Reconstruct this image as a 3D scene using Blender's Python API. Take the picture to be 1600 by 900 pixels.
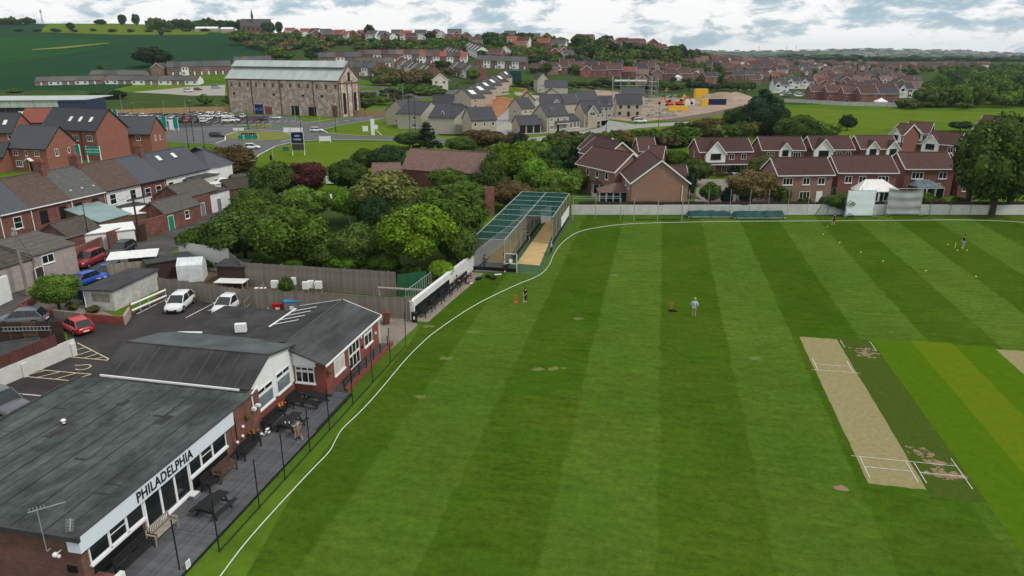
import bpy, bmesh, math, random
import numpy as np
from mathutils import Vector, Matrix, noise
for o in list(bpy.data.objects): bpy.data.objects.remove(o)
SC = bpy.context.scene
C = SC.collection
R = math.radians
# ---------------------------------------------------------------- camera, sky, sun, exposure
F, YH, H = 1120.0, 80.0, 24.0
PIT = math.atan((450 - YH) / F); CP, SP = math.cos(PIT), math.sin(PIT)
cam = bpy.data.cameras.new('camera'); camo = bpy.data.objects.new('camera', cam); C.objects.link(camo)
cam.sensor_width = 36; cam.lens = F * 36 / 1600; cam.clip_end = 20000; cam.clip_start = 0.5
camo.location = (0, 0, H); camo.rotation_euler = (R(90) - PIT, 0, 0); SC.camera = camo
HAZE_D = 6e-5
SUN_EL, SUN_AZ = 48, 118            # azimuth clockwise from the view direction (+Y)
sl = bpy.data.lights.new('sun', 'SUN'); sl.energy = 2.0; sl.angle = R(9); sl.color = (1, .95, .88)
so = bpy.data.objects.new('sun', sl); C.objects.link(so)
so.rotation_euler = (R(90 - SUN_EL), 0, R(180 - SUN_AZ) + math.pi * 0)
sd = Vector((math.sin(R(SUN_AZ)) * math.cos(R(SUN_EL)), math.cos(R(SUN_AZ)) * math.cos(R(SUN_EL)), math.sin(R(SUN_EL))))
so.rotation_euler = sd.to_track_quat('Z', 'Y').to_euler()
W = bpy.data.worlds.new('World'); SC.world = W; W.use_nodes = True
nt = W.node_tree; nt.nodes.clear(); N = nt.nodes; K = nt.links
def wn(t, **k):
 n = N.new(t)
 for a, b in k.items(): setattr(n, a, b)
 return n
sky = wn('ShaderNodeTexSky', sky_type='NISHITA', sun_disc=False)
sky.sun_elevation = R(SUN_EL); sky.sun_rotation = R(SUN_AZ); sky.air_density = 1.0; sky.dust_density = .3
bg1 = wn('ShaderNodeBackground'); bg1.inputs[1].default_value = 0.14; K.new(sky.outputs[0], bg1.inputs[0])
tc = wn('ShaderNodeTexCoord'); sx = wn('ShaderNodeSeparateXYZ'); K.new(tc.outputs['Generated'], sx.inputs[0])
def wm(op, a, b=None, c=None):
 n = wn('ShaderNodeMath', operation=op)
 for i, v in enumerate((a, b, c)):
  if v is None: continue
  if isinstance(v, (int, float)): n.inputs[i].default_value = v
  else: K.new(v, n.inputs[i])
 return n.outputs[0]
zz = wm('MAXIMUM', sx.outputs[2], 0.0); zd = wm('ADD', zz, 0.06)
cx = wm('DIVIDE', sx.outputs[0], zd); cy = wm('DIVIDE', sx.outputs[1], zd)
cmb = wn('ShaderNodeCombineXYZ'); K.new(cx, cmb.inputs[0]); K.new(cy, cmb.inputs[1])
def noi(vec, sc, det, rough, dist=0):
 n = wn('ShaderNodeTexNoise'); n.inputs['Scale'].default_value = sc; n.inputs['Detail'].default_value = det
 n.inputs['Roughness'].default_value = rough; n.inputs['Distortion'].default_value = dist; K.new(vec, n.inputs['Vector']); return n.outputs[0]
def ramp(fac, pts):
 n = wn('ShaderNodeValToRGB'); K.new(fac, n.inputs[0]); e = n.color_ramp.elements
 while len(e) < len(pts): e.new(.5)
 for i, (p, c) in enumerate(pts): e[i].position = p; e[i].color = (*c, 1)
 return n.outputs[0]
# big billows: noise stretched so that it stays round near the horizon
mp = wn('ShaderNodeMapping'); mp.inputs['Scale'].default_value = (1, 1, 2.7); K.new(tc.outputs['Generated'], mp.inputs[0])
bill = noi(mp.outputs[0], 15, 12, .62, .3)
mp2 = wn('ShaderNodeMapping'); mp2.inputs['Scale'].default_value = (1, 1, 9); mp2.inputs['Location'].default_value = (.3, 0, .2); K.new(tc.outputs['Generated'], mp2.inputs[0])
flat = noi(mp2.outputs[0], 3.2, 7, .5, .1)
sm = wm('ADD', wm('MULTIPLY', bill, .66), wm('MULTIPLY', flat, .34))
ccol = ramp(sm, [(0.38, (.36, .51, .61)), (.435, (.47, .61, .69)), (.465, (.64, .73, .78)), (.477, (.82, .86, .885)), (.495, (.95, .96, .965)), (.52, (1.05, 1.05, 1.05))])
bg2 = wn('ShaderNodeBackground'); bg2.inputs[1].default_value = .97; K.new(ccol, bg2.inputs[0])
mask = ramp(sm, [(.30, (0, 0, 0)), (.40, (1, 1, 1))])
mx = wn('ShaderNodeMixShader'); K.new(mask, mx.inputs[0]); K.new(bg1.outputs[0], mx.inputs[1]); K.new(bg2.outputs[0], mx.inputs[2])
wo = wn('ShaderNodeOutputWorld'); K.new(mx.outputs[0], wo.inputs[0])
SC.view_settings.view_transform = 'Standard'; SC.view_settings.look = 'None'; SC.view_settings.exposure = 0; SC.view_settings.gamma = 1
SC.render.engine = 'CYCLES'; SC.cycles.transparent_max_bounces = 16; SC.cycles.max_bounces = 6
# ---------------------------------------------------------------- measuring helpers
def ray(px, py):
 a = (px - 800) / F; b = (450 - py) / F
 return a, CP + SP * b, -SP + CP * b
def at(px, py, z=0.0):
 d = ray(px, py); t = (z - H) / d[2]
 return Vector((d[0] * t, d[1] * t, z))
def interp(x, pts):
 if x <= pts[0][0]: return pts[0][1:]
 for p, q in zip(pts, pts[1:]):
  if x <= q[0]:
   t = (x - p[0]) / (q[0] - p[0]); return tuple(a + (b - a) * t for a, b in zip(p[1:], q[1:]))
 return pts[-1][1:]
HT = [(-300, 330, 1100, 62), (150, 330, 1100, 62), (300, 335, 1050, 58), (400, 340, 900, 46), (500, 345, 720, 37), (640, 350, 700, 34.5), (800, 360, 700, 33.5),
      (900, 400, 640, 30.5), (1020, 470, 640, 25), (1090, 500, 640, 19), (1160, 600, 800, 9), (1230, 700, 1300, 7), (1700, 700, 1300, 3)]
HF = [(1000, 22), (1100, 24), (1200, 20), (1290, 31), (1350, 38), (1420, 33), (1500, 26), (1560, 12), (1610, 2), (1800, 10)]
def sstep(t): t = max(0, min(1, t)); return t * t * (3 - 2 * t)
def T(x, y):
 if y < 280: return 0.0
 px = 800 + F * x / (CP * y + 7.5)
 d0, dr, hr = interp(px, HT)
 t = (y - d0) / (dr - d0)
 if t <= 0: z = 0
 elif t < 1: z = hr * (t * .92 + .08 * t * t) * min(1, t * 8) ** .5
 else: z = hr * (1 - sstep((y - dr) / 900))
 z -= 62 * sstep((y - 1500) / 1500)
 if y > 3200: z += (62 + interp(px, HF)[0]) * sstep((y - 3200) / 2600)
 return z
def atT(px, py):
 d = ray(px, py)
 if d[2] > -1e-4 and py > 200: return at(px, py)
 t, dt = 200.0, 4.0
 while t < 9000:
  x, y, z = d[0] * t, d[1] * t, H + d[2] * t
  if z <= T(x, y): break
  t += dt + t * .004
 return Vector((x, y, T(x, y)))
def G(px, py):
 if py > 172: return at(px, py)
 g = atT(px, py)
 if g.y > 1250 and px < 1100:          # grazing ray: stand it on the ridge instead
  Y = interp(px, HT)[1] * .96; x = (px - 800) * (CP * Y + 7.5) / F; g = Vector((x, Y, T(x, Y)))
 return g
def atH(px, py, h):                       # the picture point, h metres above the local ground
 if py > 190: return at(px, py, h)
 d = ray(px, py); t = 150.0
 while t < 3000:
  x, y, z = d[0] * t, d[1] * t, H + d[2] * t
  if z <= T(x, y) + h: break
  t += 1.5
 return Vector((x, y, T(x, y) + h))
def depth(v): return v[1] * CP - (v[2] - H) * SP
def topz(v, py):
 b = (450 - py) / F; return H + v[1] * (b * CP - SP) / (CP + b * SP)
# ---------------------------------------------------------------- materials
MT = {}
def nodes(m):
 m.use_nodes = True; return m.node_tree.nodes, m.node_tree.links, m.node_tree.nodes['Principled BSDF']
def mat(name, col, rough=.85, var=.25, scale=1.5, col2=None, bump=0, bscale=30, metal=0, spec=.15, stretch=None, obj_rand=0, det=4, stain=None):
 m = bpy.data.materials.new(name); n, l, p = nodes(m); MT[name] = m
 p.inputs['Roughness'].default_value = rough; p.inputs['Metallic'].default_value = metal; p.inputs['Specular IOR Level'].default_value = spec
 tcn = n.new('ShaderNodeTexCoord'); v = tcn.outputs['Object']
 if stretch:
  mpn = n.new('ShaderNodeMapping'); mpn.inputs['Scale'].default_value = stretch; l.new(v, mpn.inputs[0]); v = mpn.outputs[0]
 t = n.new('ShaderNodeTexNoise'); t.inputs['Scale'].default_value = scale; t.inputs['Detail'].default_value = det; t.inputs['Roughness'].default_value = .65; l.new(v, t.inputs['Vector'])
 r = n.new('ShaderNodeValToRGB'); l.new(t.outputs[0], r.inputs[0])
 c2 = col2 or tuple(max(0, c * (1 + var)) for c in col); c1 = tuple(c * (1 - var) for c in col)
 r.color_ramp.elements[0].position = .32; r.color_ramp.elements[0].color = (*c1, 1)
 r.color_ramp.elements[1].position = .68; r.color_ramp.elements[1].color = (*c2, 1)
 out = r.outputs[0]
 if stain:
  t3 = n.new('ShaderNodeTexNoise'); t3.inputs['Scale'].default_value = stain[0]; t3.inputs['Detail'].default_value = 9; t3.inputs['Roughness'].default_value = .62; l.new(v, t3.inputs['Vector'])
  r3 = n.new('ShaderNodeValToRGB'); l.new(t3.outputs[0], r3.inputs[0]); r3.color_ramp.elements[0].position = .38; r3.color_ramp.elements[0].color = (stain[1],) * 3 + (1,); r3.color_ramp.elements[1].position = .58; r3.color_ramp.elements[1].color = (1, 1, 1, 1)
  m3 = n.new('ShaderNodeMix'); m3.data_type = 'RGBA'; m3.blend_type = 'MULTIPLY'; m3.inputs[0].default_value = 1; l.new(out, m3.inputs[6]); l.new(r3.outputs[0], m3.inputs[7]); out = m3.outputs[2]
 if obj_rand:
  oi = n.new('ShaderNodeObjectInfo'); hs = n.new('ShaderNodeHueSaturation'); mr = n.new('ShaderNodeMapRange')
  mr.inputs[3].default_value = 1 - obj_rand; mr.inputs[4].default_value = 1 + obj_rand
  l.new(oi.outputs['Random'], mr.inputs[0]); l.new(mr.outputs[0], hs.inputs['Value']); l.new(out, hs.inputs['Color']); out = hs.outputs[0]
 l.new(out, p.inputs['Base Color'])
 if bump:
  b = n.new('ShaderNodeBump'); b.inputs['Strength'].default_value = bump; b.inputs['Distance'].default_value = .05
  t2 = n.new('ShaderNodeTexNoise'); t2.inputs['Scale'].default_value = bscale; l.new(v, t2.inputs['Vector']); l.new(t2.outputs[0], b.inputs['Height']); l.new(b.outputs[0], p.inputs['Normal'])
 return m
def brickmat(name, a, b, mortar, sc=1.0, stain=(.5, .5, .5), sa=.35, spot=None):
 m = bpy.data.materials.new(name); n, l, p = nodes(m); MT[name] = m; p.inputs['Roughness'].default_value = .9
 tcn = n.new('ShaderNodeTexCoord'); s = n.new('ShaderNodeSeparateXYZ'); l.new(tcn.outputs['Object'], s.inputs[0])
 ad = n.new('ShaderNodeMath'); l.new(s.outputs[0], ad.inputs[0]); l.new(s.outputs[1], ad.inputs[1])
 cb = n.new('ShaderNodeCombineXYZ'); l.new(ad.outputs[0], cb.inputs[0]); l.new(s.outputs[2], cb.inputs[1])
 t = n.new('ShaderNodeTexBrick'); l.new(cb.outputs[0], t.inputs['Vector']); t.inputs['Scale'].default_value = 1
 t.inputs['Brick Width'].default_value = .225 * sc; t.inputs['Row Height'].default_value = .075 * sc; t.inputs['Mortar Size'].default_value = .006 * sc
 t.inputs['Color1'].default_value = (*a, 1); t.inputs['Color2'].default_value = (*b, 1); t.inputs['Mortar'].default_value = (*mortar, 1)
 no = n.new('ShaderNodeTexNoise'); no.inputs['Scale'].default_value = .9; no.inputs['Detail'].default_value = 7; no.inputs['Roughness'].default_value = .7; l.new(tcn.outputs['Object'], no.inputs['Vector'])
 r = n.new('ShaderNodeValToRGB'); l.new(no.outputs[0], r.inputs[0]); r.color_ramp.elements[0].position = .35; r.color_ramp.elements[1].position = .7
 lo = 1 - sa; r.color_ramp.elements[0].color = (lo, lo, lo, 1); r.color_ramp.elements[1].color = (1 + sa * .5, 1 + sa * .4, 1 + sa * .35, 1)
 mi = n.new('ShaderNodeMix'); mi.data_type = 'RGBA'; mi.blend_type = 'MULTIPLY'; mi.inputs[0].default_value = 1
 l.new(t.outputs[0], mi.inputs[6]); l.new(r.outputs[0], mi.inputs[7]); out = mi.outputs[2]
 if spot:
  n2 = n.new('ShaderNodeTexNoise'); n2.inputs['Scale'].default_value = spot[3]; n2.inputs['Detail'].default_value = 8; n2.inputs['Roughness'].default_value = .75; l.new(tcn.outputs['Object'], n2.inputs['Vector'])
  r2 = n.new('ShaderNodeValToRGB'); r2.color_ramp.elements[0].position = spot[4]; r2.color_ramp.elements[1].position = spot[4] + .06
  l.new(n2.outputs[0], r2.inputs[0]); m2 = n.new('ShaderNodeMix'); m2.data_type = 'RGBA'; l.new(r2.outputs[0], m2.inputs[0]); l.new(out, m2.inputs[6]); m2.inputs[7].default_value = (*spot[:3], 1); out = m2.outputs[2]
 l.new(out, p.inputs['Base Color']); return m
def roofmat(name, col, gauge=.2, contrast=.35, var=.2, rough=.85, moss=None):
 m = bpy.data.materials.new(name); n, l, p = nodes(m); MT[name] = m; p.inputs['Roughness'].default_value = rough; p.inputs['Specular IOR Level'].default_value = .2
 tcn = n.new('ShaderNodeTexCoord'); s = n.new('ShaderNodeSeparateXYZ'); l.new(tcn.outputs['Object'], s.inputs[0])
 d = n.new('ShaderNodeMath'); d.operation = 'DIVIDE'; l.new(s.outputs[2], d.inputs[0]); d.inputs[1].default_value = gauge
 f = n.new('ShaderNodeMath'); f.operation = 'FRACT'; l.new(d.outputs[0], f.inputs[0])
 r = n.new('ShaderNodeValToRGB'); l.new(f.outputs[0], r.inputs[0]); e = r.color_ramp.elements
 e[0].position = 0; e[0].color = (1 - contrast,) * 3 + (1,); e[1].position = .28; e[1].color = (1, 1, 1, 1)
 no = n.new('ShaderNodeTexNoise'); no.inputs['Scale'].default_value = 2.2; no.inputs['Detail'].default_value = 6; no.inputs['Roughness'].default_value = .7; l.new(tcn.outputs['Object'], no.inputs['Vector'])
 r2 = n.new('ShaderNodeValToRGB'); l.new(no.outputs[0], r2.inputs[0]); e = r2.color_ramp.elements; e[0].position = .3; e[1].position = .7
 e[0].color = tuple(c * (1 - var) for c in col) + (1,); e[1].color = (moss or tuple(c * (1 + var) for c in col)) + (1,)
 mi = n.new('ShaderNodeMix'); mi.data_type = 'RGBA'; mi.blend_type = 'MULTIPLY'; mi.inputs[0].default_value = 1; l.new(r.outputs[0], mi.inputs[6]); l.new(r2.outputs[0], mi.inputs[7])
 oi = n.new('ShaderNodeObjectInfo'); hs = n.new('ShaderNodeHueSaturation'); mr = n.new('ShaderNodeMapRange'); mr.inputs[3].default_value = .82; mr.inputs[4].default_value = 1.2; l.new(oi.outputs['Random'], mr.inputs[0]); l.new(mr.outputs[0], hs.inputs['Value']); l.new(mi.outputs[2], hs.inputs['Color']); l.new(hs.outputs[0], p.inputs['Base Color'])
 b = n.new('ShaderNodeBump'); b.inputs['Strength'].default_value = .6; b.inputs['Distance'].default_value = .04; l.new(f.outputs[0], b.inputs['Height']); l.new(b.outputs[0], p.inputs['Normal'])
 return m
def leafmat(name, col, var=.5, yel=.25):
 col = tuple(c * 1.5 for c in col)
 m = bpy.data.materials.new(name); n, l, p = nodes(m); MT[name] = m; p.inputs['Roughness'].default_value = .7; p.inputs['Specular IOR Level'].default_value = .04
 g = n.new('ShaderNodeNewGeometry'); r = n.new('ShaderNodeValToRGB'); l.new(g.outputs['Random Per Island'], r.inputs[0]); e = r.color_ramp.elements
 e[0].color = tuple(c * (1 - var) for c in col) + (1,); e[1].color = (col[0] * (1 + var + yel), col[1] * (1 + var), col[2] * (1 + var * .6), 1)
 tcn = n.new('ShaderNodeTexCoord'); no = n.new('ShaderNodeTexNoise'); no.inputs['Scale'].default_value = 2.6; no.inputs['Detail'].default_value = 3; l.new(tcn.outputs['Object'], no.inputs['Vector'])
 oi = n.new('ShaderNodeObjectInfo'); mr = n.new('ShaderNodeMapRange'); mr.inputs[3].default_value = .6; mr.inputs[4].default_value = 1.2; l.new(oi.outputs['Random'], mr.inputs[0])
 m1 = n.new('ShaderNodeMapRange'); m1.inputs[1].default_value = .3; m1.inputs[2].default_value = .7; m1.inputs[3].default_value = .7; m1.inputs[4].default_value = 1.3; l.new(no.outputs[0], m1.inputs[0])
 mu = n.new('ShaderNodeMath'); mu.operation = 'MULTIPLY'; l.new(mr.outputs[0], mu.inputs[0]); l.new(m1.outputs[0], mu.inputs[1])
 hs = n.new('ShaderNodeHueSaturation'); l.new(r.outputs[0], hs.inputs['Color']); l.new(mu.outputs[0], hs.inputs['Value'])
 l.new(hs.outputs[0], p.inputs['Base Color']); return m
def netmat(name, col, dens):
 m = bpy.data.materials.new(name); n, l, p = nodes(m); MT[name] = m; p.inputs['Base Color'].default_value = (*col, 1); p.inputs['Roughness'].default_value = .9; p.inputs['Specular IOR Level'].default_value = .1
 t = n.new('ShaderNodeTexCoord'); no = n.new('ShaderNodeTexNoise'); no.inputs['Scale'].default_value = 1.2; l.new(t.outputs['Object'], no.inputs[0])
 mr = n.new('ShaderNodeMapRange'); mr.inputs[3].default_value = dens * .5; mr.inputs[4].default_value = dens * 1.5; l.new(no.outputs[0], mr.inputs[0]); l.new(mr.outputs[0], p.inputs['Alpha']); return m
mat('white_paint', (.72, .73, .72), .5, .06); mat('fascia', (.63, .69, .76), .45, .03, .3); mat('upvc', (.74, .75, .74), .35, .03)
mat('white_render', (.68, .69, .67), .8, .12, 1.2); mat('cream_render', (.62, .58, .44), .8, .06); mat('grey_render', (.33, .28, .26), .9, .15, 1.5)
mat('black_metal', (.015, .015, .016), .5, .1); mat('black_plastic', (.012, .013, .014), .55, .2); mat('black_wood', (.02, .02, .021), .6, .3, 8)
mat('glass', (.014, .019, .021), .08, .2, 1.2, spec=.6); mat('glass_pale', (.16, .21, .23), .12, .4, .8, spec=.6); mat('galv', (.35, .37, .38), .45, .15, metal=.3)
mat('curtain', (.5, .47, .42), .8, .2, 3)
mat('steel_green', (.05, .13, .10), .5, .15)
mat('timber', (.21, .185, .155), .9, .35, 1.2, stretch=(6, 6, .6), obj_rand=.15); mat('timber_warm', (.36, .22, .11), .85, .15, 2)
mat('timber_dark', (.05, .03, .026), .8, .25, 2, stretch=(4, 4, .5)); mat('timber_red', (.10, .04, .035), .8, .2, 2, stretch=(4, 4, .5))
mat('teak', (.30, .26, .21), .8, .2, 4); mat('brown_wood', (.09, .055, .04), .7, .3, 5)
mat('deck', (.105, .106, .113), .75, .18, 3, obj_rand=.16, bump=.2)
mat('asphalt', (.05, .045, .044), .92, .2, .35, det=9, stain=(.25, .72)); mat('asphalt_lane', (.085, .08, .078), .92, .2, .3, det=9, stain=(.3, .75)); mat('road', (.105, .105, .105), .9, .14, .15, det=8)
mat('road_pale', (.27, .26, .25), .9, .1, .2); mat('paving', (.24, .20, .17), .9, .2, .8, det=8); mat('concrete', (.3, .28, .25), .9, .2, 1)
mat('marking', (.62, .62, .58), .8, .25, 3); mat('marking_yellow', (.62, .52, .33), .8, .25, 3)
mat('sand', (.29, .22, .165), .95, .25, .12, det=9); mat('earth_orange', (.30, .125, .055), .95, .35, .25, det=9); mat('soil', (.12, .085, .06), .95, .4, .5)
mat('felt', (.078, .09, .087), .9, .3, 1.6, stretch=(.9, 1.4, 1), obj_rand=.1, det=12, stain=(.3, .52), spec=.1); mat('felt_dark', (.050, .050, .050), .9, .25, .35, det=8, stain=(.5, .62)); mat('felt_grey', (.09, .103, .101), .9, .2, .4, det=8, stain=(.6, .75))
mat('felt_mid', (.066, .072, .072), .85, .25, .5, stretch=(.3, 1.5, 1), det=8, stain=(.9, .6))
mat('flat_black', (.034, .036, .037), .9, .2, .8); mat('flat_dark', (.05, .052, .055), .8, .25, .8); mat('sheet_pale', (.72, .72, .69), .5, .1); mat('sheet_green', (.22, .31, .31), .4, .12, .6)
mat('tin', (.38, .42, .41), .5, .14, .5, stretch=(1, .2, .2), det=7); mat('tin_dark', (.2, .23, .23), .5, .1)
mat('tarp', (.008, .055, .046), .5, .25, 1.3); mat('canvas_white', (.70, .76, .79), .7, .04, .8); mat('canvas_grey', (.33, .34, .34), .8, .07, .9)
mat('mat_tan', (.50, .35, .16), .9, .12, .7, det=8); mat('mat_green', (.05, .10, .045), .95, .2, .8); mat('rope', (.62, .66, .58), .8, .1, 3)
mat('orange', (.65, .09, .03), .5, .1); mat('yellow', (.72, .42, .03), .55, .15); mat('lime', (.6, .75, .12), .6, .05); mat('blue', (.03, .12, .42), .5, .1); mat('navy', (.01, .015, .07), .5, .1)
mat('red', (.35, .02, .02), .4, .1); mat('teal', (.0, .22, .18), .5, .05); mat('sky_blue', (.05, .28, .6), .5, .1); mat('green_bin', (.02, .09, .04), .5, .1); mat('brown_bin', (.13, .06, .04), .6, .15); mat('blue_lid', (.03, .22, .5), .5, .1); mat('grey_bin', (.16, .17, .18), .6, .1)
mat('green_door', (.01, .22, .12), .5, .05); mat('grey_door', (.18, .19, .2), .6, .1); mat('terracotta', (.33, .13, .07), .8, .2); mat('stone_trim', (.5, .45, .36), .85, .1)
mat('tyre', (.012, .012, .012), .8, .1); mat('rim', (.25, .26, .27), .35, .1, metal=.6); mat('lamp_red', (.3, .01, .01), .3, .05); mat('lamp_clear', (.55, .57, .6), .15, .05)
for n_, c_ in dict(car_white=(.66, .67, .67), car_red=(.22, .012, .02), car_black=(.012, .014, .017), car_blue=(.015, .07, .36), car_grey=(.10, .105, .12), car_silver=(.33, .35, .37), car_bright_red=(.42, .012, .02), car_teal=(.01, .17, .4), car_dark_blue=(.02, .03, .09)).items(): mat(n_, c_, .28, .03, spec=.6)
mat('bark', (.07, .052, .04), .95, .3, 3)
mat('skin', (.50, .28, .20), .6, .05); mat('hair', (.03, .02, .015), .7, .1); mat('hair_grey', (.4, .38, .35), .7, .1)
for n_, c_ in dict(cloth_pink=(.62, .42, .38), cloth_pale_blue=(.45, .56, .66), cloth_grey=(.30, .31, .32), cloth_black=(.012, .012, .014), cloth_red=(.30, .015, .025), cloth_navy=(.015, .03, .12), cloth_white=(.7, .7, .68), cloth_aqua=(.35, .55, .55), cloth_beige=(.45, .42, .34)).items(): mat(n_, c_, .85, .1, 6)
brickmat('brick_club', (.19, .075, .05), (.12, .052, .04), (.17, .13, .11), 1, sa=.3)
brickmat('brick_plinth', (.27, .055, .035), (.2, .045, .03), (.2, .12, .09), 1, sa=.2)
brickmat('brick_old', (.24, .075, .05), (.13, .05, .04), (.17, .12, .1), 1, sa=.45, spot=(.33, .22, .17, 1.8, .6))
brickmat('brick_new', (.30, .088, .055), (.22, .072, .05), (.26, .17, .13), 1, sa=.15)
brickmat('brick_estate', (.22, .065, .05), (.165, .055, .045), (.19, .12, .1), 1, sa=.15)
brickmat('brick_tan', (.27, .14, .10), (.20, .11, .085), (.26, .18, .14), 1, sa=.15)
brickmat('brick_pale', (.30, .15, .10), (.23, .13, .09), (.27, .2, .16), 1, sa=.12)
brickmat('brick_weathered', (.46, .35, .28), (.32, .22, .17), (.40, .34, .29), 3, sa=.3, spot=(.54, .48, .41, .5, .5))
brickmat('brick_brown', (.17, .09, .06), (.12, .07, .05), (.2, .15, .12), 1, sa=.3)
brickmat('block_white', (.60, .60, .57), (.46, .46, .44), (.33, .33, .31), 2, sa=.3, spot=(.3, .3, .28, 2.5, .62))
brickmat('wall_white', (.66, .66, .63), (.6, .6, .58), (.48, .48, .45), 1.5, sa=.15, spot=(.33, .33, .3, 1.5, .66))
brickmat('stone_buff', (.44, .37, .28), (.36, .31, .24), (.40, .36, .29), 1.4, sa=.12); brickmat('stone_grey', (.42, .40, .32), (.35, .33, .27), (.4, .37, .31), 1.4, sa=.12)
roofmat('roof_brown', (.105, .068, .055), .24, .45, .2, moss=(.14, .10, .085)); roofmat('roof_grey', (.085, .088, .09), .16, .2, .3, moss=(.11, .11, .1)); roofmat('roof_slate', (.072, .078, .09), .15, .15, .12)
roofmat('roof_new', (.062, .066, .075), .2, .3, .08); roofmat('roof_estate', (.078, .040, .034), .2, .35, .2); roofmat('roof_red', (.27, .085, .06), .2, .25, .15)
roofmat('roof_stone', (.058, .058, .065), .2, .22, .1); roofmat('roof_far_red', (.23, .075, .05), 2, .05, .3); roofmat('roof_far_brown', (.085, .045, .038), 2, .05, .35); roofmat('roof_far_grey', (.085, .08, .08), 2, .05, .3)
roofmat('roof_house', (.16, .085, .075), .22, .3, .2, moss=(.2, .13, .11)); roofmat('roof_far_black', (.05, .047, .05), 2, .05, .2)
roofmat('roof_tiledark', (.06, .05, .045), .22, .5, .25, moss=(.09, .08, .06)); roofmat('roof_oldgrey', (.105, .098, .09), .2, .3, .3, moss=(.13, .12, .1))
for n_, c_ in dict(leaf_green=(.044, .086, .013), leaf_lime=(.068, .130, .010), leaf_dark=(.016, .038, .013), leaf_olive=(.058, .072, .022), leaf_copper=(.045, .017, .018), leaf_brown=(.072, .060, .026), leaf_conifer=(.014, .034, .017), leaf_bright=(.052, .12, .014), leaf_mid=(.034, .064, .013), leaf_pine=(.02, .048, .022)).items(): leafmat(n_, c_)
leafmat('flowers', (.5, .15, .05), .6)
netmat('net_dark', (.02, .02, .02), .34); netmat('net_green', (.003, .05, .038), .72); netmat('net_grey', (.12, .16, .16), .34); netmat('net_thin', (.02, .03, .03), .10); netmat('poly', (.75, .8, .82), .75)
netmat('net_beige', (.17, .16, .11), .55)
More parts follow.
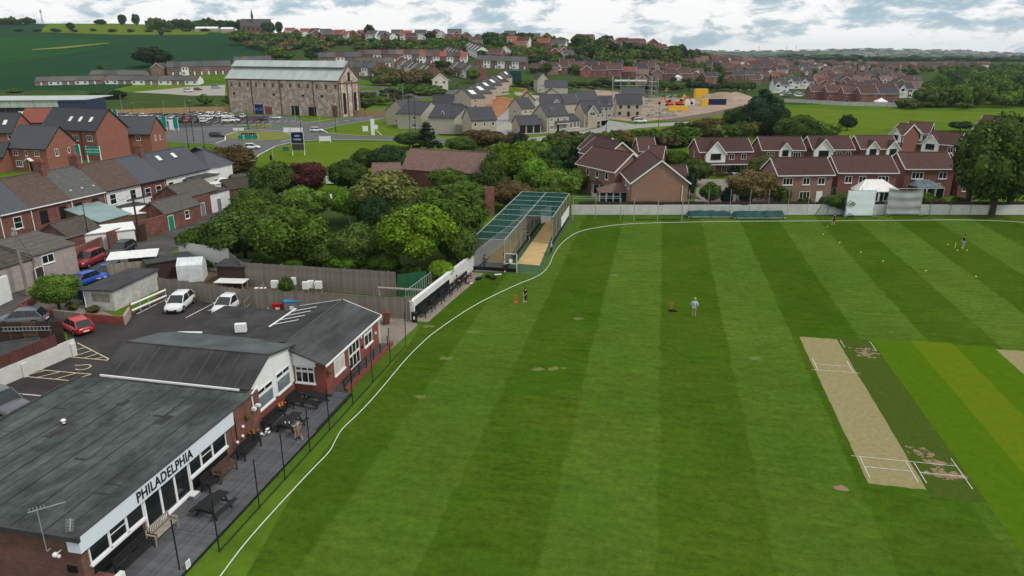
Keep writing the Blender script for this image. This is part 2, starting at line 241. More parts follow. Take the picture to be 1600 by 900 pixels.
# ---------------------------------------------------------------- mesh helpers
class MB:
 def __init__(s): s.v = []; s.f = []
 def add(s, vs, fs): b = len(s.v); s.v += [tuple(v) for v in vs]; s.f += [tuple(i + b for i in f) for f in fs]; return s
 def box(s, x0, y0, z0, x1, y1, z1, m=None):
  vs = [Vector(p) for p in ((x0, y0, z0), (x1, y0, z0), (x1, y1, z0), (x0, y1, z0), (x0, y0, z1), (x1, y0, z1), (x1, y1, z1), (x0, y1, z1))]
  if m: vs = [m @ v for v in vs]
  return s.add(vs, [(0, 3, 2, 1), (4, 5, 6, 7), (0, 1, 5, 4), (1, 2, 6, 5), (2, 3, 7, 6), (3, 0, 4, 7)])
 def bar(s, a, b, w, h=None, up=(0, 0, 1)):
  a = Vector(a); b = Vector(b); d = (b - a); L = d.length; d.normalize(); up = Vector(up)
  if abs(d.dot(up)) > .99: up = Vector((1, 0, 0))
  x = d.cross(up).normalized(); z = x.cross(d); h = h or w; x = x * w / 2; z = z * h / 2
  vs = [a - x - z, a + x - z, a + x + z, a - x + z, b - x - z, b + x - z, b + x + z, b - x + z]
  return s.add(vs, [(0, 1, 2, 3), (7, 6, 5, 4), (0, 4, 5, 1), (1, 5, 6, 2), (2, 6, 7, 3), (3, 7, 4, 0)])
 def tube(s, a, b, r0, r1=None, n=8):
  a = Vector(a); b = Vector(b); r1 = r0 if r1 is None else r1; d = (b - a).normalized(); up = Vector((0, 0, 1)) if abs(d.z) < .95 else Vector((1, 0, 0))
  x = d.cross(up).normalized(); y = d.cross(x); vs = []
  for c, r in ((a, r0), (b, r1)):
   for i in range(n): t = 2 * math.pi * i / n; vs.append(c + x * (r * math.cos(t)) + y * (r * math.sin(t)))
  return s.add(vs, [(i, (i + 1) % n, n + (i + 1) % n, n + i) for i in range(n)] + [tuple(range(n))[::-1], tuple(range(n, 2 * n))])
 def prism(s, poly, z0, z1):          # 2-D outline, counter-clockwise
  n = len(poly); vs = [(p[0], p[1], z0) for p in poly] + [(p[0], p[1], z1) for p in poly]
  return s.add(vs, [tuple(range(n))[::-1], tuple(range(n, 2 * n))] + [(i, (i + 1) % n, n + (i + 1) % n, n + i) for i in range(n)])
 def prof(s, poly, a0, a1, axis='x'):  # outline in (other, z) pushed along axis
  n = len(poly)
  f = (lambda p, a: (a, p[0], p[1])) if axis == 'x' else (lambda p, a: (p[0], a, p[1]))
  vs = [f(p, a0) for p in poly] + [f(p, a1) for p in poly]
  return s.add(vs, [tuple(range(n)), tuple(range(n, 2 * n))[::-1]] + [(i, n + i, n + (i + 1) % n, (i + 1) % n) for i in range(n)])
 def slab(s, p0, p1, p2, p3, t):      # sloped quad with thickness below
  ps = [Vector(p) for p in (p0, p1, p2, p3)]; nrm = (ps[1] - ps[0]).cross(ps[3] - ps[0]).normalized()
  if nrm.z < 0: nrm = -nrm
  return s.add([p - nrm * t for p in ps] + ps, [(0, 3, 2, 1), (4, 5, 6, 7), (0, 1, 5, 4), (1, 2, 6, 5), (2, 3, 7, 6), (3, 0, 4, 7)])
 def ball(s, c, r, sc=(1, 1, 1), nu=8, nv=6):
  vs = []; c = Vector(c)
  for j in range(nv + 1):
   ph = math.pi * j / nv
   for i in range(nu): t = 2 * math.pi * i / nu; vs.append(c + Vector((r * sc[0] * math.sin(ph) * math.cos(t), r * sc[1] * math.sin(ph) * math.sin(t), r * sc[2] * math.cos(ph))))
  return s.add(vs, [(j * nu + i, j * nu + (i + 1) % nu, (j + 1) * nu + (i + 1) % nu, (j + 1) * nu + i) for j in range(nv) for i in range(nu)])
 def mesh(s, name, m, smooth=False):
  me = bpy.data.meshes.new(name); me.from_pydata(s.v, [], s.f)
  for mm in (m if isinstance(m, list) else [m]): me.materials.append(MT[mm])
  bm = bmesh.new(); bm.from_mesh(me); bmesh.ops.recalc_face_normals(bm, faces=bm.faces); bm.to_mesh(me); bm.free()
  if smooth: me.polygons.foreach_set('use_smooth', [True] * len(me.polygons))
  return me
 def build(s, name, m, parent=None, smooth=False): return link(name, s.mesh(name, m, smooth), parent)
def link(name, me, parent=None, loc=None, rz=0, scale=None):
 o = bpy.data.objects.new(name, me); C.objects.link(o)
 if parent: o.parent = parent
 if loc is not None: o.location = loc
 if rz: o.rotation_euler = (0, 0, rz)
 if scale: o.scale = scale
 return o
def tag(o, label, cat, group=None, kind=None):
 if label: o['label'] = label
 if cat: o['category'] = cat
 if group: o['group'] = group
 if kind: o['kind'] = kind
 return o
def thing(name, label, cat, loc=(0, 0, 0), rz=0, group=None):
 o = bpy.data.objects.new(name, None); C.objects.link(o); o.location = loc; o.rotation_euler = (0, 0, rz); o.empty_display_size = .2
 return tag(o, label, cat, group)
def dup(root, loc, rz=0, label=None, group=None, swap=None, scale=None):
 r = root.copy(); C.objects.link(r); r.location = loc; r.rotation_euler = (0, 0, rz)
 if label: r['label'] = label
 if group: r['group'] = group
 if scale: r.scale = scale
 def rec(src, dst):
  for ch in src.children:
   c = ch.copy(); C.objects.link(c); c.parent = dst
   nm = ch.name.split('.')[0]
   if swap and nm in swap:
    c.material_slots[0].link = 'OBJECT'; c.material_slots[0].material = MT[swap[nm]]
   rec(ch, c)
 rec(root, r); return r
ORD = 'first second third fourth fifth sixth seventh eighth ninth tenth eleventh twelfth thirteenth fourteenth fifteenth sixteenth seventeenth eighteenth nineteenth twentieth'.split()
def ordn(i, n, noun='from the left'):
 if n == 1: return 'single'
 k = i + 1
 return ORD[i] if k <= 20 else ('%s-%s' % ('twenty thirty forty fifty sixty seventy'.split()[k // 10 - 2], ORD[k % 10 - 1]) if k % 10 else '%dtieth' % (k // 10))
rnd = random.Random(7)
def struct(name, mb, m, parent=None):
 o = mb.build(name, m, parent); o['kind'] = 'structure'; return o
def patch(name, pts, m, off=.01, drape=False, world=False, cut=25):
 P = [Vector(p) if len(p) == 3 else G(*p) for p in pts]
 me = bpy.data.meshes.new(name); bm = bmesh.new(); vs = [bm.verts.new((p[0], p[1], 0)) for p in P]; f = bm.faces.new(vs)
 if f.normal.z < 0 or f.calc_area() and False: pass
 bmesh.ops.triangulate(bm, faces=[f])
 if drape:
  for _ in range(7):
   es = [e for e in bm.edges if e.calc_length() > cut]
   if not es: break
   bmesh.ops.subdivide_edges(bm, edges=es, cuts=1); bmesh.ops.triangulate(bm, faces=bm.faces[:])
 for v in bm.verts: v.co.z = T(v.co.x, v.co.y) + off
 bm.normal_update()
 for fc in bm.faces:
  if fc.normal.z < 0: fc.normal_flip()
 bm.to_mesh(me); bm.free(); me.materials.append(MT[m]); o = link(name, me); o['kind'] = 'structure'; return o
def stripe(a, b, w, z=.016):
 a = Vector(a[:2]); b = Vector(b[:2]); d = (b - a).normalized(); n = Vector((-d.y, d.x)) * w / 2
 return [(*(a - n), z), (*(b - n), z), (*(b + n), z), (*(a + n), z)]
# ---------------------------------------------------------------- windows, doors, houses
WC = {}
ROT = dict(F=0, B=math.pi, L=-math.pi / 2, R=math.pi / 2)
def win_meshes(w, h, n, fm, gm, bars, sill, fw):
 k = (round(w, 2), round(h, 2), n, fm, gm, bars, sill, fw)
 if k in WC: return WC[k]
 t = fw; m = MB(); y0, y1 = -.05, .02
 m.box(-w / 2, y0, 0, w / 2, y1, t); m.box(-w / 2, y0, h - t, w / 2, y1, h)
 m.box(-w / 2, y0, t, -w / 2 + t, y1, h - t); m.box(w / 2 - t, y0, t, w / 2, y1, h - t)
 for i in range(1, n): x = -w / 2 + w * i / n; m.box(x - t * .45, y0 + .004, t, x + t * .45, y1, h - t)
 if bars == 't': m.box(-w / 2 + t, y0 + .008, h * .7, w / 2 - t, y1, h * .7 + t * .8)
 if bars == 'c': m.box(-w / 2 + t, y0 + .008, h * .5, w / 2 - t, y1, h * .5 + t * .6)
 fr = m.mesh('window_frame', fm)
 if sill: m2 = MB(); m2.box(-w / 2 - .06, -.12, -.09, w / 2 + .06, .02, -.002); sl_ = m2.mesh('sill', fm)
 else: sl_ = None
 g = MB(); g.box(-w / 2 + t * .5, -.02, t * .5, w / 2 - t * .5, .01, h - t * .5); gl = g.mesh('pane', gm)
 WC[k] = (fr, gl, sl_); return WC[k]
def window(parent, face, c, z, w, h, n=2, fm='upvc', gm='glass', bars='', L=0, D=0, sill=True, fw=.075, name='window', off=0):
 fr, gl, sm_ = win_meshes(w, h, n, fm, gm, bars, sill, fw)
 loc = {'F': (c, -off, z), 'B': (c, D + off, z), 'L': (-off, c, z), 'R': (L + off, c, z)}[face]
 o = link(name, fr, parent, loc, ROT[face]); link('pane', gl, o)
 if sm_: link('sill', sm_, o)
 return o
def door(parent, face, c, z, w, h, m='upvc', L=0, D=0, off=0, frame='upvc'):
 k = ('door', round(w, 2), round(h, 2), m, frame)
 if k not in WC:
  a = MB(); a.box(-w / 2, -.04, 0, w / 2, .02, h); a.box(-w / 2 + .12, -.05, h * .55, w / 2 - .12, -.04, h * .9); a.box(-w / 2 + .12, -.05, .15, w / 2 - .12, -.04, h * .48)
  b = MB(); b.box(-w / 2 - .07, -.06, 0, -w / 2, .02, h + .07); b.box(w / 2, -.06, 0, w / 2 + .07, .02, h + .07); b.box(-w / 2, -.06, h, w / 2, .02, h + .07)
  b2 = MB(); b2.box(w / 2 - .16, -.09, h * .48, w / 2 - .1, -.05, h * .52)
  WC[k] = (a.mesh('door', m), b.mesh('door_frame', frame), b2.mesh('handle', 'black_metal'))
 a, b, b2 = WC[k]; loc = {'F': (c, -off, z), 'B': (c, D + off, z), 'L': (-off, c, z), 'R': (L + off, c, z)}[face]
 o = link('door', a, parent, loc, ROT[face]); link('door_frame', b, o); link('handle', b2, o); return o
def walls(L, D, ze, rise, ridge='x', base=-.3):
 m = MB()
 if ridge == 'x': m.prof([(0, base), (D, base), (D, ze), (D / 2, ze + rise), (0, ze)], 0, L, 'x')
 elif ridge == 'y': m.prof([(0, base), (L, base), (L, ze), (L / 2, ze + rise), (0, ze)], 0, D, 'y')
 else: m.box(0, 0, base, L, D, ze)
 return m
def roof(L, D, ze, rise, ridge='x', oh=.35, og=.25, t=.14, lift=.06):
 m = MB()
 def two(A, B):                        # A = length along the ridge, B = span
  s = rise / (B / 2); zb = ze - s * oh + lift; zr = ze + rise + lift
  g = lambda a, b, z: (a, b, z) if ridge == 'x' else (b, a, z)
  m.slab(g(-og, -oh, zb), g(A + og, -oh, zb), g(A + og, B / 2, zr), g(-og, B / 2, zr), t)
  m.slab(g(-og, B / 2, zr - .002), g(A + og, B / 2, zr - .002), g(A + og, B + oh, zb), g(-og, B + oh, zb), t)
  m.tube(g(-og, B / 2, zr), g(A + og, B / 2, zr), .1, .1, 6)
 if ridge == 'x': two(L, D)
 elif ridge == 'y': two(D, L)
 elif ridge == 'hip':
  zb = ze - .1 + lift; zr = ze + rise + lift; o = oh; h = D / 2
  v = [(-o, -o, zb), (L + o, -o, zb), (L + o, D + o, zb), (-o, D + o, zb), (h, D / 2, zr), (L - h, D / 2, zr)]
  m.add(v, [(0, 1, 5, 4), (1, 2, 5), (2, 3, 4, 5), (3, 0, 4), (0, 3, 2, 1)])
 return m
def barge(L, D, ze, rise, ridge='x', oh=.35, og=.25, w=.2, gut=True):
 m = MB(); A, B = (L, D) if ridge == 'x' else (D, L); s = rise / (B / 2); zb = ze - s * oh; zr = ze + rise
 g = (lambda a, b, z: (a, b, z)) if ridge == 'x' else (lambda a, b, z: (b, a, z))
 for a in (-og - .03, A + og + .03):
  m.bar(g(a, -oh, zb - .04), g(a, B / 2, zr - .04), .05, w); m.bar(g(a, B / 2, zr - .042), g(a, B + oh, zb - .042), .05, w)
 if gut:
  for b in (-oh - .04, B + oh + .04): m.bar(g(-og, b, zb - .02), g(A + og, b, zb - .02), .09, .14)
 return m
def chimney(parent, x, y, z0, z1, w=.6, d=.9, m='brick_old', pots=2, along='y'):
 b = MB(); b.box(x - w / 2, y - d / 2, z0, x + w / 2, y + d / 2, z1); b.box(x - w / 2 - .05, y - d / 2 - .05, z1 - .25, x + w / 2 + .05, y + d / 2 + .05, z1 - .12)
 o = b.build('chimney', m, parent)
 for i in range(pots):
  t = (i - (pots - 1) / 2) * .32; p = MB(); xx, yy = (x, y + t) if along == 'y' else (x + t, y)
  p.tube((xx, yy, z1), (xx, yy, z1 + .4), .11, .13, 7); p.build('chimney_pot', 'terracotta', o)
 return o
def house(A, B, depth, ze, rise, wm_, rm, label, ridge='x', wins=(), doors=(), trim='upvc', name='house', cat='house', group=None, chim=(), og=.25, oh=.35, gut=True, zb=None, wallkw=None, bargew=.2):
 A = Vector(A); B = Vector(B); d = B - A; L = math.hypot(d.x, d.y); rz = math.atan2(d.y, d.x)
 z = T(A.x, A.y) if zb is None else zb
 t = thing(name, label, cat, (A.x, A.y, z), rz, group)
 walls(L, depth, ze, rise, ridge).build('wall', wm_, t); roof(L, depth, ze, rise, ridge, oh, og).build('roof', rm, t)
 if ridge in 'xy' and trim: barge(L, depth, ze, rise, ridge, oh, og, bargew, gut).build('bargeboard', trim, t)
 for w in wins: window(t, w[0], w[1] * (L if w[0] in 'FB' else depth), *w[2:6], L=L, D=depth, **(w[6] if len(w) > 6 else {}))
 for w in doors: door(t, w[0], w[1] * (L if w[0] in 'FB' else depth), *w[2:6], L=L, D=depth)
 for c in chim: chimney(t, c[0] * L, c[1] * depth, *c[2:])
 t['L'] = L; return t
def P2(a, b, z):                          # two picture points that lie at height z
 return atH(*a, z), atH(*b, z)
# ---------------------------------------------------------------- trees
def crown_mesh(name, m, seed, nleaf, ls, lobes=14, kind='round', core=True):
 rg = np.random.default_rng(seed); Lb = []
 if kind == 'round':
  for i in range(lobes):
   u = rg.normal(size=3); u /= np.linalg.norm(u); u[2] = u[2] * .8 + .12; rr = rg.uniform(.30, .46); Lb.append((u * (1 - rr) * np.array([1, 1, .95]), rr))
  Lb.append((np.zeros(3), .62))
 elif kind == 'tall':
  for i in range(lobes):
   h = rg.uniform(-.85, .8); a = rg.uniform(0, 6.28); w = .55 * (1 - max(0, h) ** 2 * .8); rr = rg.uniform(.25, .42); Lb.append((np.array([w * math.cos(a), w * math.sin(a), h * (1 - rr * .6)]), rr))
  Lb.append((np.array([0, 0, -.2]), .5)); Lb.append((np.array([0, 0, .35]), .4))
 elif kind == 'cedar':
  for k in range(9):
   h = -.85 + k * .205; w = .95 * (1 - (k / 9.2)) ** .8
   for j in range(max(2, 7 - k // 2)): a = rg.uniform(0, 6.28); q = w * rg.uniform(.55, 1); Lb.append((np.array([q * math.cos(a), q * math.sin(a), h - q * .12]), -.2 * (1.25 - k / 12)))
 elif kind == 'cone':
  for k in range(11):
   h = -.9 + k * .175; w = .82 * (1 - k / 11.5)
   for j in range(max(1, 6 - k // 2)): a = rg.uniform(0, 6.28); q = w * rg.uniform(.4, .75); Lb.append((np.array([q * math.cos(a), q * math.sin(a), h]), .2 * (1.2 - k / 13)))
   Lb.append((np.array([0, 0, h]), max(.12, w * .6)))
 elif kind == 'hedge':
  for i in range(lobes): Lb.append((np.array([rg.uniform(-.8, .8), rg.uniform(-.7, .7), rg.uniform(-.6, .55)]), rg.uniform(.3, .42)))
 ar = np.array([r * r for c, r in Lb]); ar /= ar.sum(); idx = rg.choice(len(Lb), nleaf, p=ar)
 u = rg.normal(size=(nleaf, 3)); u /= np.linalg.norm(u, axis=1)[:, None]
 c = np.array([Lb[i][0] for i in idx]); r = np.array([Lb[i][1] for i in idx]); flat = r < 0; ra = np.abs(r)
 off = u * (ra * rg.uniform(.82, 1.12, nleaf))[:, None]; off[flat, 2] *= .3; P = c + off
 # leaves inside other lobes are dropped so that only the uneven outside carries them
 keep = np.ones(nleaf, bool)
 for (cc, rr) in Lb:
  if rr > 0: keep &= ~((np.linalg.norm(P - cc, axis=1) < rr * .74))
 P = P[keep]; u = u[keep]; n = len(P)
 nrm = u + rg.normal(size=(n, 3)) * .55; nrm[:, 2] += .35; nrm /= np.linalg.norm(nrm, axis=1)[:, None]
 t = np.cross(nrm, rg.normal(size=(n, 3))); t /= np.linalg.norm(t, axis=1)[:, None]; b = np.cross(nrm, t)
 s = ls * rg.uniform(.6, 1.4, n)[:, None]
 q = np.stack([P - t * s, P - b * s * .62, P + t * s + nrm * s * -.25, P + b * s * .62], 1).reshape(-1, 3)
 V = [q]; nb = 4 * n; faces = np.arange(nb).reshape(-1, 4).tolist()
 if core:
  mb = MB()
  for cc, rr in Lb:
   if rr > 0: mb.ball(cc, rr * .86, (1, 1, 1), 8, 6)
   else: mb.ball(cc, -rr * .7, (1, 1, .2), 7, 4)
  cv = np.array(mb.v); cv += rg.normal(size=cv.shape) * .02; faces += [tuple(i + nb for i in f) for f in mb.f]; V.append(cv)
 V = np.concatenate(V); me = bpy.data.meshes.new(name); me.from_pydata(V.tolist(), [], faces); me.materials.append(MT[m]); return me
TREES = {}
def tree_meshes(kind):
 if kind in TREES: return TREES[kind]
 K_ = {'green': ('leaf_green', 'round'), 'lime': ('leaf_lime', 'round'), 'dark': ('leaf_dark', 'round'), 'olive': ('leaf_olive', 'round'), 'copper': ('leaf_copper', 'round'), 'brown': ('leaf_brown', 'round'),
          'mid': ('leaf_mid', 'round'), 'bright': ('leaf_bright', 'round'), 'pine': ('leaf_pine', 'cedar'), 'cone': ('leaf_conifer', 'cone'), 'tall': ('leaf_mid', 'tall'), 'talldark': ('leaf_conifer', 'tall')}[kind]
 big = [crown_mesh('crown', K_[0], hash_(kind) + i, 11000, .05, 22, K_[1]) for i in range(2)]
 small = [crown_mesh('crown', K_[0], hash_(kind) + 10 + i, 1500, .11, 12, K_[1]) for i in range(2)]
 TREES[kind] = (big, small); return TREES[kind]
def hash_(s): return sum(ord(c) * (i + 3) for i, c in enumerate(s))
tm = MB(); tm.tube((0, 0, -.3), (0, 0, .5), .06, .045, 8); tm.tube((0, 0, .5), (.03, .02, 1.0), .045, .02, 7)
for a_ in range(6): tm.tube((0, 0, .45 + .06 * a_), (.42 * math.cos(a_ * 1.1), .42 * math.sin(a_ * 1.1), .75 + .06 * a_), .022, .008, 5)
TRUNK = tm.mesh('trunk', 'bark', True)
def tree_at(g, w, h, kind, label, cat='tree', group=None, near=False, ground=.12, name=None):
 big, small = tree_meshes(kind); me = rnd.choice(big if near else small)
 names = dict(pine='cedar_tree', cone='conifer_tree', copper='copper_tree', talldark='cypress_tree')
 t = thing(name or ('bush' if cat == 'bush' else names.get(kind, 'tree')), label, cat, g, 0, group)
 if w > 12: ground = .03
 cb = h * (0 if cat in ('bush', 'hedge') else ground); ch = h - cb
 link('crown', me, t, (0, 0, cb + ch / 2), rnd.uniform(0, 6.28), (w / 2, w / 2 * rnd.uniform(.85, 1.1), ch / 2))
 link('trunk', TRUNK, t, (0, 0, 0), rnd.uniform(0, 6), (max(h * .7, 1.2), max(h * .7, 1.2), h * .62)); return t
def trees(rows, lab, cat, grp):
 rows = sorted(rows)
 for i, r in enumerate(rows): tree(*r, '%s %s from the left %s' % (ordn(i, len(rows)), cat, lab), cat, grp)
def tree(px, pyb, wpx, pyt, kind, label, cat='tree', group=None, near=None, g=None):
 g = G(px, pyb) if g is None else g; z = depth(g); w = wpx * z / F; top = topz(g, pyt); h = max(.8, top - g.z)
 return tree_at(g, w, h, kind, label, cat, group, near=(wpx > 44) if near is None else near)
# ---------------------------------------------------------------- terrain
def terrain():
 ang = [R(a) for a in np.concatenate([np.arange(-60, 60, .5), np.arange(60, 300, 8)])]
 rad = list(np.concatenate([[.01], np.geomspace(15, 9000, 150)])); V = []; Fc = []; n = len(ang)
 for r in rad:
  for a in ang: x, y = r * math.sin(a), r * math.cos(a); V.append((x, y, T(x, y) - .02))
 for j in range(len(rad) - 1):
  for i in range(n): k = (i + 1) % n; Fc.append((j * n + i, j * n + k, (j + 1) * n + k, (j + 1) * n + i))
 me = bpy.data.meshes.new('ground'); me.from_pydata(V, [], Fc); me.polygons.foreach_set('use_smooth', [True] * len(me.polygons)); me.materials.append(MT['ground']); o = link('ground', me); o['kind'] = 'structure'
# ground: meadow near by, patchwork of fields and woods beyond
m = bpy.data.materials.new('ground'); n, l, p = nodes(m); MT['ground'] = m; p.inputs['Roughness'].default_value = 1; p.inputs['Specular IOR Level'].default_value = 0
def nd(t, **k):
 q = n.new(t)
 for a, b in k.items(): setattr(q, a, b)
 return q
def gnoise(sc, det=6, rough=.65, st=None):
 t = nd('ShaderNodeTexNoise'); t.inputs['Scale'].default_value = sc; t.inputs['Detail'].default_value = det; t.inputs['Roughness'].default_value = rough
 g = nd('ShaderNodeTexCoord')
 if st: mm = nd('ShaderNodeMapping'); mm.inputs['Scale'].default_value = st; l.new(g.outputs['Object'], mm.inputs[0]); l.new(mm.outputs[0], t.inputs['Vector'])
 else: l.new(g.outputs['Object'], t.inputs['Vector'])
 return t.outputs[0]
def gramp(f, pts):
 r = nd('ShaderNodeValToRGB'); l.new(f, r.inputs[0]); e = r.color_ramp.elements
 while len(e) < len(pts): e.new(.5)
 for i, (q, c) in enumerate(pts): e[i].position = q; e[i].color = (*c, 1)
 return r.outputs[0]
def gmix(f, a, b, mode='MIX'):
 mm = nd('ShaderNodeMix'); mm.data_type = 'RGBA'; mm.blend_type = mode
 for i, v in ((0, f), (6, a), (7, b)):
  if isinstance(v, (float, int)): mm.inputs[i].default_value = v
  elif isinstance(v, tuple): mm.inputs[i].default_value = (*v, 1)
  else: l.new(v, mm.inputs[i])
 return mm.outputs[2]
near = gmix(gramp(gnoise(.035, 8), [(.35, (0, 0, 0)), (.65, (1, 1, 1))]), (.055, .115, .012), (.10, .165, .016))
near = gmix(gramp(gnoise(1.2, 8), [(.3, (.7, .7, .7)), (.7, (1.2, 1.2, 1.2))]), near, near, 'MIX')
near = gmix(1.0, near, gramp(gnoise(.5, 9, .75), [(.3, (.72, .72, .72)), (.7, (1.2, 1.2, 1.15))]), 'MULTIPLY')
vo = nd('ShaderNodeTexVoronoi'); vo.inputs['Scale'].default_value = .0042; g_ = nd('ShaderNodeTexCoord'); mm_ = nd('ShaderNodeMapping'); mm_.inputs['Scale'].default_value = (1, .6, 1); l.new(g_.outputs['Object'], mm_.inputs[0]); l.new(mm_.outputs[0], vo.inputs['Vector'])
sv = nd('ShaderNodeSeparateColor'); l.new(vo.outputs['Color'], sv.inputs[0])
far = gramp(sv.outputs[0], [(.0, (.02, .05, .02)), (.3, (.035, .08, .025)), (.5, (.07, .12, .035)), (.7, (.045, .10, .03)), (.85, (.12, .16, .06)), (1, (.03, .06, .02))])
far = gmix(gramp(gnoise(.004, 9, .7, (1, .5, 1)), [(.47, (0, 0, 0)), (.52, (1, 1, 1))]), far, (.016, .034, .016))
sp_ = nd('ShaderNodeSeparateXYZ'); l.new(g_.outputs['Object'], sp_.inputs[0])
mr_ = nd('ShaderNodeMapRange'); mr_.inputs[1].default_value = 1000; mr_.inputs[2].default_value = 1500; l.new(sp_.outputs[1], mr_.inputs[0])
l.new(gmix(mr_.outputs[0], near, far), p.inputs['Base Color'])
terrain()
# ---------------------------------------------------------------- cricket field with mown stripes
TH = R(11.4)
m = bpy.data.materials.new('field_grass'); n, l, p = nodes(m); MT['field_grass'] = m; p.inputs['Roughness'].default_value = 1; p.inputs['Specular IOR Level'].default_value = 0
g_ = nd('ShaderNodeTexCoord'); mp_ = nd('ShaderNodeMapping'); mp_.inputs['Rotation'].default_value = (0, 0, TH); l.new(g_.outputs['Object'], mp_.inputs[0])
sp_ = nd('ShaderNodeSeparateXYZ'); l.new(mp_.outputs[0], sp_.inputs[0])
def gm(op, a, b=None, c=None):
 q = nd('ShaderNodeMath', operation=op)
 for i, v in enumerate((a, b, c)):
  if v is None: continue
  if isinstance(v, (int, float)): q.inputs[i].default_value = v
  else: l.new(v, q.inputs[i])
 return q.outputs[0]
wob = gm('MULTIPLY', gm('SUBTRACT', gnoise(.35, 5), .5), .9)
q_ = gm('DIVIDE', gm('ADD', gm('ADD', sp_.outputs[0], 7.35), wob), 5.72)
tri = gm('ABSOLUTE', gm('SUBTRACT', gm('FRACT', gm('MULTIPLY', q_, .5)), .5))        # .5..0..: light for the first half
st = nd('ShaderNodeMapRange'); st.inputs[1].default_value = .242; st.inputs[2].default_value = .258; l.new(tri, st.inputs[0])
fade = nd('ShaderNodeMapRange'); fade.inputs[1].default_value = 48; fade.inputs[2].default_value = 66; fade.inputs[3].default_value = .5; fade.inputs[4].default_value = .8; l.new(sp_.outputs[1], fade.inputs[0])
stf = gm('ADD', gm('MULTIPLY', gm('SUBTRACT', st.outputs[0], .5), fade.outputs[0]), .5)
def rnoise(sc, det, st_):
 t = nd('ShaderNodeTexNoise'); t.inputs['Scale'].default_value = sc; t.inputs['Detail'].default_value = det; t.inputs['Roughness'].default_value = .7
 mm = nd('ShaderNodeMapping'); mm.inputs['Scale'].default_value = st_; l.new(mp_.outputs[0], mm.inputs[0]); l.new(mm.outputs[0], t.inputs['Vector']); return t.outputs[0]
col = gmix(stf, (.078, .142, .019), (.037, .082, .004))
if True:
 pat = gramp(rnoise(.11, 9, (1, 1.4, 1)), [(.36, (0, 0, 0)), (.66, (1, 1, 1))])
 col = gmix(gm('MULTIPLY', pat, .55), col, (.076, .106, .014))
 col = gmix(1.0, col, gramp(rnoise(1.0, 11, (.45, 1.5, 1)), [(.3, (.74, .76, .74)), (.5, (.98, .98, .98)), (.72, (1.26, 1.22, 1.2))]), 'MULTIPLY')
 col = gmix(1.0, col, gramp(rnoise(2.2, 9, (1, 1, 1)), [(.25, (.62, .66, .6)), (.5, (1, 1, 1)), (.78, (1.25, 1.22, 1.2))]), 'MULTIPLY')
 col = gmix(1.0, col, gramp(rnoise(11, 6, (1, 1, 1)), [(.25, (.62, .66, .6)), (.5, (1, 1, 1)), (.78, (1.4, 1.34, 1.3))]), 'MULTIPLY')
 col = gmix(1.0, col, gramp(rnoise(.045, 5, (1, 1, 1)), [(.35, (.74, .84, .74)), (.65, (1.14, 1.06, 1.05))]), 'MULTIPLY')
 col = gmix(gramp(rnoise(.75, 6, (1, 1, 1)), [(.70, (0, 0, 0)), (.76, (.5, .5, .5))]), col, (.22, .2, .1))
 col = gmix(gramp(rnoise(.2, 4, (1, 1, 1)), [(.5, (0, 0, 0)), (.75, (.3, .3, .3))]), col, (.05, .155, .01))
l.new(col, p.inputs['Base Color'])
b_ = nd('ShaderNodeBump'); b_.inputs['Strength'].default_value = .5; b_.inputs['Distance'].default_value = .04; l.new(rnoise(9, 4, (1, 1, 1)), b_.inputs['Height']); l.new(b_.outputs[0], p.inputs['Normal'])
patch('cricket_field', [Vector(v) for v in ((-14.3, -10, 0), (-12.5, 36, 0), (-8.8, 58, 0), (-8.2, 63, 0), (8.6, 108.9, 0), (120, 108.9, 0), (120, -10, 0))], 'field_grass', .0, world=True)
def AB(a, b, z=0): return Vector((a * math.cos(TH) + b * math.sin(TH), -a * math.sin(TH) + b * math.cos(TH), z))
def grass(name, c1, c2, worn=None, sc=3):
 m = bpy.data.materials.new(name); global n, l, p; n, l, p = nodes(m); MT[name] = m; p.inputs['Roughness'].default_value = 1; p.inputs['Specular IOR Level'].default_value = 0
 c = gramp(gnoise(sc, 9, .75), [(.3, c1), (.7, c2)])
 if worn: c = gmix(gramp(gnoise(worn[1], 8, .7), [(worn[2], (0, 0, 0)), (worn[2] + .07, (1, 1, 1))]), c, worn[0])
 l.new(c, p.inputs['Base Color'])
grass('meadow', (.074, .128, .010), (.118, .165, .018), sc=.08); grass('verge_dry', (.13, .15, .03), (.2, .2, .07), sc=.3); grass('crop_dark', (.013, .046, .021), (.020, .060, .025), sc=.02); grass('crop_mid', (.014, .060, .019), (.022, .075, .022), sc=.02); grass('rough', (.03, .055, .015), (.06, .09, .025), sc=.1)
grass('pitch_clay', (.19, .165, .075), (.30, .26, .135)); grass('strip_worn', (.034, .066, .006), (.070, .098, .018), ((.12, .10, .05), .9, .62)); grass('strip_green', (.048, .105, .003), (.076, .138, .008), sc=1.5)
grass('strip_yellow', (.082, .126, .004), (.112, .156, .010), sc=1.5); grass('scar', (.19, .135, .085), (.27, .19, .125)); grass('straw', (.10, .125, .03), (.17, .17, .07))
def strip(name, a0, a1, b0, b1, m, off):
 rg = random.Random(a0); j = lambda k: rg.uniform(-k, k); n_ = 30; P = [AB(a0 + j(.03), b0 + (b1 - b0) * i / n_) for i in range(n_ + 1)] + [AB(a0 + (a1 - a0) * i / 8, b1 + j(.06)) for i in range(1, 8)] + [AB(a1 + j(.03), b1 + (b0 - b1) * i / n_) for i in range(n_ + 1)] + [AB(a1 + (a0 - a1) * i / 8, b0 + j(.06)) for i in range(1, 8)]
 return patch(name, P, m, off, world=True)
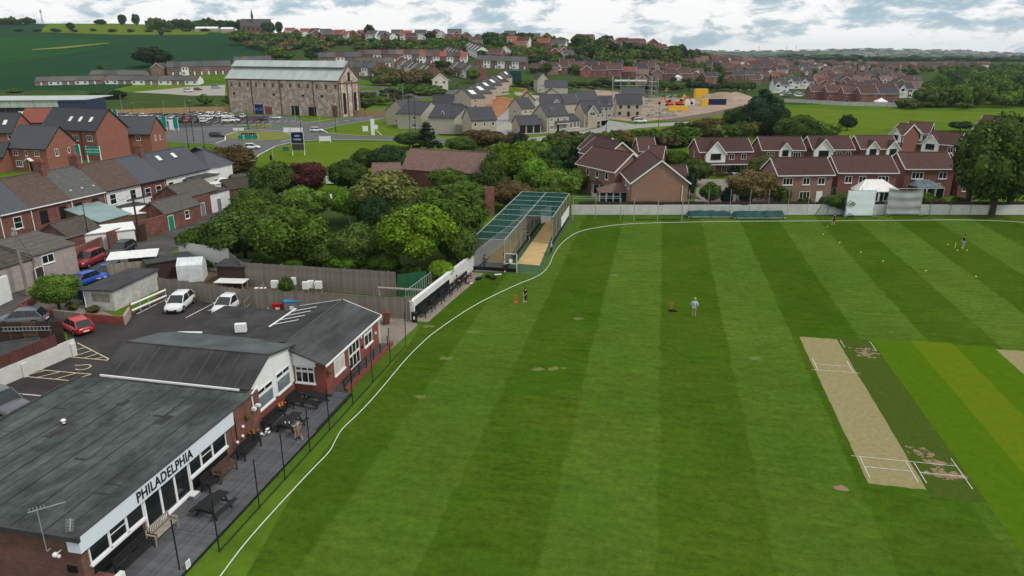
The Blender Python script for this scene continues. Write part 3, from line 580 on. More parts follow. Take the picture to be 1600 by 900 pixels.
strip('green_strip', 19.25, 22.75, 33, 63.6, 'strip_green', .004); strip('yellow_strip', 22.65, 26.0, 33, 63.8, 'strip_yellow', .006); strip('green_strip', 25.95, 29.2, 33, 63.6, 'strip_green', .004)
strip('worn_strip', 16.45, 19.3, 38.8, 63.2, 'strip_worn', .006); strip('pitch', 13.27, 16.4, 39.6, 62.75, 'pitch_clay', .008); strip('pitch', 29.15, 32.2, 39.4, 63.1, 'pitch_clay', .008)
def blotch(px, py, rx, ry, seed, m='scar'):
 c = at(px, py); rg = random.Random(seed); q = MB(); z = .012
 for k in range(int(14 + rx * 48)):
  u, v = c.x + rg.gauss(0, rx * .5), c.y + rg.gauss(0, ry * .5); s_ = rg.uniform(.04, .17) * (1.6 if k < 9 else 1); z += .00005; n_ = 7
  q.add([(u + math.cos(i * 6.283 / n_) * s_ * rg.uniform(.5, 1.6), v + math.sin(i * 6.283 / n_) * s_ * rg.uniform(.5, 1.3), z) for i in range(n_)], [tuple(range(n_))])
 o = q.build('worn_patch', m); o['kind'] = 'stuff'; o['label'] = 'bare scuffed earth showing through the turf'
blotch(1353, 551, .95, 1.1, 1); blotch(1455, 718, .8, 1.6, 2); blotch(1478, 742, .9, .5, 3); blotch(1313, 763, .3, .2, 4)
for i, (x_, y_) in enumerate(((902, 498), (866, 576), (740, 519), (668, 510), (840, 577), (700, 560), (960, 430), (1180, 560), (655, 620))): blotch(x_, y_, .45, .2, 20 + i, 'straw')
cm = MB()
def cl(a0, b0, a1, b1): q = stripe(AB(a0, b0), AB(a1, b1), .042, .03); cm.add(q, [(0, 1, 2, 3)])
def creases(a0, a1, bowl, pop, endb):
 cl(a0, bowl, a1, bowl); cl(a0 - .5, pop, a1 + .5, pop); cl(a0, pop, a0, endb); cl(a1, pop, a1, endb)
bn = [ (lambda x, y: (x * math.cos(TH) - y * math.sin(TH), x * math.sin(TH) + y * math.cos(TH)))(*at(*q)[:2]) for q in ((1385, 733), (1375, 717), (1300, 571), (1304, 580.5), (1358, 752), (1270, 556))]
creases(13.5, 16.15, bn[0][1], bn[1][1], bn[0][1] - 1.2); creases(13.5, 16.15, bn[2][1], bn[3][1], bn[2][1] + 1.2)
cl(16.6, bn[1][1], 19.0, bn[1][1]); cl(16.6, bn[0][1], 19.0, bn[0][1]); cl(19.0, bn[1][1] + .9, 19.0, bn[0][1] - 1.3); cl(16.6, bn[1][1], 16.6, bn[0][1] - 1.2); cl(16.65, 60.9, 16.65, 62.6); cl(19.1, 60.6, 19.1, 62.8)
o = cm.build('crease_lines', 'marking'); o['kind'] = 'structure'
# boundary rope
RP = [(338, 910), (345, 899), (382, 850), (425, 801), (458, 765), (490, 731), (514, 706), (524, 688), (535, 670), (560, 646), (580, 625), (600, 602), (630, 566), (655, 540), (683, 516), (740, 478), (800, 448), (842, 430), (858, 414), (866, 396), (880, 378), (905, 362), (950, 353), (1000, 349), (1100, 346.5), (1200, 345.5), (1300, 345), (1420, 344), (1500, 343.6), (1560, 345), (1600, 347.5), (1680, 353)]
pts = [at(*q, .05) for q in RP]; rb = MB(); sm_pts = []
for i in range(len(pts) - 1):
 p0, p1, p2, p3 = pts[max(0, i - 1)], pts[i], pts[i + 1], pts[min(len(pts) - 1, i + 2)]
 for k in range(4):
  t = k / 4; sm_pts.append(.5 * ((2 * p1) + (-p0 + p2) * t + (2 * p0 - 5 * p1 + 4 * p2 - p3) * t * t + (-p0 + 3 * p1 - 3 * p2 + p3) * t ** 3))
for a, b in zip(sm_pts, sm_pts[1:]): rb.tube(a, b, .03, .03, 6)
tag(rb.build('boundary_rope', 'rope'), 'long white boundary rope curving over the mown cricket field', 'rope')
# ---------------------------------------------------------------- clubhouse
O = Vector((-18.24, 35.02, 0)); CT = R(78)
def CL(u, v, z=0): a = R(12); return Vector((O.x + u * math.sin(a) + v * math.cos(a), O.y + u * math.cos(a) - v * math.sin(a), z))
def cb(mb, u0, u1, v0, v1, z0, z1): mb.box(u0, -v1, z0, u1, -v0, z1); return mb
club = thing('clubhouse', 'long brick cricket clubhouse with grey felt roofs and a lettered white fascia', 'clubhouse', O, CT)
w = MB(); cb(w, -7.75, 6.6, -12.3, 0, -.3, 3.05); w.build('wall', 'brick_club', club)
# flat roof of overlapping felt strips
for i in range(14):
 v0 = -12.6 + i * .914; s_ = MB(); z = 3.10 + (i % 2) * .022 + .001 * rnd.random()
 cuts = [-8.0, -8 + rnd.uniform(3, 7), rnd.uniform(1.5, 4), 6.65]
 for k in range(3):
  f_ = MB(); cb(f_, cuts[k] + (.004 if k else 0), cuts[k + 1], v0, v0 + .93, 3.02, z + .004 * k); f_.build('felt_strip', 'felt', club)
for i in range(1, 14): f_ = MB(); v0 = -12.6 + i * .914; cb(f_, -7.9, 6.6, v0 - .012, v0 + .018, 3.1, 3.134); f_.build('felt_seam', 'flat_black', club)
for i in range(9): f_ = MB(); v0 = -12.6 + rnd.randint(0, 12) * .914; u_ = rnd.uniform(-7, 5.5); cb(f_, u_, u_ + .025, v0, v0 + .9, 3.1, 3.133); f_.build('felt_seam', 'flat_black', club)
for i in range(7): f_ = MB(); v0 = -12 + rnd.random() * 11; u_ = rnd.uniform(-7, 4); cb(f_, u_, u_ + rnd.uniform(.6, 2), v0, v0 + rnd.uniform(.3, .8), 3.1, 3.129); f_.build('felt_patch', 'felt_dark', club)
k_ = MB(); cb(k_, -8.08, -7.95, -12.6, .42, 2.94, 3.2); k_.bar((-8.0, 12.66, 3.12), (6.7, 12.66, 3.12), .13, .2); k_.build('roof_edge', 'flat_dark', club)
fs = MB(); cb(fs, -7.5, 4.25, .22, .34, 2.28, 3.2); cb(fs, -7.95, -7.5, .30, .34, 2.3, 3.18); cb(fs, -7.5, 4.25, -.02, .22, 2.28, 2.34); fa = fs.build('fascia', 'fascia', club)
fe = MB(); cb(fe, -7.99, -7.95, -.35, .34, 2.3, 3.18); fe.build('fascia_end', 'fascia', club)
fe = MB(); cb(fe, -8.02, 4.3, .2, .4, 3.2, 3.25); fe.build('fascia_capping', 'flat_dark', club)
fc_ = bpy.data.curves.new('t', 'FONT'); fc_.body = 'PHILADELPHIA'; fc_.size = .80; fc_.extrude = .012; fc_.space_character = 1.06; fc_.offset = .012
tmp = bpy.data.objects.new('t', fc_); C.objects.link(tmp); bpy.context.view_layer.update()
me = bpy.data.meshes.new_from_object(tmp); bpy.data.objects.remove(tmp); me.materials.append(MT['black_plastic'])
xs = [v.co.x for v in me.vertices]; w_ = max(xs) - min(xs)
lt = link('lettering', me, fa); u0_, u1_ = -4.3, .15; lt.rotation_euler = (R(90), 0, 0); lt.scale = ((u1_ - u0_) / w_, 1, 1); lt.location = (u0_, -.36, 2.46)
W0 = dict(fm='upvc', fw=.07)
us = [-7.3, -6.06, -4.87, -3.62, 1.18, 2.31, 3.66]
def cw(u0, u1, z, h, n=1, v=0.0, bars='', gm='glass', sill=True): return window(club, 'F', (u0 + u1) / 2, z, u1 - u0, h, n, bars=bars, gm=gm, off=v, sill=sill)
cw(-7.32, -6.04, 1.15, 1.12); cw(-6.04, -4.87, 1.15, 1.12, bars='c'); cw(-4.87, -3.66, 1.15, 1.12); cw(.1, 1.2, 1.1, 1.15); cw(1.2, 2.3, 1.1, 1.15, bars='c'); cw(2.3, 3.68, 1.1, 1.15)
for a, b in ((-3.55, -2.32), (-2.32, -1.16), (-1.16, .04)): cw(a, b, .28, 2.0, sill=False)
q = MB(); cb(q, -7.35, -3.6, .0, .14, 1.02, 1.14); cb(q, .06, 3.72, 0, .14, .98, 1.1); cb(q, -3.6, .1, 0, .2, .2, .28); cb(q, -3.66, -3.53, .0, .1, .28, 2.3); cb(q, .02, .12, 0, .1, .28, 2.3); q.build('sill', 'upvc', club)
for a, b in ((-7.2, -3.9), (.3, 3.6)): q = MB(); cb(q, a, b, .0, .05, .2, .97); q.build('dark_panel', 'black_plastic', club)
# recessed brick pier, downpipe, lamps
q = MB(); cb(q, 4.3, 7.6, -.3, .04, -.3, 3.0); q.build('pier', 'brick_old', club)
q = MB(); q.tube((6.7, -.1, 3.1), (6.7, -.16, 2.2), .05); q.tube((6.7, -.12, 3.1), (7.5, -.1, 3.3), .045); q.box(6.5, -.35, 2.0, 6.75, -.1, 2.2); q.box(6.95, -.4, 2.05, 7.2, -.1, 2.2); q.build('downpipe', 'upvc', club)
for u_, z_ in ((5.2, .9), (5.35, 1.5), (4.6, .8)): q = MB(); q.ball((u_, -.14, z_), .11); q.tube((u_, 0, z_), (u_, -.14, z_), .03); q.build('wall_lamp', 'upvc', club)
q = MB(); q.tube((4.7, -.08, 2.4), (4.7, -.08, .9), .035); q.build('drainpipe', 'black_metal', club)
q = MB(); q.ball((5.9, -.2, 1.9), .2, (1, .7, 1)); q.build('hanging_basket', 'leaf_olive', club)
# gabled middle hall
g2 = MB(); outline = [(7.6, 1.02), (13.05, 1.02), (13.05, 3.66), (9.75, 4.3), (7.6, 3.3)]
g2.prof(outline, .45, 11.2, 'y'); g2.build('rendered_wall', 'white_paint', club)
q = MB(); q.box(7.64, .43, -.3, 13.04, 11.1, 1.0); q.build('plinth', 'brick_plinth', club)
# left slope: eleven lapped roof sheets with light joints, right slope: felt
for i in range(11):
 y0 = .28 + i * 1.02; s_ = MB(); s_.slab((7.05, y0, 3.2 + .004 * (i % 2)), (9.75, y0, 4.5 + .004 * (i % 2)), (9.75, y0 + 1.035, 4.5 + .004 * (i % 2)), (7.05, y0 + 1.035, 3.2 + .004 * (i % 2)), .12); s_.build('roof_sheet', 'felt_dark', club)
 if i: s_ = MB(); s_.slab((7.1, y0, 3.235), (9.6, y0, 4.455), (9.6, y0 + .035, 4.455), (7.1, y0 + .035, 3.235), .02); s_.build('roof_batten', 'felt_grey', club)
q = MB(); q.slab((9.74, .28, 4.5), (13.3, .28, 3.82), (13.3, 11.4, 3.82), (9.74, 11.4, 4.5), .1); q.slab((13.3, 3.2, 3.82), (15.4, 3.2, 3.05), (15.4, 11.4, 3.05), (13.3, 11.4, 3.82), .1); q.build('roof_slope', 'felt_grey', club)
q = MB(); q.bar((7.0, .24, 3.16), (9.76, .24, 4.47), .07, .12); q.bar((9.76, .24, 4.47), (13.25, .24, 3.79), .07, .12); q.tube((9.75, .3, 4.51), (9.75, 11.3, 4.51), .05); q.build('roof_edge', 'flat_dark', club)
q = MB(); q.bar((6.95, .9, 3.16), (6.95, 11.3, 3.2), .1, .12); q.build('gutter', 'upvc', club)
cw(8.08, 10.1, 1.05, 1.0, 1, v=-.45, gm='glass_pale'); cw(8.08, 10.1, 2.1, .42, 2, v=-.45, sill=False); cw(10.6, 12.45, 1.08, 1.05, 1, v=-.45, gm='glass_pale'); cw(10.6, 12.45, 2.18, .42, 2, v=-.45, sill=False)
# brick extension
q = MB(); q.prof([(-2.1, -.3), (5.0, -.3), (5.0, 3.0), (1.05, 3.72), (-2.1, 2.68)], 13.05, 22.85, 'x'); q.build('extension_wall', 'brick_plinth', club)
q = MB(); q.prof([(-2.14, 2.62), (.42, 2.62), (.42, 3.5), (-2.14, 2.68)], 12.95, 13.04, 'x'); q.box(12.93, -1.35, 2.3, 13.04, .4, 2.64); q.build('white_soffit', 'upvc', club)
q = MB(); q.slab((12.6, -2.35, 2.72), (23.1, -2.35, 2.72), (23.1, 1.05, 3.86), (12.6, 1.05, 3.86), .12); q.build('roof_slope', 'felt_mid', club)
q = MB(); q.slab((13.6, 1.04, 3.86), (23.1, 1.04, 3.86), (23.1, 5.1, 2.98), (13.6, 5.1, 2.98), .12); q.build('roof_slope', 'felt_dark', club)
q = MB(); q.box(14.9, 5.0, 2.75, 21.9, 11.6, 2.95); q.build('flat_roof', 'felt_dark', club)
q = MB(); q.box(15.1, 5.0, -.3, 21.7, 11.4, 2.75); q.build('back_wall', 'brick_club', club)
q = MB(); q.tube((13.6, 1.05, 3.88), (23.1, 1.05, 3.88), .06); q.build('ridge', 'felt_grey', club)
q = MB(); q.bar((12.6, -2.4, 2.62), (23.1, -2.4, 2.62), .1, .13); q.bar((23.12, -2.4, 2.62), (23.12, 1.05, 3.78), .06, .2); q.bar((23.12, 1.05, 3.78), (23.12, 5.1, 2.9), .06, .2); q.tube((22.9, -2.2, 2.6), (22.9, -2.2, 0), .05); q.build('gutter', 'upvc', club)
for a in ((17.9, 5.05, 22.3, 5.05), ): q = MB(); q.bar((a[0], a[1], 3.03), (a[2], a[3], 3.03), .14, .05); q.build('white_trim', 'upvc', club)
for i in range(4): u_ = 18.4 + i * 1.05; q = MB(); q.bar((u_, 4.95, 3.05), (u_ + .35, 2.9, 3.49), .09, .03); q.build('white_trim', 'upvc', club)
q = MB(); q.bar((15.7, 9.6, 3.0), (15.3, 11.5, 3.0), .22, .12); q.build('white_trim', 'upvc', club)
def ew(u0, u1, z, h, **k): window(club, 'F', (u0 + u1) / 2, z, u1 - u0, h, off=2.1, **k)
ew(14.35, 16.1, 1.0, 1.1, n=2, gm='curtain'); ew(14.35, 16.1, 2.14, .36, n=2, sill=False); ew(19.9, 21.5, 1.0, 1.0, n=2); ew(19.9, 21.5, 2.04, .36, n=2, sill=False)
ew(16.9, 18.9, .3, 1.1, n=3, sill=False); ew(16.9, 18.9, 1.42, 1.0, n=3, sill=False)
for (vc, w2, n2) in ((-.45, 1.5, 3),):
 o = window(club, 'L', 0, 1.0, 1.5, .92, 3, sill=True, gm='glass'); o.location = (13.03, -.45, .95); o = window(club, 'L', 0, 1.9, 1.5, .34, 3, sill=False); o.location = (13.03, -.45, 1.9)
q = MB(); q.ball((13.2, -2.35, 1.95), .22); q.build('hanging_basket', 'leaf_olive', club)
for z_, u_ in ((2.1, 19.3), (1.2, 19.4), (1.3, 22.2)): q = MB(); q.box(u_ - .1, -2.2, z_, u_ + .1, -2.1, z_ + .2); q.build('wall_box', 'upvc' if u_ != 19.4 else 'black_plastic', club)
# things standing on the roofs
def onroof(name, label, cat, u, v, z, rz=0): return thing(name, label, cat, CL(u, v, z), CT + rz)
t = onroof('air_conditioner', 'white air conditioning unit standing on the flat black roof', 'air conditioner', 16.4, -6.6, 2.96, R(20))
q = MB(); q.box(-.2, -.42, .12, .2, .42, .78); q.build('case', 'upvc', t); q = MB(); q.tube((.2, 0, .45), (.215, 0, .45), .29, n=14); q.build('fan_grille', 'black_plastic', t); q = MB(); q.box(-.3, -.4, 0, .35, -.3, .12); q.box(-.3, .3, 0, .35, .4, .12); q.build('foot', 'flat_dark', t)
t = thing('tv_aerial', 'tall thin television aerial mast beside the near roof edge', 'aerial', CL(-8.05, -1.35, 2.3), CT)
q = MB(); q.tube((-.1, 0, 0), (-.1, 0, 2.3), .02); q.tube((-.1, 0, .0), (.1, 0, .0), .03); q.build('mast', 'galv', t); q = MB(); q.bar((-.35, .25, 2.2), (.7, -.75, 2.2), .03); [q.bar((-.3 + .1 * i, .0 + .2 - .1 * i, 2.22), (-.1 + .1 * i, .4 - .1 * i, 2.22), .012) for i in range(5)]; q.build('antenna', 'galv', t)
t = thing('tv_aerial', 'small comb-shaped aerial lying low behind the white fascia corner', 'aerial', CL(-7.6, -.1, 3.2), CT); q = MB(); q.bar((-.3, 0, .2), (.5, .7, .2), .03); [q.bar((-.25 + .09 * i, -.15 + .08 * i, .2), (-.35 + .09 * i, .2 + .08 * i, .2), .012) for i in range(9)]; q.tube((0, .3, -.2), (0, .3, .2), .02); q.build('antenna', 'galv', t)
t = thing('roof_hatch', 'low grey upstand box on the large flat roof', 'roof hatch', CL(-1.7, -4.6, 3.115), CT); q = MB(); q.box(-.6, -.35, 0, .6, .35, .12); q.build('lid', 'felt_grey', t)
for u_, v_, lab in ((.9, -8.6, 'small round roof vent in the middle of the flat roof'), (-1.1, -11.9, 'white round vent cap near the car park roof edge')):
 t = thing('roof_vent', lab, 'vent', CL(u_, v_, 3.11), CT); q = MB(); q.tube((0, 0, 0), (0, 0, .18), .08, n=10); q.ball((0, 0, .22), .15, (1, 1, .6), 10, 6); q.build('cap', 'upvc', t)
t = thing('security_camera', 'white security camera on the near brick end wall', 'camera', CL(-7.8, -.9, 2.2), CT); q = MB(); q.tube((0, 0, 0), (-.3, -.05, .05), .03); q.ball((-.42, -.05, .05), .13); q.ball((-.32, -.12, -.1), .09); q.build('camera_body', 'upvc', t)
t = thing('wall_sign', 'small dark box sign on the near brick end wall', 'sign', CL(-7.78, -.0, .9), CT); t.location = CL(-7.79, -.55, 1.0); q = MB(); q.box(-.06, -.25, 0, 0, .25, .35); q.build('panel', 'black_plastic', t)
# deck boards, each a piece
dk = MB(); cb(dk, -8.6, 13.6, .05, 3.75, -.1, .15); deck = struct('deck', dk, 'black_wood')
deck.location = O; deck.rotation_euler = (0, 0, CT)
bl = MB(); bl.box(0, 0, .152, 5.52, .128, .178); bme = bl.mesh('deck_board', 'deck')
for i in range(25):
 v = .06 + .147 * i
 for k in range(4):
  u = -8.6 + k * 5.55 + (i % 2) * 0
  if v > 3.45 and k == 3: continue
  o = link('deck_board', bme, deck, (u, -v - .142, 0))
dk = MB(); cb(dk, 13.6, 23.2, 2.1, 3.05, -.1, .12); o = struct('ramp', dk, 'asphalt_lane'); o.location = O; o.rotation_euler = (0, 0, CT)
dk = MB(); cb(dk, 13.9, 23.2, 3.05, 3.3, -.1, .34); o = dk.build('ramp_kerb_wall', 'brick_plinth'); o.location = O; o.rotation_euler = (0, 0, CT); tag(o, 'low red brick kerb wall along the clubhouse ramp', 'wall')
t = thing('ramp_railing', 'black curved handrail beside the clubhouse ramp', 'railing', O, CT)
for u_ in (13.6, 14.9, 16.3, 17.7, 19.2, 20.6, 22.2): q = MB(); q.tube((u_, -3.17, .3), (u_, -3.17, 1.25), .045); q.build('railing_post', 'black_metal', t)
for z_ in (1.22, .8): q = MB(); q.tube((13.6, -3.17, z_ - .25), (14.2, -3.17, z_), .035); q.tube((14.2, -3.17, z_), (17.7, -3.17, z_), .035); q.build('rail', 'black_metal', t)
t = thing('low_wall', 'low white-capped brick wall at the near end of the deck', 'wall', O, CT); q = MB(); q.box(-8.9, -1.1, 0, -7.0, -.05, .5); q.build('brickwork', 'brick_club', t); q = MB(); q.box(-8.9, -1.35, -.1, -6.85, -1.1, .62); q.build('rendered_face', 'white_paint', t)
# ball-stop net along the deck
t = thing('deck_net', 'row of thin black net posts along the deck edge with dark netting', 'net', O, CT)
for i, u_ in enumerate((-5.79, -4.01, -.23, 2.6, 5.75, 8.52, 12.26, 15.89, 19.6, 23.29)):
 q = MB(); v_ = 3.45 if i == 0 else 4.4; q.tube((u_, -v_, -.2), (u_, -v_, 3.05), .035); q.build('post', 'black_metal', t)
q = MB(); q.add([(-4.01, -4.42, .0), (23.3, -4.42, .0), (23.3, -4.42, 2.95), (-4.01, -4.42, 2.95)], [(0, 1, 2, 3)]); q.build('netting', 'net_thin', t)
q = MB(); q.bar((-4.0, -4.42, .06), (23.3, -4.42, .04), .05, .04); q.build('net_hem', 'black_plastic', t)
t = thing('notice', 'small white notice fixed low on the nearest net post', 'notice', CL(-5.79, 3.6, .25), CT); q = MB(); q.box(0, -.25, 0, .32, -.22, .42); q.build('board', 'upvc', t); q = MB(); [q.box(.05, -.256, .1 + .1 * i, .27, -.25, .13 + .1 * i) for i in range(3)]; q.build('print', 'grey_bin', t)
# ---------------------------------------------------------------- deck furniture
def bench(label, u, v, m, L=1.6, slats=True, rz=0, g='benches along the clubhouse wall', base=.18, world=None):
 t = thing('bench', label, 'bench', world or CL(u, v, base), CT + rz, g)      # local: seat faces -y
 for i in range(3): q = MB(); q.box(-L / 2, -.52 + .16 * i, .42, L / 2, -.39 + .16 * i, .45); q.build('seat_slat', m, t)
 q = MB(); q.bar((-L / 2, .0, .88), (L / 2, .0, .88), .06, .08); q.bar((-L / 2, .0, .5), (L / 2, .0, .5), .05, .06)
 if slats: n_ = int(L / .13); [q.bar((-L / 2 + .07 + (L - .14) * i / n_, .0, .5), (-L / 2 + .07 + (L - .14) * i / n_, .0, .86), .05, .02) for i in range(n_ + 1)]
 else: [q.box(-L / 2, -.01, .52 + .12 * i, L / 2, .02, .61 + .12 * i) for i in range(3)]
 q.build('backrest', m, t)
 for sx_ in (-1, 1):
  x = sx_ * (L / 2 - .04)
  for y in (-.5, 0): q = MB(); q.bar((x, y, 0), (x, y, .62 if y else .9), .07); q.build('leg', m, t)
  q = MB(); q.bar((x, -.56, .63), (x, .02, .66), .08, .04); q.build('armrest', m, t)
 return t
bench('pale teak slatted bench facing the deck by the lettered fascia', -3.7, .75, 'teak', 1.75)
bench('dark brown wooden bench beneath the far flat-roof windows', 1.9, .72, 'brown_wood', 1.7, False)
bench('long black bench in the corner below the nearest windows', -5.6, .72, 'black_wood', 2.4, False)
bench('black bench pushed against the wall beside the full-height glass doors', .75, .6, 'black_wood', 1.2, False)
bench('black bench standing before the brick pier with the white lamps', 4.5, .72, 'black_wood', 1.9, False)
bench('black bench below the first big window of the white gable', 8.2, .35, 'black_wood', 1.9, False)
bench('black bench in the corner where the white gable meets the extension', 11.2, .3, 'black_wood', 1.6, False)
def picnic(label, u, v, rz, m='black_wood'):
 t = thing('picnic_table', label, 'picnic table', CL(u, v, .18), CT + rz, 'black picnic tables on the deck')
 for i in range(5): q = MB(); q.box(-.9, -.37 + .15 * i, .72, .9, -.24 + .15 * i, .76); q.build('top_board', m, t)
 for s_ in (-1, 1):
  q = MB(); q.box(-.9, s_ * .75 - .13, .42, .9, s_ * .75 + .13, .46); q.build('seat', m, t)
 for x in (-.6, .6):
  q = MB(); q.bar((x, -.68, 0), (x, -.25, .72), .06, .09); q.bar((x, .68, 0), (x, .25, .72), .06, .09); q.bar((x, -.82, .38), (x, .82, .38), .05, .09); q.bar((x, -.35, .69), (x, .35, .69), .05, .07); q.build('trestle', m, t)
 return t
picnic('black picnic table nearest the camera on the grey deck', -1.3, 2.35, R(-6)); picnic('black picnic table beside the bending player in pink', 7.9, 1.95, R(-4)); picnic('black picnic table in front of the extension window', 11.5, 1.9, R(80))
def planter(label, u, v, fl=True, w=.7):
 t = thing('planter', label, 'planter', CL(u, v, .18), CT, 'black planters on the deck')
 q = MB(); q.box(-w / 2, -.25, 0, w / 2, .25, .5); q.build('tub', 'black_wood', t)
 if fl:
  q = MB(); rg = random.Random(u)
  for i in range(60): x, y = rg.uniform(-w / 2, w / 2), rg.uniform(-.25, .25); q.ball((x, y, .52 + rg.uniform(0, .12)), .05, nu=4, nv=3)
  q.build('foliage', 'leaf_olive', t); q = MB()
  for i in range(16): x, y = rg.uniform(-w / 2, w / 2), rg.uniform(-.25, .25); q.ball((x, y, .64 + rg.uniform(0, .05)), .04, nu=5, nv=3)
  q.build('flowers', 'flowers', t)
planter('black planter with orange flowers below the white gable windows', 9.8, .2, True); planter('black tub beside the brick pier end of the deck', 6.0, .35, True, .6); planter('small black box at the arm of the teak bench', -4.9, .55, False, .5)
t = thing('kit_bag', 'small grey and white bag by the sliding door sill', 'bag', CL(-.35, .5, .18), CT); q = MB(); q.box(-.3, -.18, 0, .3, .15, .22); q.build('body', 'grey_bin', t); q = MB(); q.box(-.26, -.15, .2, .26, .12, .27); q.build('flap', 'upvc', t)
t = thing('cloth_bundle', 'heap of black and white striped cloth left by the bench', 'cloth', CL(6.8, .75, .18), CT); q = MB(); rg = random.Random(3)
for i in range(7): q.ball((rg.uniform(-.25, .25), rg.uniform(-.2, .2), .12 + .03 * i), .14, (1.3, .8, .6), 7, 5)
q.build('white_cloth', 'cloth_white', t, True); q = MB(); [q.bar((-.3 + .12 * i, -.25, .3), (-.2 + .12 * i, .25, .28), .04) for i in range(5)]; q.build('black_band', 'cloth_black', t)
for i, (u_, v_) in enumerate(((7.2, 2.0), (7.25, 2.25))):
 t = thing('cup', 'small pale cup on the end of the middle picnic table' + (', nearer the wall' if i == 0 else ', nearer the grass'), 'cup', CL(u_, v_, .945), 0, 'cups on the picnic table'); q = MB(); q.tube((0, 0, 0), (0, 0, .11), .035, .045, 8); q.build('body', 'upvc', t)
# litter-like white flowers / shavings by the deck edge
# ---------------------------------------------------------------- wheelie bins and the end yard
def wheelie(px, py, m, lid, label, g=None, rz=0, s=1.0):
 t = thing('wheelie_bin', label, 'wheelie bin', at(px, py), rz, g)
 q = MB(); v = [(-.24 * s, -.26 * s, .08), (.24 * s, -.26 * s, .08), (.24 * s, .26 * s, .08), (-.24 * s, .26 * s, .08), (-.29 * s, -.33 * s, 1.0 * s), (.29 * s, -.33 * s, 1.0 * s), (.29 * s, .33 * s, 1.0 * s), (-.29 * s, .33 * s, 1.0 * s)]
 q.add(v, [(0, 3, 2, 1), (4, 5, 6, 7), (0, 1, 5, 4), (1, 2, 6, 5), (2, 3, 7, 6), (3, 0, 4, 7)]); q.build('body', m, t)
 q = MB(); q.prof([(-.4 * s, 1.0 * s), (.36 * s, 1.0 * s), (.36 * s, 1.07 * s), (0, 1.12 * s), (-.4 * s, 1.06 * s)], -.32 * s, .32 * s, 'x'); q.build('lid', lid, t)
 q = MB(); q.bar((-.28 * s, .4 * s, 1.0 * s), (.28 * s, .4 * s, 1.0 * s), .04); q.build('handle', m, t)
 for x in (-.27, .27): q = MB(); q.tube((x * s - .03, .22 * s, .1), (x * s + .03, .22 * s, .1), .1, n=10); q.build('wheel', 'tyre', t)
wheelie(604, 506, 'brown_bin', 'brown_bin', 'brown wheelie bin on the concrete beside the clubhouse end', rz=R(100), s=1.08)
for i, (px, py) in enumerate(((427, 476), (444, 481), (459, 475), (470, 476), (473, 482), (486, 476), (497, 476), (492, 481))):
 wheelie(px, py, 'brown_bin', 'brown_bin', ['brown wheelie bin leftmost behind the red bin', 'brown wheelie bin just behind the blue-lidded container', 'brown wheelie bin half hidden by the blue lid', 'brown wheelie bin right behind the white box lid', 'pale-lidded brown wheelie bin next to the blue-lidded container', 'brown wheelie bin third from the right by the fence', 'rightmost brown wheelie bin at the timber fence', 'brown wheelie bin in front of the rightmost pair'][i], 'brown wheelie bins at the timber fence', rz=R(180 + i * 9))
t = thing('waste_container', 'large grey waste container with a bright blue lid', 'bin', at(458, 487), R(8)); q = MB(); q.box(-.68, -.5, .15, .68, .5, 1.15); q.build('body', 'grey_bin', t)
q = MB(); q.prof([(-.54, 1.15), (.54, 1.15), (.54, 1.22), (0, 1.34), (-.54, 1.22)], -.72, .72, 'x'); q.build('lid', 'blue_lid', t); q = MB(); q.box(-.2, -.515, .4, .2, -.5, .75); q.build('notice', 'upvc', t)
t = thing('salt_bin', 'squat red grit bin with a pale lid edge', 'bin', at(436, 486), R(5)); q = MB(); q.box(-.5, -.38, 0, .5, .38, .8); q.build('body', 'red', t); q = MB(); q.slab((-.54, -.42, .82), (.54, -.42, .82), (.54, .42, 1.0), (-.54, .42, 1.0), .08); q.build('lid', 'red', t); q = MB(); q.box(-.2, -.4, .3, .2, -.38, .5); q.build('label', 'upvc', t)
def cone(px, py, label, m='red', h=.75, g=None, c='cone', z=0):
 t = thing('traffic_cone', label, c, at(px, py, z), 0, g); q = MB(); q.box(-.2, -.2, 0, .2, .2, .04); q.build('base', m, t)
 q = MB(); q.tube((0, 0, .04), (0, 0, h), .15, .03, 10); q.build('body', m, t); q = MB(); q.tube((0, 0, h * .42), (0, 0, h * .68), .105, .068, 10); q.build('band', 'upvc', t)
cone(426, 484, 'red and white traffic cone left of the red grit bin'); cone(420, 486, 'white traffic cone at the left end of the bin store', 'upvc', .5)
t = thing('long_bench', 'long dark bench against the timber fence at the clubhouse end', 'bench', at(622, 492), R(-8)); q = MB(); q.box(-2.1, -.25, .42, 2.1, .2, .47); q.build('seat', 'brown_wood', t); q = MB(); [q.box(-2.1, .2, .55 + .18 * i, 2.1, .24, .68 + .18 * i) for i in range(3)]; q.build('backrest', 'brown_wood', t)
for x in (-1.9, -.6, .6, 1.9): q = MB(); q.bar((x, -.2, 0), (x, -.2, .42), .08); q.bar((x, .22, 0), (x, .22, 1.05), .08); q.build('leg', 'brown_wood', t)
t = thing('long_bench', 'dark slatted bench half hidden behind the extension roof', 'bench', at(580, 484), R(-12)); q = MB(); q.box(-1.6, -.25, .42, 1.6, .2, .47); q.build('seat', 'brown_wood', t); q = MB(); [q.box(-1.6, .2, .55 + .18 * i, 1.6, .24, .68 + .18 * i) for i in range(3)]; q.build('backrest', 'brown_wood', t)
for x in (-1.4, 1.4): q = MB(); q.bar((x, -.2, 0), (x, -.2, .42), .08); q.bar((x, .22, 0), (x, .22, 1.05), .08); q.build('leg', 'brown_wood', t)
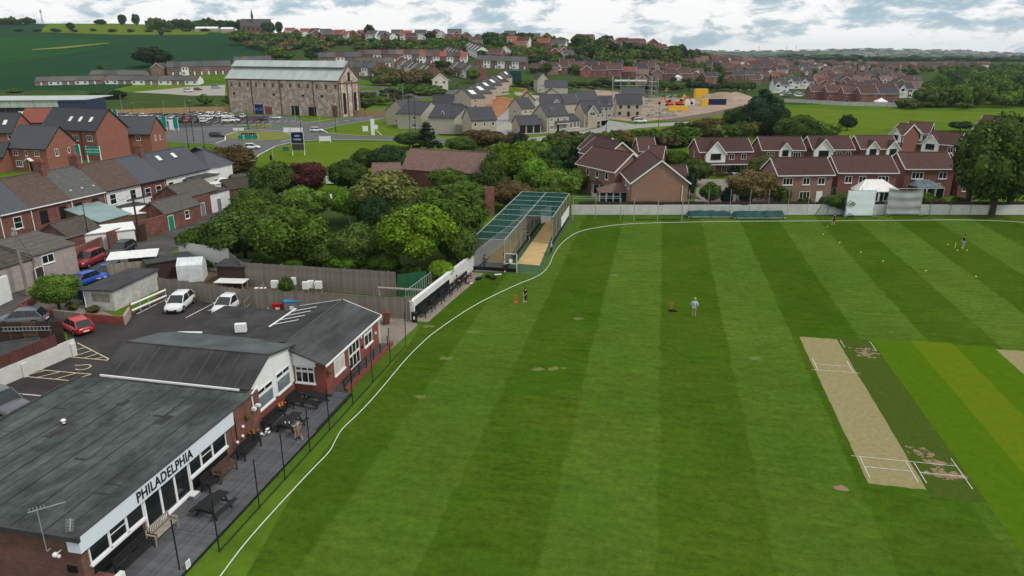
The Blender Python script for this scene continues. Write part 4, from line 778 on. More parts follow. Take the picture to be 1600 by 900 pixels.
t = thing('glazed_frame', 'old wooden window frame leaning on the timber fence', 'frame', at(562, 482), R(-6)); q = MB(); [q.bar(a, b, .1) for a, b in (((-.9, 0, .3), (.9, 0, .3)), ((-.9, 0, 1.3), (.9, 0, 1.3)), ((-.9, 0, .3), (-.9, 0, 1.3)), ((0, 0, .3), (0, 0, 1.3)), ((.9, 0, .3), (.9, 0, 1.3)))]; q.build('frame', 'teak', t); q = MB(); q.box(-.85, .02, .35, .85, .04, 1.25); q.build('pane', 'curtain', t)
t = thing('litter_bin', 'black litter bin at the end of the white boundary wall', 'bin', at(648, 503)); q = MB(); q.tube((0, 0, 0), (0, 0, .85), .24, .3, 12); q.build('drum', 'black_plastic', t); q = MB(); q.tube((0, 0, .85), (0, 0, .93), .32, n=12); q.build('rim', 'black_metal', t); q = MB(); q.box(-.06, -.3, .35, .06, -.27, .65); q.build('mark', 'upvc', t)
cone(606, 492, 'small red and white cone standing behind the long bench', 'red', .6); cone(614, 491, 'small red cone near the fence corner by the long bench', 'red', .5)
# ---------------------------------------------------------------- white boundary wall with seats, left of the nets
w0 = at(645, 500); wa = (at(740, 421) - w0).normalized(); wang = math.atan2(wa.y, wa.x); w0 = Vector((w0.x, w0.y, 0))
t = thing('boundary_wall', 'white painted boundary wall running from the fence corner past the cricket nets', 'wall', w0, wang)
q = MB(); q.box(0, 0, -.2, 46, .25, 1.78); q.build('wall', 'wall_white', t); q = MB(); q.box(-.02, -.05, 1.78, 46, .3, 1.86); q.build('coping', 'white_paint', t); q = MB(); q.box(.0, -.2, -.1, .14, -.004, 1.8); q.build('end_pier', 'white_paint', t)
q = MB(); q.box(.16, -.02, .0, 9.5, -.003, 1.15); q.build('seat_shade_sheet', 'black_plastic', t)  # black sheet painting in the dark seats and their shade below the white strip
P_ = MB(); P_.box(-.2, -1.6, -.1, 16, 0, .022); o = struct('paving', P_, 'paving'); o.location = w0; o.rotation_euler = (0, 0, wang)
def wp(a, b, z=0): return Vector((w0.x + a * math.cos(wang) + b * math.sin(wang), w0.y + a * math.sin(wang) - b * math.cos(wang), z))
for i, a in enumerate((1.6, 4.0, 6.4, 8.6, 10.9, 12.8)):
 bench(['black bench nearest the white wall end', 'second black bench along the white wall', 'third black bench along the white wall', 'fourth black bench under the white wall', 'black bench just beyond the dark boarding', 'farthest black bench along the white wall'][i], 0, 0, 'black_wood', 1.7, False, g='benches along the white boundary wall', world=wp(a, .45, .02), rz=wang - CT)
# far wall behind the field
WY = at(1200, 335.5).y
t = thing('boundary_wall', 'long low white painted wall along the far side of the cricket field', 'wall', (9.2, WY, 0), 0)
xs_ = [0, 13.5, 14.2, 26, 27.2, 40.5, 41, 58, 75, 92]
for i, (a, b) in enumerate(zip(xs_, xs_[1:])): q = MB(); hh = (1.5, 1.46, 1.52, 1.44, 1.58, 1.5, 1.55, 1.5, 1.45)[i]; q.box(a, 0, -.2, b, .22 + .002 * i, hh); q.build('wall_section', 'wall_white', t)
t = thing('garden_fence', 'dark close-boarded fence behind the far white wall', 'fence', (9.2, WY + .9, 0), 0)
for i in range(30): q = MB(); x = 1.1 + i * 2.45; hh = 1.85 + .05 * math.sin(i * 2.1); q.box(x, 0, 0, x + 2.4, .06, hh); q.build('panel', 'timber_dark', t)
t = thing('ball_stop_net', 'row of thin net posts along the far white wall', 'net', (0, WY - .5, 0), 0)
for i, px in enumerate((1076, 1107, 1141, 1172, 1201, 1232, 1263, 1455, 1487, 1519, 1547)):
 g = at(px, 338); q = MB(); q.tube((g.x, 0, 0), (g.x - .0, 0, 4.0), .04); q.build('post', 'galv' if px < 1300 else 'steel_green', t)
q = MB(); q.add([(at(1076, 338).x, .02, .3), (at(1263, 338).x, .02, .3), (at(1263, 338).x, .02, 4), (at(1076, 338).x, .02, 4)], [(0, 1, 2, 3)]); q.build('netting', 'net_thin', t)
t = thing('practice_cage', 'low dark net cage frame standing on the grass corner', 'net cage', (0, 0, 0), 0)
cg = [at(895, 345), at(930, 343), at(969, 345), at(990, 346), at(1027, 346), at(1065, 346)]
for g in cg: q = MB(); q.tube((g.x, g.y, 0), (g.x, g.y, 3.4), .05); q.build('post', 'galv', t)
q = MB(); q.bar((cg[0].x, cg[0].y, 3.4), (cg[2].x, cg[2].y, 3.4), .06); q.bar((cg[0].x, cg[0].y + 2, 3.3), (cg[2].x, cg[2].y + 2, 3.3), .06); q.build('top_rail', 'galv', t)
q = MB(); q.add([(cg[0].x, cg[0].y, 0), (cg[5].x, cg[5].y, 0), (cg[5].x, cg[5].y, 3.2), (cg[0].x, cg[0].y, 3.2)], [(0, 1, 2, 3)]); q.build('netting', 'net_thin', t)
for x0, x1 in ((989, 1062),): a, b = at(x0, 338), at(x1, 344); q = MB(); q.box(a.x, b.y - .1, .02, b.x, b.y, .2); q.build('net_hem', 'net_dark', t)
# ---------------------------------------------------------------- cricket nets
Hn = 3.7
fl_, fm_, bl_, bm2 = at(740, 371, Hn), at(788, 375, Hn), at(816, 299, Hn), at(853, 301, Hn)
br_ = at(891, 302, Hn); mr2 = at(863, 340, Hn); ml2 = at(820, 337, Hn)
nets = thing('cricket_nets', 'green cricket practice nets with a white frame over two lanes', 'cricket nets', (0, 0, 0))
ax = (bm2 - fm_); ax.z = 0; Ln = ax.length; ax.normalize(); px_ = Vector((ax.y, -ax.x, 0)); og_ = Vector((fm_.x, fm_.y, 0))
wl_ = (fl_ - fm_).dot(px_); wr_ = (mr2 - fm_).dot(px_); rs = (ml2 - fm_).dot(ax)
def NP(a, b, z): return og_ + px_ * a + ax * b + Vector((0, 0, z))
def fbar(a, b, r=.05, m='tin', nm='frame_tube'): q = MB(); q.tube(a, b, r, r, 6); q.build(nm, m, nets)
for z in (Hn,):
 for a, s_ in ((wl_, 0), (0, 0), (wr_, rs)): fbar(NP(a, s_, z), NP(a, Ln, z), .045)
nb = 9
for i in range(nb + 1):
 b = Ln * i / nb; fbar(NP(wl_, b, Hn + .01), NP(0, b, Hn + .01), .032)
 if b >= rs - .5: fbar(NP(0, max(b, rs), Hn + .02), NP(wr_, max(b, rs), Hn + .02), .032)
for i in range(nb + 1):
 b = Ln * i / nb
 for a in (wl_, 0, wr_):
  if a == wr_ and b < rs - .5: continue
  bb = max(b, rs) if a == wr_ else b; fbar(NP(a, bb, 0), NP(a, bb, Hn), .045, 'galv', 'frame_post')
def npan(a0, b0, z0, a1, b1, z1, m, nm='netting', flat=False):
 q = MB()
 if flat: q.add([NP(a0, b0, z0), NP(a1, b0, z0), NP(a1, b1, z0), NP(a0, b1, z0)], [(0, 1, 2, 3)])
 else: q.add([NP(a0, b0, z0), NP(a1, b1, z0), NP(a1, b1, z1), NP(a0, b0, z1)], [(0, 1, 2, 3)])
 q.build(nm, m, nets)
for i in range(nb):
 b0, b1 = Ln * i / nb, Ln * (i + 1) / nb
 npan(wl_, b0, Hn - .03, 0, b1, 0, 'net_green', flat=True)
 if b1 > rs + .5: npan(0, max(b0, rs), Hn - .03, wr_, b1, 0, 'net_green', flat=True)
npan(wl_, 0, .0, wl_, Ln, Hn, 'net_grey'); npan(wl_, 0, .3, 0, 0, Hn, 'net_grey'); npan(0, 0, 0, 0, Ln, Hn, 'net_beige'); npan(wr_, rs, 0, wr_, Ln, Hn, 'net_beige'); npan(wl_, Ln, 0, wr_, Ln, Hn, 'net_green')
npan(wr_ + .02, rs + 8, 0, wr_ + .02, Ln, 1.9, 'white_paint', 'white_sheet'); npan(wl_ + .1, Ln - 2, 0, 0, Ln - 2, 1.8, 'canvas_white', 'white_sheet'); npan(.1, Ln - 5, .0, 1.2, Ln - 2, 2.2, 'canvas_white', 'white_sheet')
q = MB(); q.bar(NP(wl_, -.05, .2), NP(wr_ * .42, -.05, .2), .15, .4); q.build('kick_board', 'black_plastic', nets)
q = MB(); q.bar(NP(wr_, rs, .2), NP(wr_, Ln, .2), .12, .4); q.bar(NP(0, .5, .2), NP(0, Ln, .2), .12, .4); q.build('kick_board', 'black_plastic', nets)
q = MB(); [q.tube(a, b, .04) for a, b in ((NP(.1, -.3, 0), NP(.1, -.3, 2.2)), (NP(wr_ * .42, -.3, 0), NP(wr_ * .42, -.3, 2.2)), (NP(.1, -.3, 2.2), NP(wr_ * .42, -.3, 2.2)), (NP(.1, -.3, 1.05), NP(wr_ * .42, -.3, 1.05)))]; q.build('gate_frame', 'white_paint', nets)
npan(.1, -.3, .1, wr_ * .42, -.3, 2.2, 'net_dark'); q = MB(); a_ = NP(wr_ * .17, -.36, 1.2); q.box(a_.x, a_.y - .02, 1.15, a_.x + .45, a_.y, 1.6); q.build('notice', 'upvc', nets)
def npatch(nm, a0, b0, a1, b1, m, off): return patch(nm, [NP(a0, b0, 0), NP(a1, b0, 0), NP(a1, b1, 0), NP(a0, b1, 0)], m, off, world=True)
npatch('net_surround', wl_, -.6, wr_ + .5, Ln, 'mat_green', .006)
patch('net_surround', [at(804, 428), at(828, 429), at(846, 418), at(852, 409), at(806, 412)], 'mat_green', .007, world=True)
for pl_, nm in (([(759, 410), (789, 412), (822, 360), (800, 355)], 'a'), ([(807, 412), (843, 415), (864, 365), (864, 344), (856, 343)], 'b')): patch('batting_mat', pl_, 'mat_tan', .018)
patch('net_surround', [at(741, 424), at(788, 425), at(789, 413), at(758, 411)], 'grey_bin', .012, world=True)
# ---------------------------------------------------------------- sight screens and pitch covers
def screen(x0p, x1p, ybp, ytp, label, m, seed, yw):
 a, b = at(x0p, ybp), at(x1p, ybp); h = topz(a, ytp); L = b.x - a.x
 t = thing('sight_screen', label, 'sight screen', (a.x, a.y, 0), 0)
 nx, nz = 26, 14; me = bpy.data.meshes.new('sheet'); V = []; rg = random.Random(seed)
 for j in range(nz + 1):
  for i in range(nx + 1):
   x, z = L * i / nx, .35 + (h - .35) * j / nz; k = math.sin(j * 1.25 + seed + .9 * math.sin(i * .12)) * .045 + noise.noise((i * .12, j * .3, seed)) * .07
   V.append((x, k * yw, z - (.15 * math.sin(math.pi * i / nx) * (1 if j == nz else 0)) * yw))
 me.from_pydata(V, [], [(j * (nx + 1) + i, j * (nx + 1) + i + 1, (j + 1) * (nx + 1) + i + 1, (j + 1) * (nx + 1) + i) for j in range(nz) for i in range(nx)]); me.polygons.foreach_set('use_smooth', [True] * len(me.polygons)); me.materials.append(MT[m]); link('sheet', me, t)
 for x in (-.05, L + .05): q = MB(); q.tube((x, .08, 0), (x, .08, h + .15), .05); q.tube((x, .08, h * .8), (x, 1.3, .1), .04); q.tube((x, -.9, .1), (x, 1.3, .1), .04); q.tube((x, -.9, .1), (x, 0, 1.6), .035); q.build('side_frame', 'galv', t)
 q = MB(); q.tube((0, .08, .25), (L, .08, .25), .06); q.tube((0, .12, h), (L, .12, h), .05); q.tube((0, 1.3, .12), (L, 1.3, .12), .04); q.tube((L * .5, .1, .2), (L * .5, .1, h + .5), .04); q.build('cross_bar', 'galv', t)
 for x in (-.05, L + .05):
  for y in (-.85, 1.25): q = MB(); q.tube((x - .05, y, .12), (x + .05, y, .12), .12, n=10); q.build('wheel', 'tyre', t)
screen(1320, 1363, 339.5, 298, 'flat white sight screen, left of the pair by the far wall', 'canvas_white', 2, .3); screen(1384, 1436, 337, 295, 'grey creased sight screen, right of the pair by the far wall', 'canvas_grey', 5, 1.6)
t = thing('net_tripod', 'tall leaning green tripod poles beside the white sight screen', 'frame', at(1297, 338)); q = MB(); [q.tube(a, b, .05) for a, b in (((-2.4, 0, 0), (0, .5, 4.2)), ((2.2, 0, 0), (.4, .5, 4.4)), ((-.4, .3, 0), (.1, .5, 4.5)), ((3.6, -1.5, .1), (1.6, 0, 1.0)))]; q.build('poles', 'steel_green', t)
def cover(x0, x1, yb, hp, label, seed):
 a, b = at(x0, yb), at(x1, yb); L = b.x - a.x; t = thing('pitch_cover', label, 'pitch cover', (a.x, a.y, 0), 0, 'green pitch covers by the far wall')
 nx, ny = 30, 8; V = []; rg = random.Random(seed)
 for j in range(ny + 1):
  for i in range(nx + 1):
   s_ = j / ny; x = L * i / nx; z = .28 + hp * .85 * math.sin(math.pi * min(1, s_ * 1.05)) ** .6 * (.96 + .04 * math.sin(i * .8 + seed)) * (1 if 0 < i < nx else .3); y = s_ * 1.9; z += noise.noise((x * .9, s_ * 3, seed)) * .14
   V.append((x, y, max(.12, z)))
 me = bpy.data.meshes.new('tarpaulin'); me.from_pydata(V, [], [(j * (nx + 1) + i, j * (nx + 1) + i + 1, (j + 1) * (nx + 1) + i + 1, (j + 1) * (nx + 1) + i) for j in range(ny) for i in range(nx)]); me.polygons.foreach_set('use_smooth', [True] * len(me.polygons)); me.materials.append(MT['tarp']); link('tarpaulin', me, t)
 q = MB(); q.bar((-.1, -.05, .2), (L + .1, -.05, .2), .1, .12); q.bar((-.1, 1.95, .2), (L + .1, 1.95, .2), .1); [q.bar((x, -.05, .2), (x, 1.95, .2), .08) for x in (0, L / 2, L)]; q.build('trolley_frame', 'galv', t)
 for x in (.3, L / 2, L - .3): q = MB(); q.tube((x - .06, -.05, .13), (x + .06, -.05, .13), .13, n=10); q.build('wheel', 'tyre', t)
cover(1076, 1144, 341, .8, 'left pitch cover, green tarpaulin slumped over its trolley', 1); cover(1147, 1227, 342.5, .95, 'right pitch cover, long green tarpaulin on a low trolley', 4)
q = MB(); a = at(1133, 338); t = thing('spare_frame', 'bare bent cover frame between the two pitch covers', 'frame', a); [q.tube(u_, v_, .04) for u_, v_ in (((-1.5, 0, 0), (-.6, 0, 1.5)), ((-.6, 0, 1.5), (.2, 0, 0)), ((-.6, 0, 1.5), (1.2, .3, 1.4)))]; q.build('poles', 'galv', t)
# ---------------------------------------------------------------- people
def skin(name, m, joints, edges, parent, sub=1):
 me = bpy.data.meshes.new(name); ks = list(joints); me.from_pydata([joints[k][0] for k in ks], [(ks.index(a), ks.index(b)) for a, b in edges], [])
 o = link(name, me, parent); md = o.modifiers.new('s', 'SKIN'); md.use_smooth_shade = True
 for i, k in enumerate(ks): r = joints[k][1]; me.skin_vertices[0].data[i].radius = (r, r)
 me.skin_vertices[0].data[0].use_root = True; sb = o.modifiers.new('d', 'SUBSURF'); sb.levels = sub; sb.render_levels = sub; me.materials.append(MT[m]); return o
def person(px, py, face, label, top, bottom, shoes='cloth_black', hair='hair', h=1.72, bend=0, arms='side', z=0, sleeves='short', legs='long', hold=None, stride=.0, loc=None, cap=None, group=None, sit=False):
 g = Vector(loc) if loc is not None else at(px, py, z); t = thing('person', label, 'person', g, face, group); t.scale = (h / 1.75,) * 3   # local: faces -y
 V = Vector; cb_, sb_ = math.cos(bend), math.sin(bend)
 def up(x, y, zz): zz -= .92; return V((x, y * cb_ - zz * sb_, .92 + zz * cb_ + y * sb_)) if not sit else V((x, y, .92 + zz - .42))
 hz = .92 if not sit else .50
 J = dict(pelvis=(V((0, 0, hz)), .135), waist=(up(0, 0, 1.08), .125), chest=(up(0, 0, 1.32), .15), neck=(up(0, 0, 1.48), .058), headb=(up(0, -.015, 1.56), .085), headt=(up(0, 0, 1.68), .092))
 E = [('pelvis', 'waist'), ('waist', 'chest'), ('chest', 'neck'), ('neck', 'headb'), ('headb', 'headt')]
 arm = dict(side=(((.24, .02, 1.16), (.26, -.06, .92)), ((.24, .02, 1.16), (.26, -.06, .92))), front=(((.24, -.06, 1.18), (.12, -.30, 1.1)), ((.24, -.06, 1.18), (.12, -.30, 1.12))), down=(((.2, -.12, 1.12), (.08, -.34, .92)), ((.2, -.12, 1.12), (.06, -.36, .9))),
               head=(((.24, -.08, 1.22), (.1, -.16, 1.5)), ((.22, .02, 1.16), (.2, -.1, .94))), akimbo=(((.33, .05, 1.16), (.17, -.03, .98)), ((.33, .05, 1.16), (.17, -.03, .98))))[arms]
 for s_, nm, (el, ha) in ((1, 'r', arm[0]), (-1, 'l', arm[1])):
  J['sh' + nm] = (up(s_ * .18, 0, 1.42), .062); J['el' + nm] = (up(s_ * el[0], el[1], el[2]), .045); J['wr' + nm] = (up(s_ * ha[0], ha[1], ha[2]), .03)
  d = (J['wr' + nm][0] - J['el' + nm][0]).normalized(); w_ = J['wr' + nm][0]; J['pa' + nm] = (w_ + d * .07, .034)
  E += [('chest', 'sh' + nm), ('sh' + nm, 'el' + nm), ('el' + nm, 'wr' + nm), ('wr' + nm, 'pa' + nm)]
  sd_ = V((s_ * .3, .2, .9)).cross(d).normalized()
  for k in range(4): J['f%s%d' % (nm, k)] = (w_ + d * (.13 + (.0, .02, .015, -.01)[k]) + sd_ * (k - 1.5) * .024 + V((0, -.015, 0)), .009); J['g%s%d' % (nm, k)] = (w_ + d * .10 + sd_ * (k - 1.5) * .02, .011); E += [('pa' + nm, 'g%s%d' % (nm, k)), ('g%s%d' % (nm, k), 'f%s%d' % (nm, k))]
  J['t' + nm] = (w_ + d * .07 + sd_ * .055, .011); E += [('wr' + nm, 't' + nm)]
  st_ = stride * s_
  if sit: J['hi' + nm] = (V((s_ * .09, -.05, hz)), .09); J['kn' + nm] = (V((s_ * .12, -.45, .50)), .06); J['an' + nm] = (V((s_ * .12, -.47, .09)), .042); J['to' + nm] = (V((s_ * .13, -.62, .04)), .038)
  else: J['hi' + nm] = (V((s_ * .09, 0, .87)), .095); J['kn' + nm] = (V((s_ * .11, -.02 - st_ * .5, .49)), .06); J['an' + nm] = (V((s_ * .12, .02 - st_, .09)), .042); J['to' + nm] = (V((s_ * .14, -.15 - st_, .04)), .038)
  E += [('pelvis', 'hi' + nm), ('hi' + nm, 'kn' + nm), ('kn' + nm, 'an' + nm), ('an' + nm, 'to' + nm)]
 skin('body', 'skin', J, E, t)
 def sub(nm, m, ks, es, f, add=.012): skin(nm, m, {k: (J[k][0], J[k][1] * f + add) for k in ks}, es, t)
 mid = {}
 def mk(k, a, b, tt, f=1.0): J[k] = (J[a][0].lerp(J[b][0], tt), (J[a][1] * (1 - tt) + J[b][1] * tt) * f)
 for nm in 'rl': mk('sl' + nm, 'sh' + nm, 'el' + nm, .75); mk('shn' + nm, 'hi' + nm, 'kn' + nm, .8); mk('cu' + nm, 'kn' + nm, 'an' + nm, .85)
 ks = ['chest', 'waist', 'pelvis', 'shr', 'shl', 'slr', 'sll']; es = [('chest', 'waist'), ('waist', 'pelvis'), ('chest', 'shr'), ('chest', 'shl'), ('shr', 'slr'), ('shl', 'sll')]
 if sleeves == 'long': ks += ['elr', 'ell', 'wrr', 'wrl']; es += [('slr', 'elr'), ('sll', 'ell'), ('elr', 'wrr'), ('ell', 'wrl')]
 sub('shirt', top, ks, es, 1.08)
 ks = ['pelvis', 'hir', 'hil', 'shnr', 'shnl']; es = [('pelvis', 'hir'), ('pelvis', 'hil'), ('hir', 'shnr'), ('hil', 'shnl')]
 if legs == 'long': ks += ['knr', 'knl', 'cur', 'cul']; es += [('shnr', 'knr'), ('shnl', 'knl'), ('knr', 'cur'), ('knl', 'cul')]
 sub('trousers' if legs == 'long' else 'shorts', bottom, ks, es, 1.08, .014)
 for nm in 'rl': sub('shoe', shoes, ['an' + nm, 'to' + nm], [('an' + nm, 'to' + nm)], 1.15, .012)
 hd = J['headt'][0]; q = MB(); q.ball(hd + V((0, .015, .03)), .112, (1, 1.08, .95), 10, 7); q.build('cap' if cap else 'hair', cap or hair, t, True)
 fz = J['headb'][0]; q = MB(); [q.ball(fz + V((x, -.085, .06)), .012, nu=5, nv=4) for x in (-.032, .032)]; q.build('eyes', 'cloth_black', t); q = MB(); q.ball(fz + V((0, -.1, .03)), .02, nu=6, nv=4); [q.ball(fz + V((x, 0, .04)), .028, (.5, 1, 1), 6, 5) for x in (-.095, .095)]; q.build('nose_and_ears', 'skin', t)
 q = MB(); q.box(fz.x - .025, fz.y - .093, fz.z - .02, fz.x + .025, fz.y - .08, fz.z - .012); q.build('mouth', 'cloth_red', t)
 if hold == 'bat':
  w_ = J['par'][0]; bt = thing('cricket_bat', 'wooden bat held by the ' + ' '.join(label.replace('person ', 'player ').split()[:9]), 'cricket bat', g + Matrix.Rotation(face, 3, 'Z') @ (w_ * h / 1.75), face); q = MB(); q.tube((0, 0, .12), (.0, -.05, -.16), .018); q.build('handle', 'black_plastic', bt); q = MB(); q.bar((0, -.05, -.16), (.03, -.22, -.68), .1, .04); q.build('blade', 'teak', bt)
 return t
person(468, 687, R(60), 'person in pale pink shirt and beige shorts bending over by the picnic table', 'cloth_pink', 'cloth_beige', 'cloth_black', bend=R(50), arms='down', loc=CL(6.75, 3.0, .18), sleeves='short', legs='short', h=1.8, hold='bat')
person(1084, 494, R(155), 'person in pale blue top and grey shorts seen from behind on the field', 'cloth_pale_blue', 'cloth_grey', 'cloth_white', 'hair_grey', h=1.82, arms='akimbo', sleeves='long', legs='short')
person(821, 472, R(-30), 'person in all black with a bat inside the rope below the nets', 'cloth_black', 'cloth_black', 'cloth_white', h=1.5, arms='down', hold='bat')
person(757, 419, R(-60), 'person in dark red top standing outside the left practice lane', 'cloth_red', 'cloth_black', 'cloth_black', h=1.6, arms='front', sleeves='long')
person(788, 425, R(100), 'person in pale aqua shirt and dark trousers by the net gate', 'cloth_aqua', 'cloth_navy', 'cloth_white', h=1.55, arms='front')
person(0, 0, R(20), 'person in navy blue batting inside the right practice lane', 'cloth_navy', 'cloth_navy', 'cloth_white', h=1.6, arms='front', loc=at(824, 377), hold='bat', cap='cloth_navy')
person(861, 397, R(-110), 'person with grey top watching at the open side of the nets', 'cloth_grey', 'cloth_black', 'cloth_black', 'hair_grey', h=1.65, arms='side', sleeves='long')
person(1302, 351, R(200), 'person in black near the far rope beside the white sight screen', 'cloth_black', 'cloth_black', 'cloth_white', h=1.6, arms='side', legs='short', stride=.12)
person(1504, 388, R(-60), 'person in black vest and pale trousers by the yellow stump on the field', 'cloth_black', 'cloth_grey', 'cloth_white', h=1.75, arms='head', stride=.14)
person(0, 0, wang + R(0), 'person in a red top sitting on a bench by the white wall', 'cloth_red', 'cloth_black', 'cloth_black', loc=wp(10.9, .3, .0), sit=True, arms='front', h=1.55)
person(0, 0, R(-70), 'person in a grey shirt standing inside the left practice lane', 'cloth_grey', 'cloth_black', 'cloth_white', loc=at(751, 408), arms='side', h=1.65)
# stumps, cones, bags
def stumps(px, py, label, m='orange', n=3, h=.72, base=True):
 t = thing('stumps', label, 'stumps', at(px, py));
 for i in range(n): q = MB(); x = (i - (n - 1) / 2) * .11; q.tube((x, 0, 0), (x, 0, h), .022, n=6); q.build('stump', m, t)
 if base: q = MB(); q.box(-.22, -.12, 0, .22, .12, .04); q.build('base', m, t); q = MB(); q.box(-.15, -.02, h, .15, .02, h + .03); q.build('bail', m, t)
stumps(806, 472, 'orange plastic stumps beside the player in black', h=.75); stumps(1049, 485, 'orange plastic stumps with a dark bag at their foot', h=.75); stumps(1492, 388, 'single yellow stump near the player in the vest', 'lime', 1, .8, False); stumps(785, 424, 'tall orange stumps by the net gate', 'orange', 3, .9)
t = thing('kit_bag', 'small black bag lying at the orange stumps on the field', 'bag', at(1050, 486)); q = MB(); q.ball((0, -.1, .12), .2, (2.0, 1, .6), 10, 6); q.ball((.35, -.2, .05), .1, (2, 1, .4), 8, 5); q.build('body', 'black_plastic', t, True)
for i, (px, py, lab) in enumerate(((748, 437, 'dark kit bag on the grass left of the net entrance'), (763, 434, 'black kit bag nearest the net kick board'), (772, 436, 'green and black kit bag on the grass by the nets'))):
 t = thing('kit_bag', lab, 'bag', at(px, py), rnd.uniform(0, 3), 'kit bags on the grass by the nets'); q = MB(); q.ball((0, 0, .18), .3, (1.7, .8, .65), 10, 6); q.build('body', 'black_plastic', t, True); q = MB(); q.tube((-.2, -.1, .3), (.2, -.1, .36), .03); q.build('strap', 'tarp' if i == 2 else 'grey_bin', t)
t = thing('clothing_pile', 'red and white clothes dropped on the grass near the wall seats', 'clothes', at(733, 443)); q = MB(); q.ball((0, 0, .08), .25, (1.5, 1, .4), 8, 5); q.build('red_top', 'cloth_red', t, True); q = MB(); q.ball((.2, -.15, .08), .16, (1.4, 1, .4), 8, 5); q.build('white_top', 'cloth_white', t, True)
t = thing('cricket_pad', 'white batting pad lying on the grass at the net gate', 'pad', at(778, 430)); q = MB(); q.bar((-.4, 0, .08), (.4, .1, .08), .2, .1); q.build('body', 'upvc', t)
t = thing('coat', 'orange top hanging on the net gate post', 'clothing', at(788, 413)); q = MB(); q.ball((0, -.2, 1.3), .22, (.7, .5, 1.6), 8, 6); q.build('fabric', 'orange', t, True)
mk0 = None
for i, (px, py, lab) in enumerate(((1312, 379, 'first, farthest left'), (1293, 354.5, 'by the far rope near the player in black'), (1286, 366, 'second from the far rope'), (1345, 394, 'second in the slanting line, below the sight screen'), (1380, 408, 'third in the slanting line'), (1447, 423, 'fourth in the slanting line'), (1525, 432, 'rightmost, last in the slanting line'), (1481, 382, 'left of the yellow stump'), (1496, 391, 'just below the yellow stump'), (1511, 391, 'at the feet of the player in the vest'))):
 t = thing('marker_cone', 'pale yellow marker disc, ' + lab, 'marker cone', at(px, py), 0, 'marker discs on the outfield'); q = MB(); q.tube((0, 0, 0), (0, 0, .05), .105, .05, 12); q.build('disc', 'lime', t)
